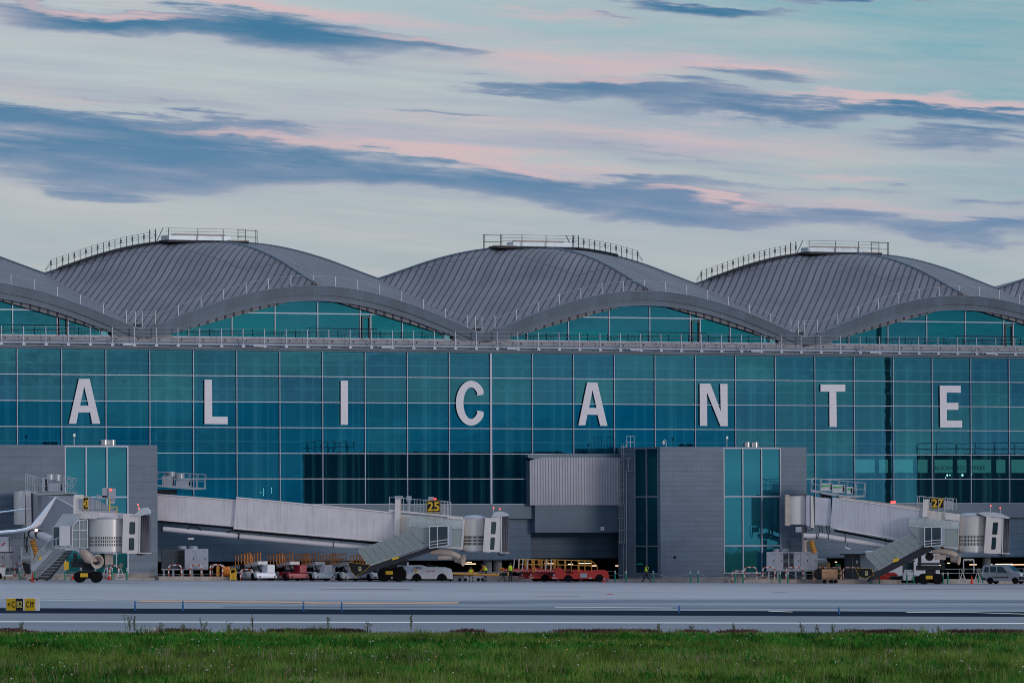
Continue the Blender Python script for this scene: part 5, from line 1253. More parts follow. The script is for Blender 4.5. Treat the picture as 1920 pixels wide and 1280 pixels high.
mb = PX(Y); mb.box(62, 92, -.6, .8, 1083, 1085.5)
for x in (57, 70, 86, 90): mb.box(x - 1.5, x + 1.5, -.5, -.3, 1085, 1088)
mb.build('stair_base', M_dsteel, b43)
PX(Y).box(121, 129.5, -.6, -.2, 1052, 1067).build('yellow_cover', M_yel, b43)

# ------------------------------------------------------------ people
def skinned(name, V, E_, rad, mats, parent, root=0, lv=1, fmat=None):
    me = bpy.data.meshes.new(name); me.from_pydata([tuple(v) for v in V], E_, []); me.update()
    o = bpy.data.objects.new(name, me); col.objects.link(o); o.parent = parent
    md = o.modifiers.new('skin', 'SKIN'); md.use_smooth_shade = True
    sv = me.skin_vertices[0].data
    for i, r in enumerate(rad): sv[i].radius = (r, r) if not isinstance(r, tuple) else r
    sv[root].use_root = True
    s = o.modifiers.new('sub', 'SUBSURF'); s.levels = lv; s.render_levels = lv
    dg = bpy.context.evaluated_depsgraph_get(); m2 = bpy.data.meshes.new_from_object(o.evaluated_get(dg))
    o.modifiers.clear(); o.data = m2; m2.materials.clear(); m2.materials.append(mats)
    m2.polygons.foreach_set('use_smooth', [True] * len(m2.polygons))
    return o
def person(label, base, rz, P, trousers=None, top=None, vest=None, hat=None, grp='ground crew on the stand', stick=None):
    """P: joint positions in metres, x = facing direction, y = left, z = up"""
    t = thing('person', label, 'person', base, grp); t.rotation_euler = (0, 0, rz)
    J = {k: Vector(v) for k, v in P.items()}
    names = list(J); V = [J[k] for k in names]; ix = {k: i for i, k in enumerate(names)}
    RAD = dict(pelvis=.125, waist=.115, chest=.14, neck=.055, chin=.065, head=.095, crown=.07, nose=.03)
    rd = []
    for k in names:
        b = k.rstrip('LR')
        rd.append(RAD.get(k, dict(shoulder=.06, elbow=.042, wrist=.03, palm=.035, hip=.09, knee=.06, ankle=.04, toe=.032, heel=.035).get(b, .05)))
    E_ = [(ix[a], ix[b]) for a, b in [('pelvis', 'waist'), ('waist', 'chest'), ('chest', 'neck'), ('neck', 'chin'), ('chin', 'head'), ('head', 'crown')]]
    for s in 'LR':
        E_ += [(ix['chest'], ix['shoulder' + s]), (ix['shoulder' + s], ix['elbow' + s]), (ix['elbow' + s], ix['wrist' + s]), (ix['wrist' + s], ix['palm' + s]),
               (ix['pelvis'], ix['hip' + s]), (ix['hip' + s], ix['knee' + s]), (ix['knee' + s], ix['ankle' + s]), (ix['ankle' + s], ix['toe' + s])]
        pal, wr = J['palm' + s], J['wrist' + s]; d = (pal - wr).normalized(); side = d.cross(Vector((0, 0, 1)) if abs(d.z) < .9 else Vector((1, 0, 0))).normalized()
        for q, L in ((-.03, .06), (-.01, .08), (.012, .075), (.032, .06)):
            V.append(pal + d * L + side * q); rd.append(.009); E_.append((ix['palm' + s], len(V) - 1))
        V.append(wr.lerp(pal, .7) + side * .055 + d * .02); rd.append(.011); E_.append((ix['palm' + s], len(V) - 1))
    hd = J['head']; f = Vector((1, 0, 0)); hz = (J['crown'] - J['chin']).normalized(); fx = (f - hz * f.dot(hz)).normalized()
    V.append(hd + fx * .115 - hz * .01); rd.append(.02); E_.append((ix['head'], len(V) - 1))
    skinned('body', V, E_, rd, M_skin, t)
    def part(nm, chain, m, grow):
        Vv, ee, rr = [], [], []; id_ = {}
        for a, b in chain:
            for k in (a, b):
                if k not in id_: id_[k] = len(Vv); Vv.append(J[k]); rr.append(rd[ix[k]] + grow)
            ee.append((id_[a], id_[b]))
        return skinned(nm, Vv, ee, rr, m, t)
    part('trousers', [('pelvis', 'hipL'), ('hipL', 'kneeL'), ('kneeL', 'ankleL'), ('pelvis', 'hipR'), ('hipR', 'kneeR'), ('kneeR', 'ankleR'), ('pelvis', 'waist')], trousers or M_navy, .016)
    part('jacket', [('chest', 'waist'), ('chest', 'shoulderL'), ('shoulderL', 'elbowL'), ('elbowL', 'wristL'), ('chest', 'shoulderR'), ('shoulderR', 'elbowR'), ('elbowR', 'wristR'), ('chest', 'neck')], top or M_navy, .014)
    up = J['chest'].lerp(J['neck'], .62); skinned('hi_viz_vest', [J['pelvis'], J['waist'], J['chest'], up, up + Vector((0, .13, -.02)), up + Vector((0, -.13, -.02))], [(0, 1), (1, 2), (2, 3), (3, 4), (3, 5)], [(.19, .21), (.19, .2), (.21, .22), .12, .09, .09], vest or M_hiviz, t)
    mb = MB()
    for s in 'LR':
        a, b = J['ankle' + s], J['toe' + s]; d = (b - a); d.z = 0; d.normalize(); n_ = Vector((-d.y, d.x, 0)) * .045
        lo = min(a.z, b.z) - .035; c0 = a - d * .06; c1 = b + d * .05
        mb.add([(p.x, p.y, z) for p in (c0 - n_, c0 + n_, c1 + n_, c1 - n_) for z in (max(lo, 0), max(lo, 0) + .08)], [(0, 2, 4, 6), (1, 7, 5, 3), (0, 1, 3, 2), (2, 3, 5, 4), (4, 5, 7, 6), (6, 7, 1, 0)])
    ob = bpy.data.meshes.new('boots'); ob.from_pydata([tuple(v) for v in mb.v], [], mb.f); ob.materials.append(M_vblk); o = bpy.data.objects.new('boots', ob); col.objects.link(o); o.parent = t
    mb = MB(); mb.lathe([(0, .13), (.07, .115), (.105, .06), (.112, .0), (.11, -.03)], (hd.x - .012, hd.y, hd.z + .01), 14)
    ob = bpy.data.meshes.new('hair'); ob.from_pydata([tuple(v) for v in mb.v], [], mb.f); ob.materials.append(hat or M_hair); o = bpy.data.objects.new('hair' if hat is None else 'cap', ob); col.objects.link(o); o.parent = t
    mb = MB()
    for s in (-1, 1): mb.lathe([(0, -.005), (.013, -.004), (.013, .004), (0, .005)], (hd.x + .1, hd.y + .035 * s, hd.z + .02), 8, axis='x')
    ob = bpy.data.meshes.new('eyes'); ob.from_pydata([tuple(v) for v in mb.v], [], mb.f); ob.materials.append(M_hair); o = bpy.data.objects.new('eyes', ob); col.objects.link(o); o.parent = t
    return t
STAND = dict(pelvis=(0, 0, .95), waist=(0, 0, 1.12), chest=(0, 0, 1.32), neck=(0, 0, 1.50), chin=(.02, 0, 1.56), head=(.02, 0, 1.66), crown=(.0, 0, 1.73),
    shoulderL=(0, .18, 1.42), elbowL=(-.03, .23, 1.15), wristL=(.06, .22, .92), palmL=(.08, .21, .84), shoulderR=(0, -.18, 1.42), elbowR=(-.03, -.23, 1.15), wristR=(.06, -.22, .92), palmR=(.08, -.21, .84),
    hipL=(0, .1, .9), kneeL=(.02, .11, .5), ankleL=(-.01, .11, .09), toeL=(.13, .12, .05), hipR=(0, -.1, .9), kneeR=(.02, -.11, .5), ankleR=(-.01, -.11, .09), toeR=(.13, -.12, .05))
def pose(**k): d = dict(STAND); d.update(k); return d
BG = -3.0
def onb(px, b=BG): return gb(px, b)
walk = pose(kneeL=(.22, .1, .52), ankleL=(.38, .1, .11), toeL=(.52, .1, .10), kneeR=(-.05, -.1, .5), ankleR=(-.36, -.1, .13), toeR=(-.25, -.1, .05),
    elbowL=(-.16, .22, 1.17), wristL=(-.06, .2, .95), palmL=(-.03, .2, .88), elbowR=(.05, -.24, 1.16), wristR=(.2, -.2, 1.0), palmR=(.26, -.19, .97), pelvis=(0, 0, .92), hipL=(.03, .1, .88), hipR=(-.02, -.1, .88))
person('person in navy and a yellow hi-viz vest walking left past the side glazing', onb(1213, -3.2), math.radians(180), walk, hat=M_navy)
bend = pose(waist=(.03, 0, 1.1), chest=(.14, 0, 1.27), neck=(.27, 0, 1.42), chin=(.32, 0, 1.46), head=(.38, 0, 1.53), crown=(.42, 0, 1.61), shoulderL=(.16, .18, 1.38), shoulderR=(.16, -.18, 1.38),
    elbowL=(.3, .22, 1.14), wristL=(.48, .16, 1.0), palmL=(.55, .14, .97), elbowR=(.28, -.22, 1.12), wristR=(.45, -.16, .98), palmR=(.52, -.14, .95), kneeR=(.1, -.11, .5))
person('person leaning left by the tow bar, orange sleeves under a yellow vest', onb(911), math.radians(176), bend, top=M_hiorg)
person('person with back turned in dark clothes and yellow vest beside the yellow roller ends', onb(957), math.radians(80), pose(elbowL=(.1, .22, 1.16), wristL=(.26, .15, 1.05), palmL=(.32, .12, 1.03), elbowR=(.1, -.22, 1.16), wristR=(.26, -.12, 1.05), palmR=(.32, -.1, 1.03)))
crouch = pose(pelvis=(0, 0, .62), waist=(.08, 0, .76), chest=(.2, 0, .95), neck=(.28, 0, 1.12), chin=(.31, 0, 1.17), head=(.34, 0, 1.26), crown=(.34, 0, 1.34), shoulderL=(.2, .18, 1.05), shoulderR=(.2, -.18, 1.05),
    elbowL=(.32, .22, .82), wristL=(.46, .15, .68), palmL=(.52, .13, .65), elbowR=(.32, -.22, .82), wristR=(.46, -.15, .68), palmR=(.52, -.13, .65), hipL=(0, .1, .6), hipR=(0, -.1, .6), kneeL=(.3, .16, .5), kneeR=(.3, -.16, .5), ankleL=(.1, .15, .09), ankleR=(.1, -.15, .09), toeL=(.25, .15, .05), toeR=(.25, -.15, .05))
person('person crouching behind the orange tow bar in an orange and yellow vest', onb(884, -2.2), math.radians(-100), crouch, top=M_hiorg)

# ------------------------------------------------------------ vehicles and ground equipment
def local(base, rz):
    c, s = math.cos(rz), math.sin(rz)
    return lambda x, y, z: Vector((base.x + c * x - s * y, base.y + s * x + c * y, base.z + z))
def LM(base, rz): return MB(local(base, rz))
def lwheel(t, base, rz, x, y, r, w, rim=M_rim):
    f = local(base, rz); s = w / 2
    m = MB(lambda a, b, c: f(a, b, c)); m.lathe([(r * .55, -s), (r * .92, -s), (r, -s * .7), (r, s * .7), (r * .92, s), (r * .55, s)], (x, y, r), 20, axis='y'); wh = m.build('wheel', M_tyre, t, smooth=True)
    m = MB(lambda a, b, c: f(a, b, c)); m.lathe([(0, -s * .93), (r * .2, -s * .97), (r * .25, -s * .8), (r * .56, -s * .85), (r * .58, s * .85), (r * .25, s * .8), (r * .2, s * .97), (0, s * .93)], (x, y, r), 16, axis='y'); m.build('rim', rim, wh, smooth=True)
def arched(pts_top, x0, x1, zb, arches, n=8):
    """side outline: bottom edge with wheel arches, then the top points right-to-left"""
    out = [(x0, zb)]
    for (cx, r) in arches:
        for i in range(n + 1):
            a = PI - PI * i / n; out.append((cx + r * math.cos(a), zb + max(r * math.sin(a), 0)))
    out.append((x1, zb)); return out + pts_top
def poly_prism(mb, pts, y0, y1):
    from mathutils.geometry import tessellate_polygon
    n = len(pts); tri = tessellate_polygon([[Vector((x, z, 0)) for x, z in pts]])
    mb.add([(x, y0, z) for x, z in pts] + [(x, y1, z) for x, z in pts], [tuple(t) for t in tri] + [tuple(i + n for i in t[::-1]) for t in tri] + [(i, (i + 1) % n, (i + 1) % n + n, i + n) for i in range(n)])
    return mb
def belt_loader(base, rz, paint, rail, label, grp, L=7.6, posts=True, tilt=.10, rollers=True, simple=False):
    t = thing('belt_loader', label, 'belt loader', base, grp)
    mb = LM(base, rz)
    top = [(4.7, .62), (4.62, .98), (4.3, 1.12), (3.2, 1.1), (3.0, .92), (1.55, .88), (1.35, .75), (.75, .8), (.5, 1.15), (.1, 1.35), (-.15, 1.3), (-.35, .62), (-.6, .5)]
    if simple: top = [(4.72, .62), (4.6, .70), (3.3, .72), (3.1, .62), (1.5, .6), (1.3, .8), (.6, .8), (.4, .62), (-.5, .55)]
    poly_prism(mb, arched(top, -.5, 4.75, .28, [(.95, .40), (3.85, .42)]), -.95, .95)
    if simple: mb.cbox(3.5, 4.7, .15, .92, .7, 1.42, .05); mb.box(4.6, 4.95, -1.0, 1.0, .22, .42)
    ch = mb.build('chassis', paint, t)
    LM(base, rz).box(-.45, -.3, -.99, -.955, .55, .75).build('vent_panel', M_cab, ch); mb = LM(base, rz); mb.box(2.05, 2.7, -.985, -.95, .4, .8); mb.build('body_panel', M_lsteel if paint is M_red else M_cab, ch)
    LM(base, rz).box(2.9, 3.1, -.99, -.95, .3, .42).build('marking', M_refl, ch); LM(base, rz).box(-.52, -.1, -.99, -.955, .34, .42).build('marking', M_refl, ch)
    [LM(base, rz).box(4.955 if simple else 4.76, 4.965 if simple else 4.77, y_, y_ + .16, .27 if simple else .45, .38 if simple else .55).build('front_lamp', M_vblk, ch) for y_ in (-.8, .7)]
    for x in (.95, 3.85):
        for y in (-.82, .82): lwheel(t, base, rz, x, y, .33, .24)
    mb = LM(base, rz); mb.box(.75, 1.2, -.85, -.45, .85, .98); mb.box(1.12, 1.24, -.85, -.45, .95, 1.5); mb.build('seat', M_vblk, t)
    mb = LM(base, rz); mb.tube([(.25, -.65, 1.2), (.5, -.65, 1.38)], .03, 6); mb.lathe([(.12, 0), (.15, .02), (.12, .04)], (.5, -.65, 1.36), 12); mb.build('steering_wheel', M_vblk, t)
    z = lambda x: 1.12 + (x + 2.2) * -tilt * .35
    x0, x1 = -2.2, -2.2 + L
    mb = LM(base, rz); mb.add([(x, y, z(x) + dz_) for x in (x0, x1) for y in (-.45, .5) for dz_ in (-.16, .12)], [(0, 1, 3, 2), (4, 6, 7, 5), (0, 4, 5, 1), (2, 3, 7, 6), (0, 2, 6, 4), (1, 5, 7, 3)]); cv = mb.build('conveyor', paint if paint is M_red else M_white, t)
    mb = LM(base, rz); mb.add([(x, y, z(x) + .13) for x in (x0, x1) for y in (-.38, .42)], [(0, 2, 3, 1)]); mb.build('belt', M_vblk, cv)
    mb = LM(base, rz)
    for k in range(16): x = x0 + .2 + k * .16; mb.box(x, x + .07, -.47, -.45, z(x) - .1, z(x) - .02)
    mb.build('bolt_row', M_refl, cv)
    mb = LM(base, rz); hgt = 1.0
    xs = [x0 + 1.6 + k * .62 for k in range(int((L - 1.9) / .62))]
    for y in (-.5, .55):
        for x in xs: mb.tube([(x, y, z(x)), (x, y, z(x) + hgt)], .042, 5)
        for h in (hgt, hgt * .55): mb.tube([(xs[0], y, z(xs[0]) + h), (xs[-1], y, z(xs[-1]) + h)], .042, 5)
    xe = xs[-1]; mb.tube([(xe, -.5, z(xe) + hgt), (xe + .5, -.5, z(xe) + hgt * .55), (xe + .55, -.5, z(xe) - .1)], .032, 5)
    mb.box(xs[2], xs[2] + .12, -.53, -.49, z(xs[2]), z(xs[2]) + hgt); mb.box(xs[4], xs[4] + .12, -.53, -.49, z(xs[4]), z(xs[4]) + hgt)
    mb.build('guard_rail', rail, t)
    if posts:
        mb = LM(base, rz)
        for x in (x0 + 1.05, x0 + 1.5): mb.bar((x, -.5, z(x)), (x + .12, -.5, z(x) + 1.02), .09)
        mb.build('safety_post', M_white, t)
    if rollers:
        for y in (.62, -.6): rl = LM(base, rz).lathe([(.2, -.07), (.2, .07)], (x0, y, z(x0)), 16, axis='y').build('bumper_roller', M_ylrail, t, smooth=True)
        mb = LM(base, rz); mb.lathe([(.1, -.09), (.1, .09)], (x0, -.62, z(x0)), 12, axis='y'); mb.build('roller_hub', M_red, rl)
    mb = LM(base, rz)
    for xa, xb in ((-.2, -1.2), (3.2, 2.2)): mb.bar((xa, -.3, .6), (xb, -.3, z(xb) - .15), .09); mb.bar((xa, .35, .6), (xb, .35, z(xb) - .15), .09)
    mb.build('lift_arm', M_dsteel, t)
    return t
def lab(px): return px
belt_loader(onb(1046, -3.4), 0, M_red, M_ylrail, 'bright red belt loader with yellow rails, parked side on nearest the right cone', 'belt loaders', L=6.6)
belt_loader(onb(1001, -1.2), math.radians(6), M_red, M_ylrail, 'red belt loader half hidden behind the nearest red one, yellow roller at its left end', 'belt loaders', L=5.6)
belt_loader(onb(985, .9), math.radians(4), M_red, M_ylrail, 'red belt loader at the left rear of the red group, two white posts standing up', 'belt loaders', L=5.0)
A_ = math.radians(-62)
for (px, b_, pt, lb) in ((452, -1.8, M_vwhite, 'white belt loader farthest left, behind the low red and white hoop'), (512, -1.4, M_maroon, 'crimson belt loader between two white ones'),
                        (560, -1.8, M_vwhite, 'white belt loader just right of the crimson one'), (612, -1.8, M_vwhite, 'white belt loader left of the stair foot of bridge 25'),
                        (668, -1.2, M_vwhite, 'white belt loader standing behind the black stair flap of bridge 25'), (716, -.8, M_vwhite, 'white belt loader behind the stair of bridge 25, next to the big wheels')):
    belt_loader(onb(px + 4, b_ + 1.8), A_, pt, M_orange, lb, 'belt loaders', L=6.2, posts=False, rollers=False, simple=True, tilt=-.22)
# white aircraft tug with red lettering
bs = onb(781.5, -4.2); tug = thing('pushback_tug', 'white low pushback tug with red lettering on its side, under bridge 25', 'aircraft tug', bs)
mb = LM(bs, 0); top = [(3.25, .75), (3.15, 1.12), (2.6, 1.28), (.95, 1.32), (.55, 1.45), (.1, 1.5), (-.2, 1.48), (-.3, 1.15), (-.35, .85), (-.9, .78), (-.95, .35)]
poly_prism(mb, arched(top, -.9, 3.3, .22, [(0, .46), (2.3, .48)]), -1.05, 1.05); body = mb.build('body', M_vwhite, tug)
for x in (0, 2.3):
    for y in (-.9, .9): lwheel(tug, bs, 0, x, y, .38, .3)
mb = LM(bs, 0); mb.box(-.25, .5, -1.08, -1.05, 1.1, 1.38); mb.build('side_grille', M_cab, body)
mb = LM(bs, 0); mb.box(-.2, .05, -1.09, -1.05, .86, 1.06); mb.build('yellow_label', M_yel, body)
textmb('Jet2.com', .19, bs + Vector((1.28, -1.07, .93)), (1, 0, 0), (0, 0, 1), squeeze=1.05, bold=.02).build('lettering', M_red, body)
textmb('T10', .17, bs + Vector((.1, -1.10, 1.25)), (1, 0, 0), (0, 0, 1), bold=.02).build('fleet_number', M_blue, body)
mb = LM(bs, 0); mb.box(.9, 1.6, -.6, .3, 1.32, 1.52); mb.box(1.0, 1.15, -.5, .1, 1.5, 1.78); mb.build('seat', M_vblk, tug)
mb = LM(bs, 0); mb.box(1.7, 1.95, -.9, -.2, 1.3, 1.42); mb.build('console', mat('green_cushion', (.03, .2, .12), .6), tug)
# low dark tow dolly behind it, orange tow bar on its trolley
bs = onb(852, -3.6); bar = thing('tow_bar', 'orange tow bar resting level on a small wheeled trolley right of the tug', 'tow bar', bs)
mb = LM(bs, 0); mb.tube([(-.3, 0, .72), (3.4, 0, .6), (4.1, 0, .58)], .10, 10); mb.lathe([(.14, 0), (.14, .5)], (3.3, 0, .6), 12, axis='x'); mb.lathe([(.13, 0), (.13, .4)], (1.7, 0, .66), 12, axis='x'); mb.build('bar', M_ylrail, bar, smooth=True)
mb = LM(bs, 0); mb.box(-.5, 2.9, -.25, -.18, .2, .27); mb.box(-.5, 2.9, .25, .32, .2, .27); mb.bar((1.0, 0, .25), (1.9, 0, .55), .06); mb.bar((2.8, 0, .25), (1.9, 0, .55), .06); mb.build('trolley_frame', M_duct, bar)
for x in (-.4, .5, 1.0, 2.2, 2.6): lwheel(bar, bs, 0, x, -.3, .16, .1)
bs = onb(944, -3.9); st = thing('roller_stand', 'tripod stand holding a yellow and red roller beside the tow bar', 'roller stand', bs)
mb = LM(bs, 0); mb.tube([(-.5, 0, 0), (0, 0, .62)], .02, 5); mb.tube([(.1, 0, 0), (.02, 0, .62)], .035, 5); mb.tube([(.3, .2, 0), (0, 0, .62)], .02, 5); mb.build('tripod', M_dsteel, st)
mb = LM(bs, 0); mb.lathe([(.1, -.45), (.1, .45)], (0, 0, .68), 12, axis='x'); mb.build('roller', M_vblk, st); mb = LM(bs, 0); mb.lathe([(.17, -.5), (.17, -.38)], (0, 0, .68), 16, axis='x'); mb.lathe([(.17, .38), (.17, .5)], (0, 0, .68), 16, axis='x'); mb.build('roller_end', M_ylrail, st)
# silver van
bs = onb(1862, -3.4); RV = math.radians(-24); van = thing('parked_van', 'silver compact van parked at the right edge, front turned towards the viewer', 'van', bs)
W2 = .9
def vbody(y): return 0
mb = LM(bs, RV)
side = arched([(3.28, .45), (3.3, .85), (3.15, 1.02), (2.45, 1.16), (1.78, 1.72), (1.5, 1.82), (-.3, 1.84), (-.72, 1.74), (-.86, 1.1), (-.85, .35)], -.82, 3.22, .28, [(0, .38), (2.55, .38)])
n_ = len(side); from mathutils.geometry import tessellate_polygon
tri = tessellate_polygon([[Vector((x, z, 0)) for x, z in side]])
inset = lambda z: W2 - (0 if z < 1.05 else (z - 1.05) * .17)
front = lambda x, z, y: x - (.18 * (abs(y) / W2) ** 2 if x > 3.0 else 0)
cols = [-1, -.75, 0, .75, 1]; vs = []
for q in cols:
    for x, z in side: vs.append((front(x, z, q * W2), q * inset(z), z + (.03 * (1 - q * q) if z > 1.7 else 0)))
fs = [tuple(t_) for t_ in tri] + [tuple(i + 4 * n_ for i in t_[::-1]) for t_ in tri]
for k in range(4): fs += [(k * n_ + i, k * n_ + (i + 1) % n_, (k + 1) * n_ + (i + 1) % n_, (k + 1) * n_ + i) for i in range(n_)]
mb.add(vs, fs); vb = mb.build('body', M_silver, van, smooth=True)
def sidewin(pts, nm, y=-1, m=M_win):
    mb = LM(bs, RV); mb.add([(x, y * (inset(z) + .012), z) for x, z in pts], [tuple(range(len(pts)))]); return mb.build(nm, m, van)
sidewin([(-.62, 1.12), (-.12, 1.12), (-.12, 1.62), (-.5, 1.64)], 'rear_side_window'); sidewin([(.02, 1.12), (.62, 1.12), (.62, 1.66), (.02, 1.66)], 'sliding_door_window'); sidewin([(.75, 1.1), (1.68, 1.08), (1.72, 1.16), (1.28, 1.66), (.75, 1.68)], 'front_door_window')
sidewin([(.3, .62), (1.9, .6), (1.9, .68), (.3, .70)], 'rubbing_strip', m=M_vblk); sidewin([(-.84, .4), (-.4, .4), (-.42, .55), (-.84, .62)], 'rear_bumper', m=M_vblk)
for x in (.68, 1.78): sidewin([(x, .45), (x + .015, .45), (x + .015, 1.05), (x, 1.05)], 'door_gap', m=M_vblk)
sidewin([(.8, .98), (.95, .98), (.95, 1.02), (.8, 1.02)], 'door_handle', m=M_vblk); sidewin([(.45, .98), (.6, .98), (.6, 1.02), (.45, 1.02)], 'door_handle', m=M_vblk)
mb = LM(bs, RV); mb.add([(2.42, -.72, 1.18), (2.42, .72, 1.18), (1.84, .66, 1.69), (1.84, -.66, 1.69)], [(0, 1, 2, 3)]); 
for v_ in mb.v: v_ += Vector((0.0, -.0, .02))
mb.build('windscreen', M_win, van)
mb = LM(bs, RV); mb.add([(3.30, -.62, .78), (3.31, .62, .78), (3.31, .62, .92), (3.3, -.62, .92)], [(0, 1, 2, 3)]); mb.build('grille', M_vblk, van)
mb = LM(bs, RV); mb.add([(3.13, -.9, .38), (3.31, -.68, .38), (3.32, .68, .38), (3.13, .9, .38), (3.13, -.9, .70), (3.31, -.68, .70), (3.32, .68, .70), (3.13, .9, .70), (2.95, -.905, .4), (2.95, -.905, .66)], [(0, 1, 5, 4), (1, 2, 6, 5), (2, 3, 7, 6), (8, 0, 4, 9)]); mb.build('front_bumper', M_vblk, van)
mb = LM(bs, RV); mb.box(3.33, 3.345, -.26, .26, .48, .6); mb.build('number_plate', M_refl, van)
for y in (-1, 1): mb = LM(bs, RV); mb.add([(3.14, y * .9, .78), (3.28, y * .66, .74), (3.24, y * .68, .95), (2.95, y * .905, 1.0)], [(0, 1, 2, 3)]); mb.build('headlight', M_refl, van)
mb = LM(bs, RV); mb.box(1.95, 2.12, -1.08, -.92, 1.08, 1.28); mb.build('wing_mirror', M_silver, van)
mb = LM(bs, RV); mb.lathe([(.05, 0), (.07, .012), (.05, .02)], (3.31, 0, .86), 10, axis='x'); mb.build('emblem', M_refl, van)
for x in (0, 2.55):
    for y in (-.78, .78): lwheel(van, bs, RV, x, y, .31, .2, rim=M_cab)
# peach coloured wheeled compressor cart
bs = onb(1536, -4.0); cart = thing('ground_power_cart', 'faded orange wheeled power cart with a black hose reel, among green bollards', 'equipment cart', bs)
mb = LM(bs, 0); mb.cbox(.2, 1.72, -.6, .6, .5, 1.32, .05); mb.box(-.55, 1.7, -.5, .5, .38, .5); hs = mb.build('housing', M_peach, cart)
mb = LM(bs, 0); mb.box(1.0, 1.02, -.615, -.6, .55, 1.28); mb.box(.35, .9, -.612, -.6, 1.0, 1.03); mb.build('panel_gap', M_dsteel, hs)
mb = LM(bs, 0); mb.lathe([(.42, -.12), (.5, -.12), (.52, 0), (.5, .12), (.42, .12)], (-.05, -.45, .86), 22, axis='y'); mb.build('hose_reel', M_vblk, cart, smooth=True)
mb = LM(bs, 0); mb.tube([(-.55, -.4, .45), (-.6, -.4, 1.1), (-.2, -.4, 1.2)], .05, 6); mb.box(-.3, .1, -.3, .3, .5, .95); mb.tube([(-.55, -.4, .15), (-.5, -.4, .4)], .05, 6); mb.build('reel_frame', M_peach, cart)
for x in (.5, 1.1, 1.55):
    for y in (-.45, .45): lwheel(cart, bs, 0, x, y, .17, .1, rim=M_yel)
# white service vehicle cut by the left edge
bs = onb(-22, -3.6); sv = thing('service_truck', 'white service truck body with a red emblem, cut off by the left edge', 'service truck', bs)
f = lambda px, py: (at(px, py, bs.y - 1).x - bs.x, at(px, py, bs.y - 1).z - bs.z)
a1, z1 = f(15, 1008); a2, z2 = f(17, 1034)
mb = LM(bs, 0); mb.prism([(-4, z2), (a2, z2), (a1 + .02, z1 + .08), (a1 - .15, z1 + .02 + .08), (-4, z1 + .12)], -1.0, 1.2); bx_ = mb.build('box_body', M_white, sv)
mb = LM(bs, 0); mb.box(-4, a2 + .25, -1.05, 1.2, z2 - .09, z2); mb.box(a2, a2 + .05, -1.05, -1.0, z2, z1); mb.build('lower_edge', M_vblk, sv)
ea, ez = f(6, 1020); mb = LM(bs, 0); mb.prism([(ea - .22, ez - .12), (ea - .05, ez - .1), (ea + .18, ez + .12), (ea + .2, ez + .2), (ea + .02, ez + .12)], -1.03, -1.0); mb.build('emblem', M_redmark, bx_)
ca, cz_ = f(7, 1063); mb = LM(bs, 0); mb.cbox(-3, ca, -.8, .8, .35, cz_, .08); mb.box(-3, ca + .7, -.9, .9, .28, .42); mb.build('cab', M_white, sv)
for x in (-2, .2): lwheel(sv, bs, 0, ca - .6 + x * .8, -.8, .3, .2)
# cabinets (air conditioning plant) on legs
def plant(px0, px1, pyt, pyb, pyg, b, label, split=None, louvre=(), fans=(), dep=2.0):
    c = onb((px0 + px1) / 2, b); Y = c.y; t = thing('air_handling_cabinet', label, 'plant cabinet', c, 'air handling cabinets beside the piers')
    x0, x1, zt_, zb = at(px0, pyt, Y).x, at(px1, pyt, Y).x, at(px0, pyt, Y).z, at(px0, pyb, Y).z
    if split:
        xs = at(split, pyt, Y).x; MB().cbox(x0, xs - .01, Y + .25, Y + 2.0, zb, zt_ - .05, .03).build('dark_casing', M_cabd, t)
    else: xs = x0
    cs = MB().cbox(xs, x1, Y, Y + dep, zb, zt_, .03).build('casing', M_cab, t)
    mb = MB(); n = max(2, int((x1 - xs) / .75))
    for k in range(1, n): x = xs + (x1 - xs) * k / n; mb.box(x - .01, x + .01, Y - .006, Y, zb + .1, zt_ - .08)
    for k in range(n): x = xs + (x1 - xs) * (k + .8) / n; mb.box(x - .03, x + .03, Y - .02, Y, (zb + zt_) / 2 - .1, (zb + zt_) / 2 + .12); mb.box(x - .1, x - .0, Y - .012, Y, zt_ - .25, zt_ - .2)
    mb.build('door_gap', M_vblk, cs)
    for (l0, l1) in louvre:
        a, bb_ = at(l0, pyt, Y).x, at(l1, pyt, Y).x; mb = MB()
        for k in range(14): z = zb + .12 + (zt_ - zb - .24) * k / 14; mb.box(a, bb_, Y - .02, Y + .0, z, z + (zt_ - zb - .24) / 14 * .75)
        mb.build('louvre', M_vblk, cs)
    for (p0, p1) in fans:
        a, bb_ = at(p0, pyt, Y).x, at(p1, pyt, Y).x; MB().lathe([((bb_ - a) / 2, zt_), ((bb_ - a) / 2 * 1.05, zt_ + .2), ((bb_ - a) / 2 * .9, zt_ + .26)], ((a + bb_) / 2, Y + dep / 2, 0), 22).build('fan_cowl', M_steel, t, smooth=True)
    zg = gz(c.x); mb = MB(); k = x0 + .15
    while k < x1: mb.box(k, k + .14, Y + .2, Y + .34, zg + .3, zb); mb.box(k, k + .14, Y + dep * .8, Y + dep * .8 + .1, zg + .3, zb); k += .85
    mb.box(x0, x1, Y + .15, Y + dep * .9, zb - .1, zb - .003); mb.build('legs', M_cab, t)
    return t
plant(302, 389, 1029, 1066, 1086, -1.2, 'grey cabinet with a dark left half and two roof fans, right of pier 43', split=346, louvre=((334, 344),), fans=((331, 349), (353, 370)))
plant(1437, 1533, 1034, 1069, 1090, -2.0, 'wide grey cabinet with two dark louvres in front of the right pier', louvre=((1469, 1478), (1480, 1488)), fans=((1449, 1463), (1463, 1480)), dep=1.1)
plant(-40, 40, 1025, 1064, 1086, -1.0, 'plain grey cabinet at the left edge under bridge 43')
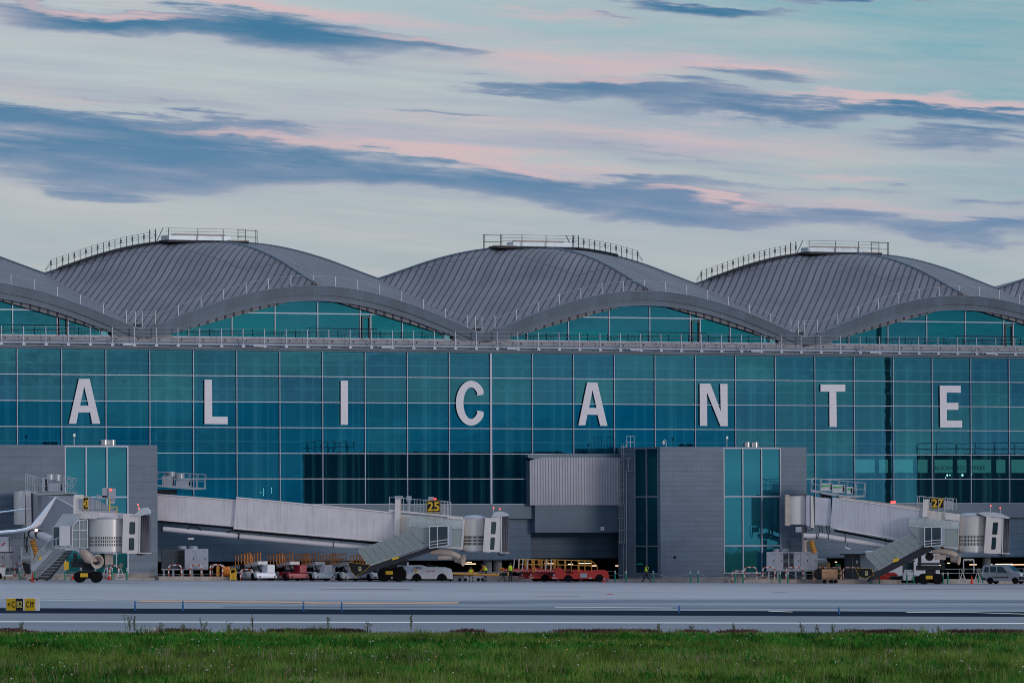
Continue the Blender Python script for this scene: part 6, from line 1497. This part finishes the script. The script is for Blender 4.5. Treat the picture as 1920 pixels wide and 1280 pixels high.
def duct(pts, r, label, b):
    c = onb(pts[0][0], b); t = thing('air_duct', label, 'air duct', c); mb = MB(); mb.tube([at(x, y, c.y + .4) for x, y in pts], r, 14); mb.build('pipe', M_steel, t, smooth=True)
duct([(38, 1046), (58, 1046), (64, 1043), (68, 1047)], .38, 'shiny steel duct joining the left cabinet to the yellow hose', -1.0)
duct([(1530, 1053), (1545, 1053), (1551, 1050)], .38, 'shiny steel duct leaving the right end of the wide louvred cabinet', -1.0)
# dark shed with roof overhang
c = onb(1608, -.6); sh = thing('equipment_shed', 'dark grey metal shed with an overhanging flat roof beside the stair of bridge 27', 'shed', c); Y = c.y
x0, x1, zt_ = at(1585, 1040, Y).x, at(1613, 1040, Y).x, at(1585, 1040, Y).z; zg = gz(c.x)
MB().box(x0, x1, Y, Y + 2, zg, zt_).build('wall', M_cabd, sh); MB().box(x1 + .003, x1 + 1.4, Y + .02, Y + 2, zg, zt_ - .003).build('side_wall', M_cab, sh); MB().box(x0 - .4, x1 + 1.6, Y - .3, Y + 2.2, zt_, zt_ + .1).build('roof', M_dsteel, sh)
mb = MB(); mb.box((x0 + x1) / 2 - .01, (x0 + x1) / 2 + .01, Y - .01, Y, zg + .1, zt_ - .1); mb.box((x0 + x1) / 2 + .3, (x0 + x1) / 2 + .45, Y - .02, Y, zt_ - .8, zt_ - .5); mb.build('door_gap', M_refl, sh)
# white box truck and tractor behind bridge 27
c = onb(1668, 2.0); tk = thing('box_truck', 'white box truck standing half hidden behind the stair of bridge 27', 'truck', c)
mb = LM(c, 0); mb.cbox(-2.4, 4.8, 0, 2.3, .7, 3.1, .08); mb.build('box_body', M_vwhite, tk); mb = LM(c, 0); mb.cbox(-4.2, -2.5, .1, 2.2, .45, 2.5, .2); mb.build('cab', M_vwhite, tk)
mb = LM(c, 0); mb.box(-3.9, -2.8, .08, .1, 1.5, 2.2); mb.build('cab_window', M_win, tk)
for x in (-3.3, 3.0): lwheel(tk, c, 0, x, .2, .45, .3)
c = onb(1701, -1.6); tr = thing('baggage_tractor', 'small white baggage tractor with a dark cab frame behind the bollards under bridge 27', 'tractor', c)
mb = LM(c, 0); mb.cbox(-.45, 1.0, 0, 1.2, .3, 1.0, .1); mb.box(-.3, .6, .2, 1.0, 1.0, 1.25); mb.build('body', M_vwhite, tr)
mb = LM(c, 0)
for x in (-.35, .6): mb.bar((x, .1, 1.0), (x, .1, 2.1), .07); mb.bar((x, 1.1, 1.0), (x, 1.1, 2.1), .07)
mb.box(-.5, .75, .0, 1.2, 2.08, 2.2); mb.build('cab_frame', M_dsteel, tr); mb = LM(c, 0); mb.box(-.3, .55, .12, .14, 1.3, 2.05); mb.build('windscreen', M_win, tr)
for x in (-.9, .9): lwheel(tr, c, 0, x, 0, .36, .3, rim=M_dsteel)
mb = LM(c, 0); mb.box(-1.6, -.2, .1, 1.1, .3, .75); mb.build('rear_deck', M_vblk, tr)
c = onb(1669, -.6); rc = thing('baggage_cart', 'low red vehicle nose showing behind the stair foot of bridge 27', 'ground vehicle', c)
mb = LM(c, 0); poly_prism(mb, arched([(.8, .5), (.75, .8), (.45, 1.02), (-.3, 1.05), (-.7, .85), (-1.3, .7)], -1.35, .8, .3, [(.3, .36)]), 0, 1.3); mb.build('body', M_red, rc); lwheel(rc, c, 0, .3, .15, .3, .2)
# yellow steps behind the wide cabinet
c = onb(1556, .5); ys = thing('wheeled_steps', 'yellow and green wheeled work steps behind the orange power cart', 'work steps', c)
mb = LM(c, 0)
for x in (-.9, -.2, .7, 1.0): mb.bar((x, 0, .3), (x, 0, 1.6), .07); mb.bar((x, .9, .3), (x, .9, 1.6), .07)
mb.bar((-1.6, 0, 1.9), (.2, 0, 1.3), .07); mb.bar((-1.5, 0, 2.4), (-.9, 0, 1.4), .06); mb.bar((-1.5, 0, 2.4), (-.4, 0, 2.2), .06); mb.bar((-.4, 0, 2.2), (-.5, 0, 1.5), .06); mb.box(.6, 1.1, 0, .9, .9, 1.0); mb.build('frame', M_yel, ys)
mb = LM(c, 0); mb.box(.55, 1.0, -.1, .5, 1.6, 1.8); mb.build('green_cover', M_green, ys)
for x in (-.8, -.1): mb = LM(c, 0); mb.lathe([(.12, -.05), (.25, -.05), (.25, .05), (.12, .05)], (x - .1, -.1, 1.75), 16, axis='y'); mb.build('ring', M_ylrail, ys)

# red and white hoops, kerb, bollards with chains, cones
def kerb(px0, px1, b0, b1, h, m=M_plinth):
    a0 = loc(px0, 1085, b0)[0]; a1 = loc(px1, 1085, b0)[0]; mb = MB(); n = 20; vs = []
    for i in range(n + 1):
        a = a0 + (a1 - a0) * i / n
        for b_, up in ((b0, 0), (b0 + .02, h), (b1, h), (b1, 0)): v = GF(a, b_, 0); vs.append((v.x, v.y, v.z + (up if up else -.3)))
    mb.add(vs, [(i * 4 + q, i * 4 + q + 1, i * 4 + q + 5, i * 4 + q + 4) for i in range(n) for q in range(3)] + [(0, 3, 2, 1), (n * 4, n * 4 + 1, n * 4 + 2, n * 4 + 3)])
    o = mb.build('kerb', m); o['kind'] = 'structure'
M_kerb = mat('pale_kerb_concrete', (.40, .35, .31), .85, 0, .25, .8, dirt=.35)
kerb(298, 432, -2.4, -.6, .33, M_kerb); kerb(-60, 290, -2.4, -.35, .22, M_kerb); kerb(1366, 1690, -2.4, -.6, .36, M_kerb); kerb(1140, 1368, -2.0, -.3, .28, M_plinth); kerb(870, 1000, 3.0, 5.0, .5, M_kerb); kerb(1770, 1960, 3.0, 5.0, .4, M_kerb)
def hoop(px0, px1, pyt, b, base, label, m2=M_hoopr):
    c = onb((px0 + px1) / 2, b); t = thing('hoop_barrier', label, 'hoop barrier', (c.x, c.y, c.z + base), 'red and white hoop barriers'); Y = c.y
    x0, x1 = at(px0, pyt, Y).x, at(px1, pyt, Y).x; zt_ = at(px0, pyt, Y).z; zb = c.z + base; r = .3
    pts = [(x0, zb), (x0, zt_ - r)] + [(x0 + r - r * math.cos(i * PI / 10), zt_ - r + r * math.sin(i * PI / 10)) for i in range(1, 6)] + [(x1 - r + r * math.sin(i * PI / 10), zt_ - r + r * math.cos(i * PI / 10)) for i in range(0, 6)] + [(x1, zb)]
    P_ = [Vector((x, Y, z)) for x, z in pts]; seg = []; L = 0; step = .26; out = [[P_[0]]]; kcol = 0
    for i in range(len(P_) - 1):
        a, b_ = P_[i], P_[i + 1]; d = (b_ - a).length; pos = 0
        while L + d - pos >= step:
            pos += step - L; L = 0; q = a.lerp(b_, pos / d); out[-1].append(q); out.append([q])
        L += d - pos; out[-1].append(b_)
    w_ = MB()
    for i, s_ in enumerate(out):
        s2 = [s_[0]] + [q for j, q in enumerate(s_[1:]) if (q - s_[j]).length > 1e-4]
        w_.cur = 0 if i % 2 else 1
        if len(s2) > 1: w_.tube(s2, .062, 8, cap=False)
    w_.build('striped_tube', [M_refl, m2], t, smooth=True)
HP = [(27.5, 47, 1057, -2.0, .22, 'at the left edge beside the stair flap of bridge 43'), (-8, 6, 1057, -2.0, .22, 'cut by the left edge'), (206, 222, 1060, -1.6, .22, 'behind the white frames under bridge 43'),
      (316, 340, 1059, -2.1, .33, 'before the dark half of the left cabinet'), (356.5, 378, 1058.5, -2.1, .33, 'before the light half of the left cabinet'), (394, 417, 1058, -2.1, .33, 'left of a close pair by the yellow cylinder'), (398, 421, 1059, -1.3, .33, 'rear of a close pair by the yellow cylinder'),
      (451, 474, 1067, -3.4, .0, 'low, standing on the apron before a white belt loader'), (1373, 1396, 1070, -2.8, .0, 'low, standing on the apron below the glazed bay'), (1396, 1418.5, 1063, -2.1, .36, 'before the glazed bay of the right pier'), (1430, 1452.5, 1063, -2.1, .36, 'at the left end of the wide louvred cabinet'),
      (1473.5, 1505.5, 1063.5, -2.1, .36, 'wide, before the louvred cabinet'), (1529, 1557, 1063.5, -2.1, .36, 'directly behind the orange power cart'), (1545, 1577, 1063.5, -1.4, .36, 'second row behind the orange power cart'), (1581, 1612, 1063.5, -2.1, .36, 'before the dark shed')]
for (a, b_, c_, d_, e_, l_) in HP: hoop(a, b_, c_, d_, e_, 'red and white hoop ' + l_)
c = onb(437, -3.2); yr = thing('wheel_rack', 'yellow tube rack holding a wheel next to the leftmost white belt loader', 'rack', c)
mb = LM(c, 0); mb.tube([(-.25, 0, 0), (-.25, 0, .9), (-.1, 0, 1.05), (.15, 0, 1.05), (.25, 0, .9), (.25, 0, 0)], .045, 6); mb.tube([(-.25, .5, 0), (-.25, .5, .9), (.25, .5, .9), (.25, .5, 0)], .04, 6); mb.bar((-.25, 0, .1), (.25, 0, .1), .05); mb.bar((-.25, 0, .1), (.25, 0, .9), .04); mb.build('frame', M_yel, yr); mb = LM(c, 0); mb.lathe([(.15, -.05), (.3, -.05), (.3, .05), (.15, .05)], (0, .25, .4), 16, axis='y'); mb.build('wheel', M_yel, yr)
c = onb(426, -2.2); yh = thing('coiled_hose', 'upright coil of orange ribbed hose left of the yellow rack', 'hose', c)
mb = LM(c, 0)
for k in range(7): mb.lathe([(.42, -.05), (.47, 0), (.42, .05)], (-.4 + k * .1, 0, .8), 18, axis='x')
mb.build('hose_coil', M_orange, yh, smooth=True)
c = onb(408.5, -1.8); yc = thing('gas_cylinder', 'yellow cylinder standing between two hoops', 'cylinder', (c.x, c.y, c.z + .33)); mb = LM(c, 0); mb.lathe([(.17, .36), (.17, 1.15), (.1, 1.28), (.04, 1.32), (.04, 1.4)], (0, 0, 0), 16); mb.build('shell', M_ylrail, yc, smooth=True)
BOL = [9.5, 36.6, 65.2, 95, 122.5, 151.6, 179, 210, 238, 1153.5, 1173.8, 1224.8, 1294.7, 1309, 1379, 1393, 1463, 1477.5, 1548, 1562, 1633, 1649, 1700.5, 1713, 1768, 1777, 1834.7, 1842.3]
WHERE = ['cut by the left edge', 'beside the black stair flap', 'before the stair foot of bridge 43', 'left of the near cone', 'right of the near cone', 'before the left big wheel', 'before the right big wheel', 'between the white frames', 'alone right of the white frames',
 'nearest the red belt loader', 'second from the red belt loader', 'just right of the walking person', 'left one before the blank pier wall', 'right one before the blank pier wall', 'left one at the low hoop', 'right one at the low hoop', 'left one before the louvred cabinet', 'right one before the louvred cabinet',
 'left one before the power cart', 'right one before the power cart', 'left one at the stair foot of bridge 27', 'right one at the stair foot of bridge 27', 'before the white tractor', 'right of the white tractor', 'left one before the dark opening', 'right one before the dark opening', 'left one beside the van', 'touching the van tail']
c0 = onb(BOL[0], -3.3); bo = thing('bollard', 'green bollard with white top, ' + WHERE[0], 'bollard', c0, 'green bollards')
mb = LM(c0, 0); mb.lathe([(.09, 0), (.1, .02), (.07, .05), (.07, .82), (.065, .84)], (0, 0, 0), 14); mb.build('post', M_green, bo, smooth=True)
mb = LM(c0, 0); mb.lathe([(.074, .83), (.074, .93)], (0, 0, 0), 14); mb.lathe([(.074, .98), (.07, 1.06), (.02, 1.08)], (0, 0, 0), 14); mb.build('reflector_band', M_refl, bo, smooth=True)
mb = LM(c0, 0); mb.lathe([(.066, .93), (.066, .98)], (0, 0, 0), 14); mb.build('dark_band', M_vblk, bo)
bpos = [c0]
for px, w in zip(BOL[1:], WHERE[1:]):
    c = onb(px, -3.3); bpos.append(c); dup(bo, c, 0, 'green bollard with white top, ' + w)
def rope(a, b_, label, sag=.35, za=.95):
    t = thing('barrier_rope', label, 'rope', a, 'ropes between the bollards'); mb = MB(); n = 10
    mb.tube([a.lerp(b_, i / n) + Vector((0, -.09, za - sag * 4 * (i / n) * (1 - i / n))) for i in range(n + 1)], .011, 5); mb.build('rope', M_lsteel, t)
for i, (p, q) in enumerate([(4, 5), (5, 6), (3, 4), (9, 10), (11, 12), (13, 14), (15, 16), (17, 18), (19, 20), (21, 22), (23, 24)]):
    rope(bpos[p], bpos[q], 'thin white rope slung from the bollard %s' % WHERE[p], .3 + .25 * (i % 3) / 2)
def cone(px, b, h, label, band=False, dy=0):
    c = onb(px, b); c.y += dy; c.z = gz(c.x); t = thing('traffic_cone', label, 'traffic cone', c, 'red traffic cones'); r = h * .17
    mb = LM(c, 0); mb.box(-r * 1.5, r * 1.5, -r * 1.5, r * 1.5, 0, .04); mb.lathe([(r, .04), (r * .2, h), (r * .1, h)], (0, 0, 0), 16); bd = mb.build('shell', M_cone, t, smooth=True)
    if band:
        for f0, f1 in ((.3, .45), (.62, .8)): mb = LM(c, 0); mb.lathe([(r * (1 - .8 * f0) + .008, h * f0), (r * (1 - .8 * f1) + .008, h * f1)], (0, 0, 0), 16); mb.build('white_band', M_refl, bd)
cone(109, -3.4, .86, 'red traffic cone standing out in front of the bollards, nearest the viewer', dy=-34)
cone(136.5, -2.6, .5, 'small red cone behind the bollards left of the big wheels'); cone(205.5, -2.8, 1.1, 'tall red and white cone between the white frames at the left', True); cone(1132.5, -3.6, .82, 'red and white cone at the tail of the red belt loader', True); cone(1822, -2.9, .8, 'red cone between the white frames left of the van')
def gantry(px0, px1, pyt, b, label):
    c = onb((px0 + px1) / 2, b); t = thing('light_frame', label, 'light frame', c, 'white light frames'); Y = c.y; x0, x1, zt_ = at(px0, pyt, Y).x, at(px1, pyt, Y).x, at(px0, pyt, Y).z; zg = c.z
    mb = MB()
    for x in (x0, x1): mb.bar((x, Y, zg + 1.1), (x, Y, zt_), .09)
    for k in range(8): mb.box(x0 + (x1 - x0) * k / 8 + .02, x0 + (x1 - x0) * (k + .7) / 8, Y - .05, Y + .05, zt_ - .1, zt_ + .02)
    mb.box(x0, x1, Y - .04, Y + .04, zt_, zt_ + .1); mb.build('arch', M_white, t)
    for x in (x0 - .1, x1 + .35):
        mb = MB(); apex = (x, Y, zg + 1.15)
        for (dx_, dy_) in ((-.42, -.35), (.42, -.35), (-.3, .4), (.35, .4)): mb.bar(apex, (x + dx_, Y + dy_, zg), .05)
        mb.bar((x - .4, Y - .33, zg + .06), (x + .4, Y - .33, zg + .06), .05); mb.bar((x - .22, Y - .2, zg + .5), (x + .22, Y - .2, zg + .5), .05); mb.build('trestle', M_white, t)
        mb = MB(); mb.lathe([(0, -.08), (.17, -.06), (.19, .03), (.14, .1), (0, .12)], (x + .05, Y - .1, zg + 1.3), 14, axis='y'); mb.build('lamp_head', mat('lamp_glass_olive', (.22, .22, .17), .3), t, smooth=True)
gantry(200.5, 218.5, 1037, -2.6, 'white arched frame on two trestles under the cab of bridge 43'); gantry(1806.5, 1826, 1049, -2.6, 'white arched frame on two trestles left of the silver van')

# wing of an airliner parked beyond the left edge
Y = 596.0
aw = thing('airliner_wing', 'white upswept wing tip of a parked airliner entering from the left edge', 'aircraft wing', at(0, 1000, Y))
sec = [(-260, 1022, 3.4, 6.2), (-120, 1010, 2.2, 5.2), (0, 998, 1.2, 3.2), (30, 995.5, .9, 2.6), (48, 992.5, .7, 2.2), (62, 988, .5, 2.0), (72, 979.5, .4, 1.8), (84, 963, .3, 1.4), (96, 945, .3, 1.0), (105.5, 932, .3, .55)]
mb = PX(Y); vs = []; th_ = [34, 16, 8, 7, 7.5, 11, 16, 12, 8, 3]
for (x, y, d, chd), tk_ in zip(sec, th_):
    up = x > 60; s_ = tk_ / 2
    nx_, ny_ = (-.82, -.55) if up else ((-.35, -.9) if x > 40 else (0, -1))
    for (u, v) in ((0, 0), (.12, .7), (.35, 1), (.7, .6), (1, 0), (.7, -.5), (.35, -.8), (.12, -.6)): vs.append((x + nx_ * v * s_, d - 1.2 + u * chd, y + ny_ * v * s_))
k = len(sec); mb.add(vs, [(i * 8 + q, i * 8 + (q + 1) % 8, (i + 1) * 8 + (q + 1) % 8, (i + 1) * 8 + q) for i in range(k - 1) for q in range(8)] + [tuple(range(8))[::-1], tuple(range((k - 1) * 8, k * 8))])
mb.build('wing', M_wing, aw, smooth=True)
p = at(70, 993.5, Y); MB().lathe([(0, -.12), (.09, -.08), (.12, 0), (.09, .08), (0, .12)], (p.x, p.y - 1.4, p.z), 12).build('navigation_light', mat('red_white_lamp', (.9, .3, .2), .3, emit=(1, .35, .25), estr=12), aw)
ts = thing('airliner_tailplane', 'thin white tailplane blade of the parked airliner, above the wing tip at the left edge', 'aircraft tail', at(0, 958, Y + 8))
mb = PX(Y + 8); vs = []
for (x, y, d, chd), tk_ in zip([(-150, 976, 0, 4), (0, 959.5, .4, 2.4), (40, 954.5, .7, 1.7), (55, 952.3, .9, 1.2)], (12, 3.0, 2.2, .8)):
    for (u, v) in ((0, 0), (.35, 1), (1, 0), (.35, -1)): vs.append((x, d + u * chd, y - v * tk_ / 2))
mb.add(vs, [(i * 4 + q, i * 4 + (q + 1) % 4, (i + 1) * 4 + (q + 1) % 4, (i + 1) * 4 + q) for i in range(3) for q in range(4)] + [(3, 2, 1, 0), (12, 13, 14, 15)]); mb.build('blade', M_wing, ts, smooth=True)

# ------------------------------------------------------------ airfield signs and markers
c = gnd(42, 1143); Y = c.y; sg = thing('taxiway_sign', 'low taxiway sign with yellow and black panels reading C, B2 and C1', 'taxiway sign', c)
zb = gz(c.x) - .1; pxx = lambda p: at(p, 1130, Y).x; zt_ = at(42, 1120, Y).z
bx_ = MB().cbox(pxx(11), pxx(74), Y, Y + .25, zb, zt_, .02).build('housing', mat('sign_white_housing', (.72, .70, .74), .5), sg)
zl, zh = at(0, 1141.3, Y).z, at(0, 1121.2, Y).z
for (p0, p1, m, tx, tm) in ((12.2, 29.2, M_yel, None, None), (29.4, 43.2, M_vblk, None, None), (46.5, 66, M_yel, None, None)):
    MB().box(pxx(p0), pxx(p1), Y - .012, Y - .001, zb + .02, zh).build('panel', mat('sign_yellow', (.62, .42, .0), .5) if m is M_yel else m, sg)
M_sy = mat('sign_letter_yellow', (.72, .62, .18), .5)
for (tx, p, h, m) in (('C', 25, .34, M_vblk), ('B2', 36.4, .34, M_sy), ('C1', 53.5, .34, M_vblk)):
    textmb(tx, h, Vector((pxx(p), Y - .02, at(0, 1132.3, Y).z)), (1, 0, 0), (0, 0, 1), .01, squeeze=.55 if tx == 'C' else .62, bold=.015).build('sign_lettering', m, sg)
def arrow(p, q, hd):
    mb = MB(); a, b_ = Vector((pxx(p[0]), Y - .02, at(0, p[1], Y).z)), Vector((pxx(q[0]), Y - .02, at(0, q[1], Y).z)); mb.bar(a, b_, .03, .03); d = (b_ - a).normalized(); n_ = Vector((-d.z, 0, d.x))
    for s in (1, -1): mb.bar(b_, b_ - d * hd + n_ * hd * s, .03, .03)
    mb.build('sign_arrow', M_vblk, sg)
arrow((20, 1132.3), (15, 1132.3), .1); arrow((61.5, 1138), (61.5, 1128), .09)
for i, (px, py, w) in enumerate([(253.5, 1142, 'nearest the taxiway sign'), (343, 1142, 'second from the taxiway sign'), (569, 1143, 'left of a close pair'), (640.5, 1144, 'right of a close pair'), (1273.5, 1146, 'alone right of the centre'), (1573, 1149, 'farthest right')]):
    c = gnd(px, py + 2); t = thing('edge_marker', 'short blue taxiway edge marker, ' + w, 'edge marker', c, 'blue taxiway edge markers'); h = .5 if i < 4 else .38
    mb = LM(c, 0); mb.lathe([(.045, 0), (.05, .02), (.045, h), (.02, h + .02)], (0, 0, 0), 10); mb.build('tube', M_blue, t, smooth=True); mb = LM(c, 0); mb.lathe([(.047, h * .7), (.047, h * .78)], (0, 0, 0), 10); mb.build('band', mat('marker_pale_blue', (.1, .3, .5), .5), t)

# ------------------------------------------------------------ grass verge in the foreground
def visible_ab(n, b0, b1, rs, edge=1.3):
    out = []
    while len(out) < n:
        b = rs.uniform(b0, b1); Yc = C0.y + DD.y * b; a = rs.uniform(-285, -130); v = F(a, b, 0)
        if v.y < 180 or abs(v.x) > .0713 * v.y * edge + 3: continue
        out.append((a, b, v))
    return out
def leafmat(name, c1, c2, c3, sc=.25):
    m = bpy.data.materials.new(name); m.use_nodes = True; t = m.node_tree; N = NT(t); bs = t.nodes['Principled BSDF']; bs.inputs['Roughness'].default_value = .8; bs.inputs['Specular IOR Level'].default_value = .03
    o = N.n('ShaderNodeTexCoord').outputs['Object']; n1 = N.noise(N.vm('MULTIPLY', o, (1, .30, 1)), sc, 5, .7); n2 = N.noise(N.vm('MULTIPLY', o, (1, .28, 1)), .45, 5, .7)
    ra = N.n('ShaderNodeNewGeometry').outputs['Random Per Island']
    c = N.mix(N.mr(n1, .38, .62), c1, c2); c = N.mix(N.mr(ra, .55, 1, 0, .65), c, c3); k = N.mr(n2, .38, .62, .38, 1.25); c = N.mix(1.0, c, N.xyz(k, k, k), 'MULTIPLY')
    t.links.new(c, bs.inputs['Base Color']); return m
M_gr = leafmat('grass_blades', (.052, .165, .025), (.165, .28, .05), (.30, .31, .10), .12)
M_grl = leafmat('leafy_green', (.012, .13, .018), (.03, .19, .022), (.09, .24, .04))
M_gry = leafmat('dry_grass', (.22, .23, .09), (.27, .24, .13), (.14, .2, .07))
def blades(name, spots, per, h0, h1, w, lean, spread, m, rs, leaf=False):
    vs, fs = [], []
    for (a, b, v) in spots:
        base = Vector((v.x, v.y, gz(v.x) - .03)); hs = rs.uniform(.7, 1.25)
        for k in range(per):
            ang = rs.uniform(0, 2 * PI); r = spread * math.sqrt(rs.random()); p = base + Vector((math.cos(ang) * r, math.sin(ang) * r, 0))
            h = rs.uniform(h0, h1) * hs; la = rs.uniform(0, 2 * PI); ln = h * rs.uniform(.1, lean); ww = w * rs.uniform(.7, 1.3); fa = rs.uniform(-.9, .9)
            tx = Vector((math.cos(fa), math.sin(fa), 0)) * ww; tip = p + Vector((math.cos(la) * ln, math.sin(la) * ln, h)); o = len(vs)
            if leaf:
                mid = p.lerp(tip, .55) + Vector((0, 0, h * .12)); vs += [p, mid - tx, tip, mid + tx]; fs.append((o, o + 1, o + 2, o + 3))
            else:
                mid = p.lerp(tip, .5) + Vector((0, 0, h * .1)); vs += [p - tx, p + tx, mid + tx * .8, mid - tx * .8, tip]; fs += [(o, o + 1, o + 2, o + 3), (o + 3, o + 2, o + 4)]
    me = bpy.data.meshes.new(name); me.from_pydata([tuple(v) for v in vs], [], fs); me.materials.append(m); ob = bpy.data.objects.new(name, me); col.objects.link(ob); ob['kind'] = 'stuff'; return ob
rs = random.Random(3)
def grassy(px, py): return None
EDGE = -311.5
blades('grass', visible_ab(21000, -412, EDGE - 14, rs), 7, .16, .38, .011, .6, .28, M_gr, rs)
blades('dry_grass', visible_ab(7000, EDGE - 26, EDGE - .5, rs), 7, .06, .17, .010, .6, .25, M_gry, rs)
lf = [q for q in visible_ab(5200, -358, -330, rs) if math.sin(q[0] * .31) + math.sin(q[0] * .13 + q[1] * .11) > -.5]
blades('leafy_weeds', lf, 7, .14, .40, .035, .9, .3, M_grl, rs, leaf=True)
lf2 = [q for q in visible_ab(4200, -412, -352, rs) if math.sin(q[0] * .21 + q[1] * .17) + math.sin(q[0] * .37 - q[1] * .05) > .5]
blades('leafy_weeds', lf2, 6, .12, .34, .03, .9, .28, M_grl, rs, leaf=True)
cl_ = [q for q in visible_ab(900, -412, EDGE - 10, rs) if math.sin(q[0] * .33 + 2) + math.sin(q[1] * .19 + q[0] * .15) > .2]
blades('tall_grass_clumps', cl_, 26, .28, .55, .012, .5, .3, M_gr, rs)
ds = [q for q in visible_ab(1500, -412, -366, rs) if math.sin(q[0] * .45 + 1) + math.sin(q[1] * .3 + q[0] * .1) > .3]
blades('seeding_stems', ds, 4, .35, .6, .006, .35, .2, mat('straw', (.28, .22, .15), .8), rs)
M_scrub = leafmat('scrub_red_brown', (.12, .05, .055), (.17, .08, .085), (.10, .10, .05), 1.0)
sc = [q for q in visible_ab(4200, EDGE - 1.6, EDGE + .1, rs) if math.sin(q[0] * .9) + math.sin(q[0] * .37 + 1) + math.sin(q[0] * 2.3) * .6 > .35]
blades('low_red_scrub', sc, 15, .06, .24, .02, 1.0, .35, M_scrub, rs, leaf=True)
def blossoms(name, spots, r0, r1, z0, z1, m):
    vs, fs = [], []
    for (a, b, v) in spots:
        c = Vector((v.x, v.y, gz(v.x) + rs.uniform(z0, z1))); r = rs.uniform(r0, r1); o = len(vs)
        for k in range(6): th = k * PI / 3; vs.append(c + Vector((math.cos(th) * r, -.01 * (k % 2), math.sin(th) * r * .7)))
        vs.append(c + Vector((0, -.02, r * .25))); fs += [(o + k, o + (k + 1) % 6, o + 6) for k in range(6)]
        vs += [c + Vector((math.cos(k * PI / 2) * r, math.sin(k * PI / 2) * r, 0)) for k in range(4)]; fs.append((o + 7, o + 8, o + 9, o + 10))
    me = bpy.data.meshes.new(name); me.from_pydata([tuple(v) for v in vs], [], fs); me.materials.append(m); ob = bpy.data.objects.new(name, me); col.objects.link(ob); ob['kind'] = 'stuff'
fl_ = [q for q in visible_ab(1900, -412, EDGE - 6, rs) if math.sin(q[0] * .55) + math.sin(q[1] * .4 + q[0] * .2) + math.sin(q[0] * 1.3 + 2) > .6]
blossoms('white_wildflowers', fl_, .006, .032, .22, .46, mat('petal_white', (.66, .72, .68), .7))
blossoms('yellow_wildflowers', visible_ab(60, -412, -350, rs), .016, .034, .26, .42, mat('petal_yellow', (.7, .42, .04), .7))
def weed(px, py, h, label, w=.5, n=22, flower=False):
    c = gnd(px, py); t = thing('tall_weed', label, 'weed', c, 'tall weeds along the grass edge'); rw = random.Random(int(px)); mb = MB(); lm = MB()
    for k in range(n // 5 + 1):
        x = rw.uniform(-w, w) * .35; tx_ = x + rw.uniform(-w, w) * .6; hh = h * rw.uniform(.6, 1) if k else h
        mid = Vector((x + (tx_ - x) * .4, 0, hh * .55)); mb.tube([c + Vector((x, 0, -.03)), c + mid, c + Vector((tx_, 0, hh))], .010, 4)
        for j in range(5):
            f = rw.uniform(.25, 1); q = c + Vector((x + (tx_ - x) * f, rw.uniform(-.05, .05), hh * f)); dxy = Vector((rw.uniform(-.1, .1), rw.uniform(-.06, .06), rw.uniform(.0, .1))); s = Vector((.0, .0, .022))
            lm.add([q, q + dxy * .5 + s, q + dxy, q + dxy * .5 - s], [(0, 1, 2, 3)])
    mb.build('stem', mat('weed_stem', (.08, .10, .04), .8), t); lm.build('leaves', mat('weed_leaf', (.11, .13, .045), .8), t)
for (px, py, h, l, w) in ((240, 1181, .75, 'bushy tall weed at the left, beside a second shoot', .28), (253, 1181, .62, 'thin shoot right of the bushy left weed', .15), (382, 1182, .55, 'leaning weed left of the dark scrub', .2), (430, 1184, .45, 'low branching weed above the dry strip', .2), (40, 1181, .4, 'sparse weed near the left edge', .2),
    (300, 1182, .35, 'short weed right of the bushy left one', .25), (345, 1182, .3, 'short pale weed beside the leaning one', .2), (474, 1181, .68, 'single bare curved stalk left of the middle', .06), (615, 1181, .6, 'single upright green stalk near the middle', .05), (690, 1182, .38, 'low cluster of seed heads left of the centre', .25), (771, 1180, .7, 'hooked bare stalk at the centre', .06), (1235, 1186, .42, 'pale weed right of the centre', .15), (1297, 1187, .38, 'small weed between two pale ones', .15), (1376, 1186, .45, 'dark upright weed right of the centre', .12),
    (1505, 1189, .55, 'dense weed pair, left plant', .14), (1532, 1190, .5, 'dense weed pair, right leaning plant', .18), (1562, 1189, .45, 'pale weed right of the dense pair', .12), (1760, 1192, .45, 'white flowering weed near the right edge', .2)): weed(px, py, h, l, w)
st_ = gnd(283, 1181); rk = thing('pale_stone', 'pale flat stone lying at the grass edge at the left', 'stone', st_); mb = LM(st_, 0); mb.lathe([(.42, -.02), (.36, .07), (.15, .12), (0, .13)], (0, 0, 0), 10); mb.build('stone', M_plinth, rk, smooth=True)
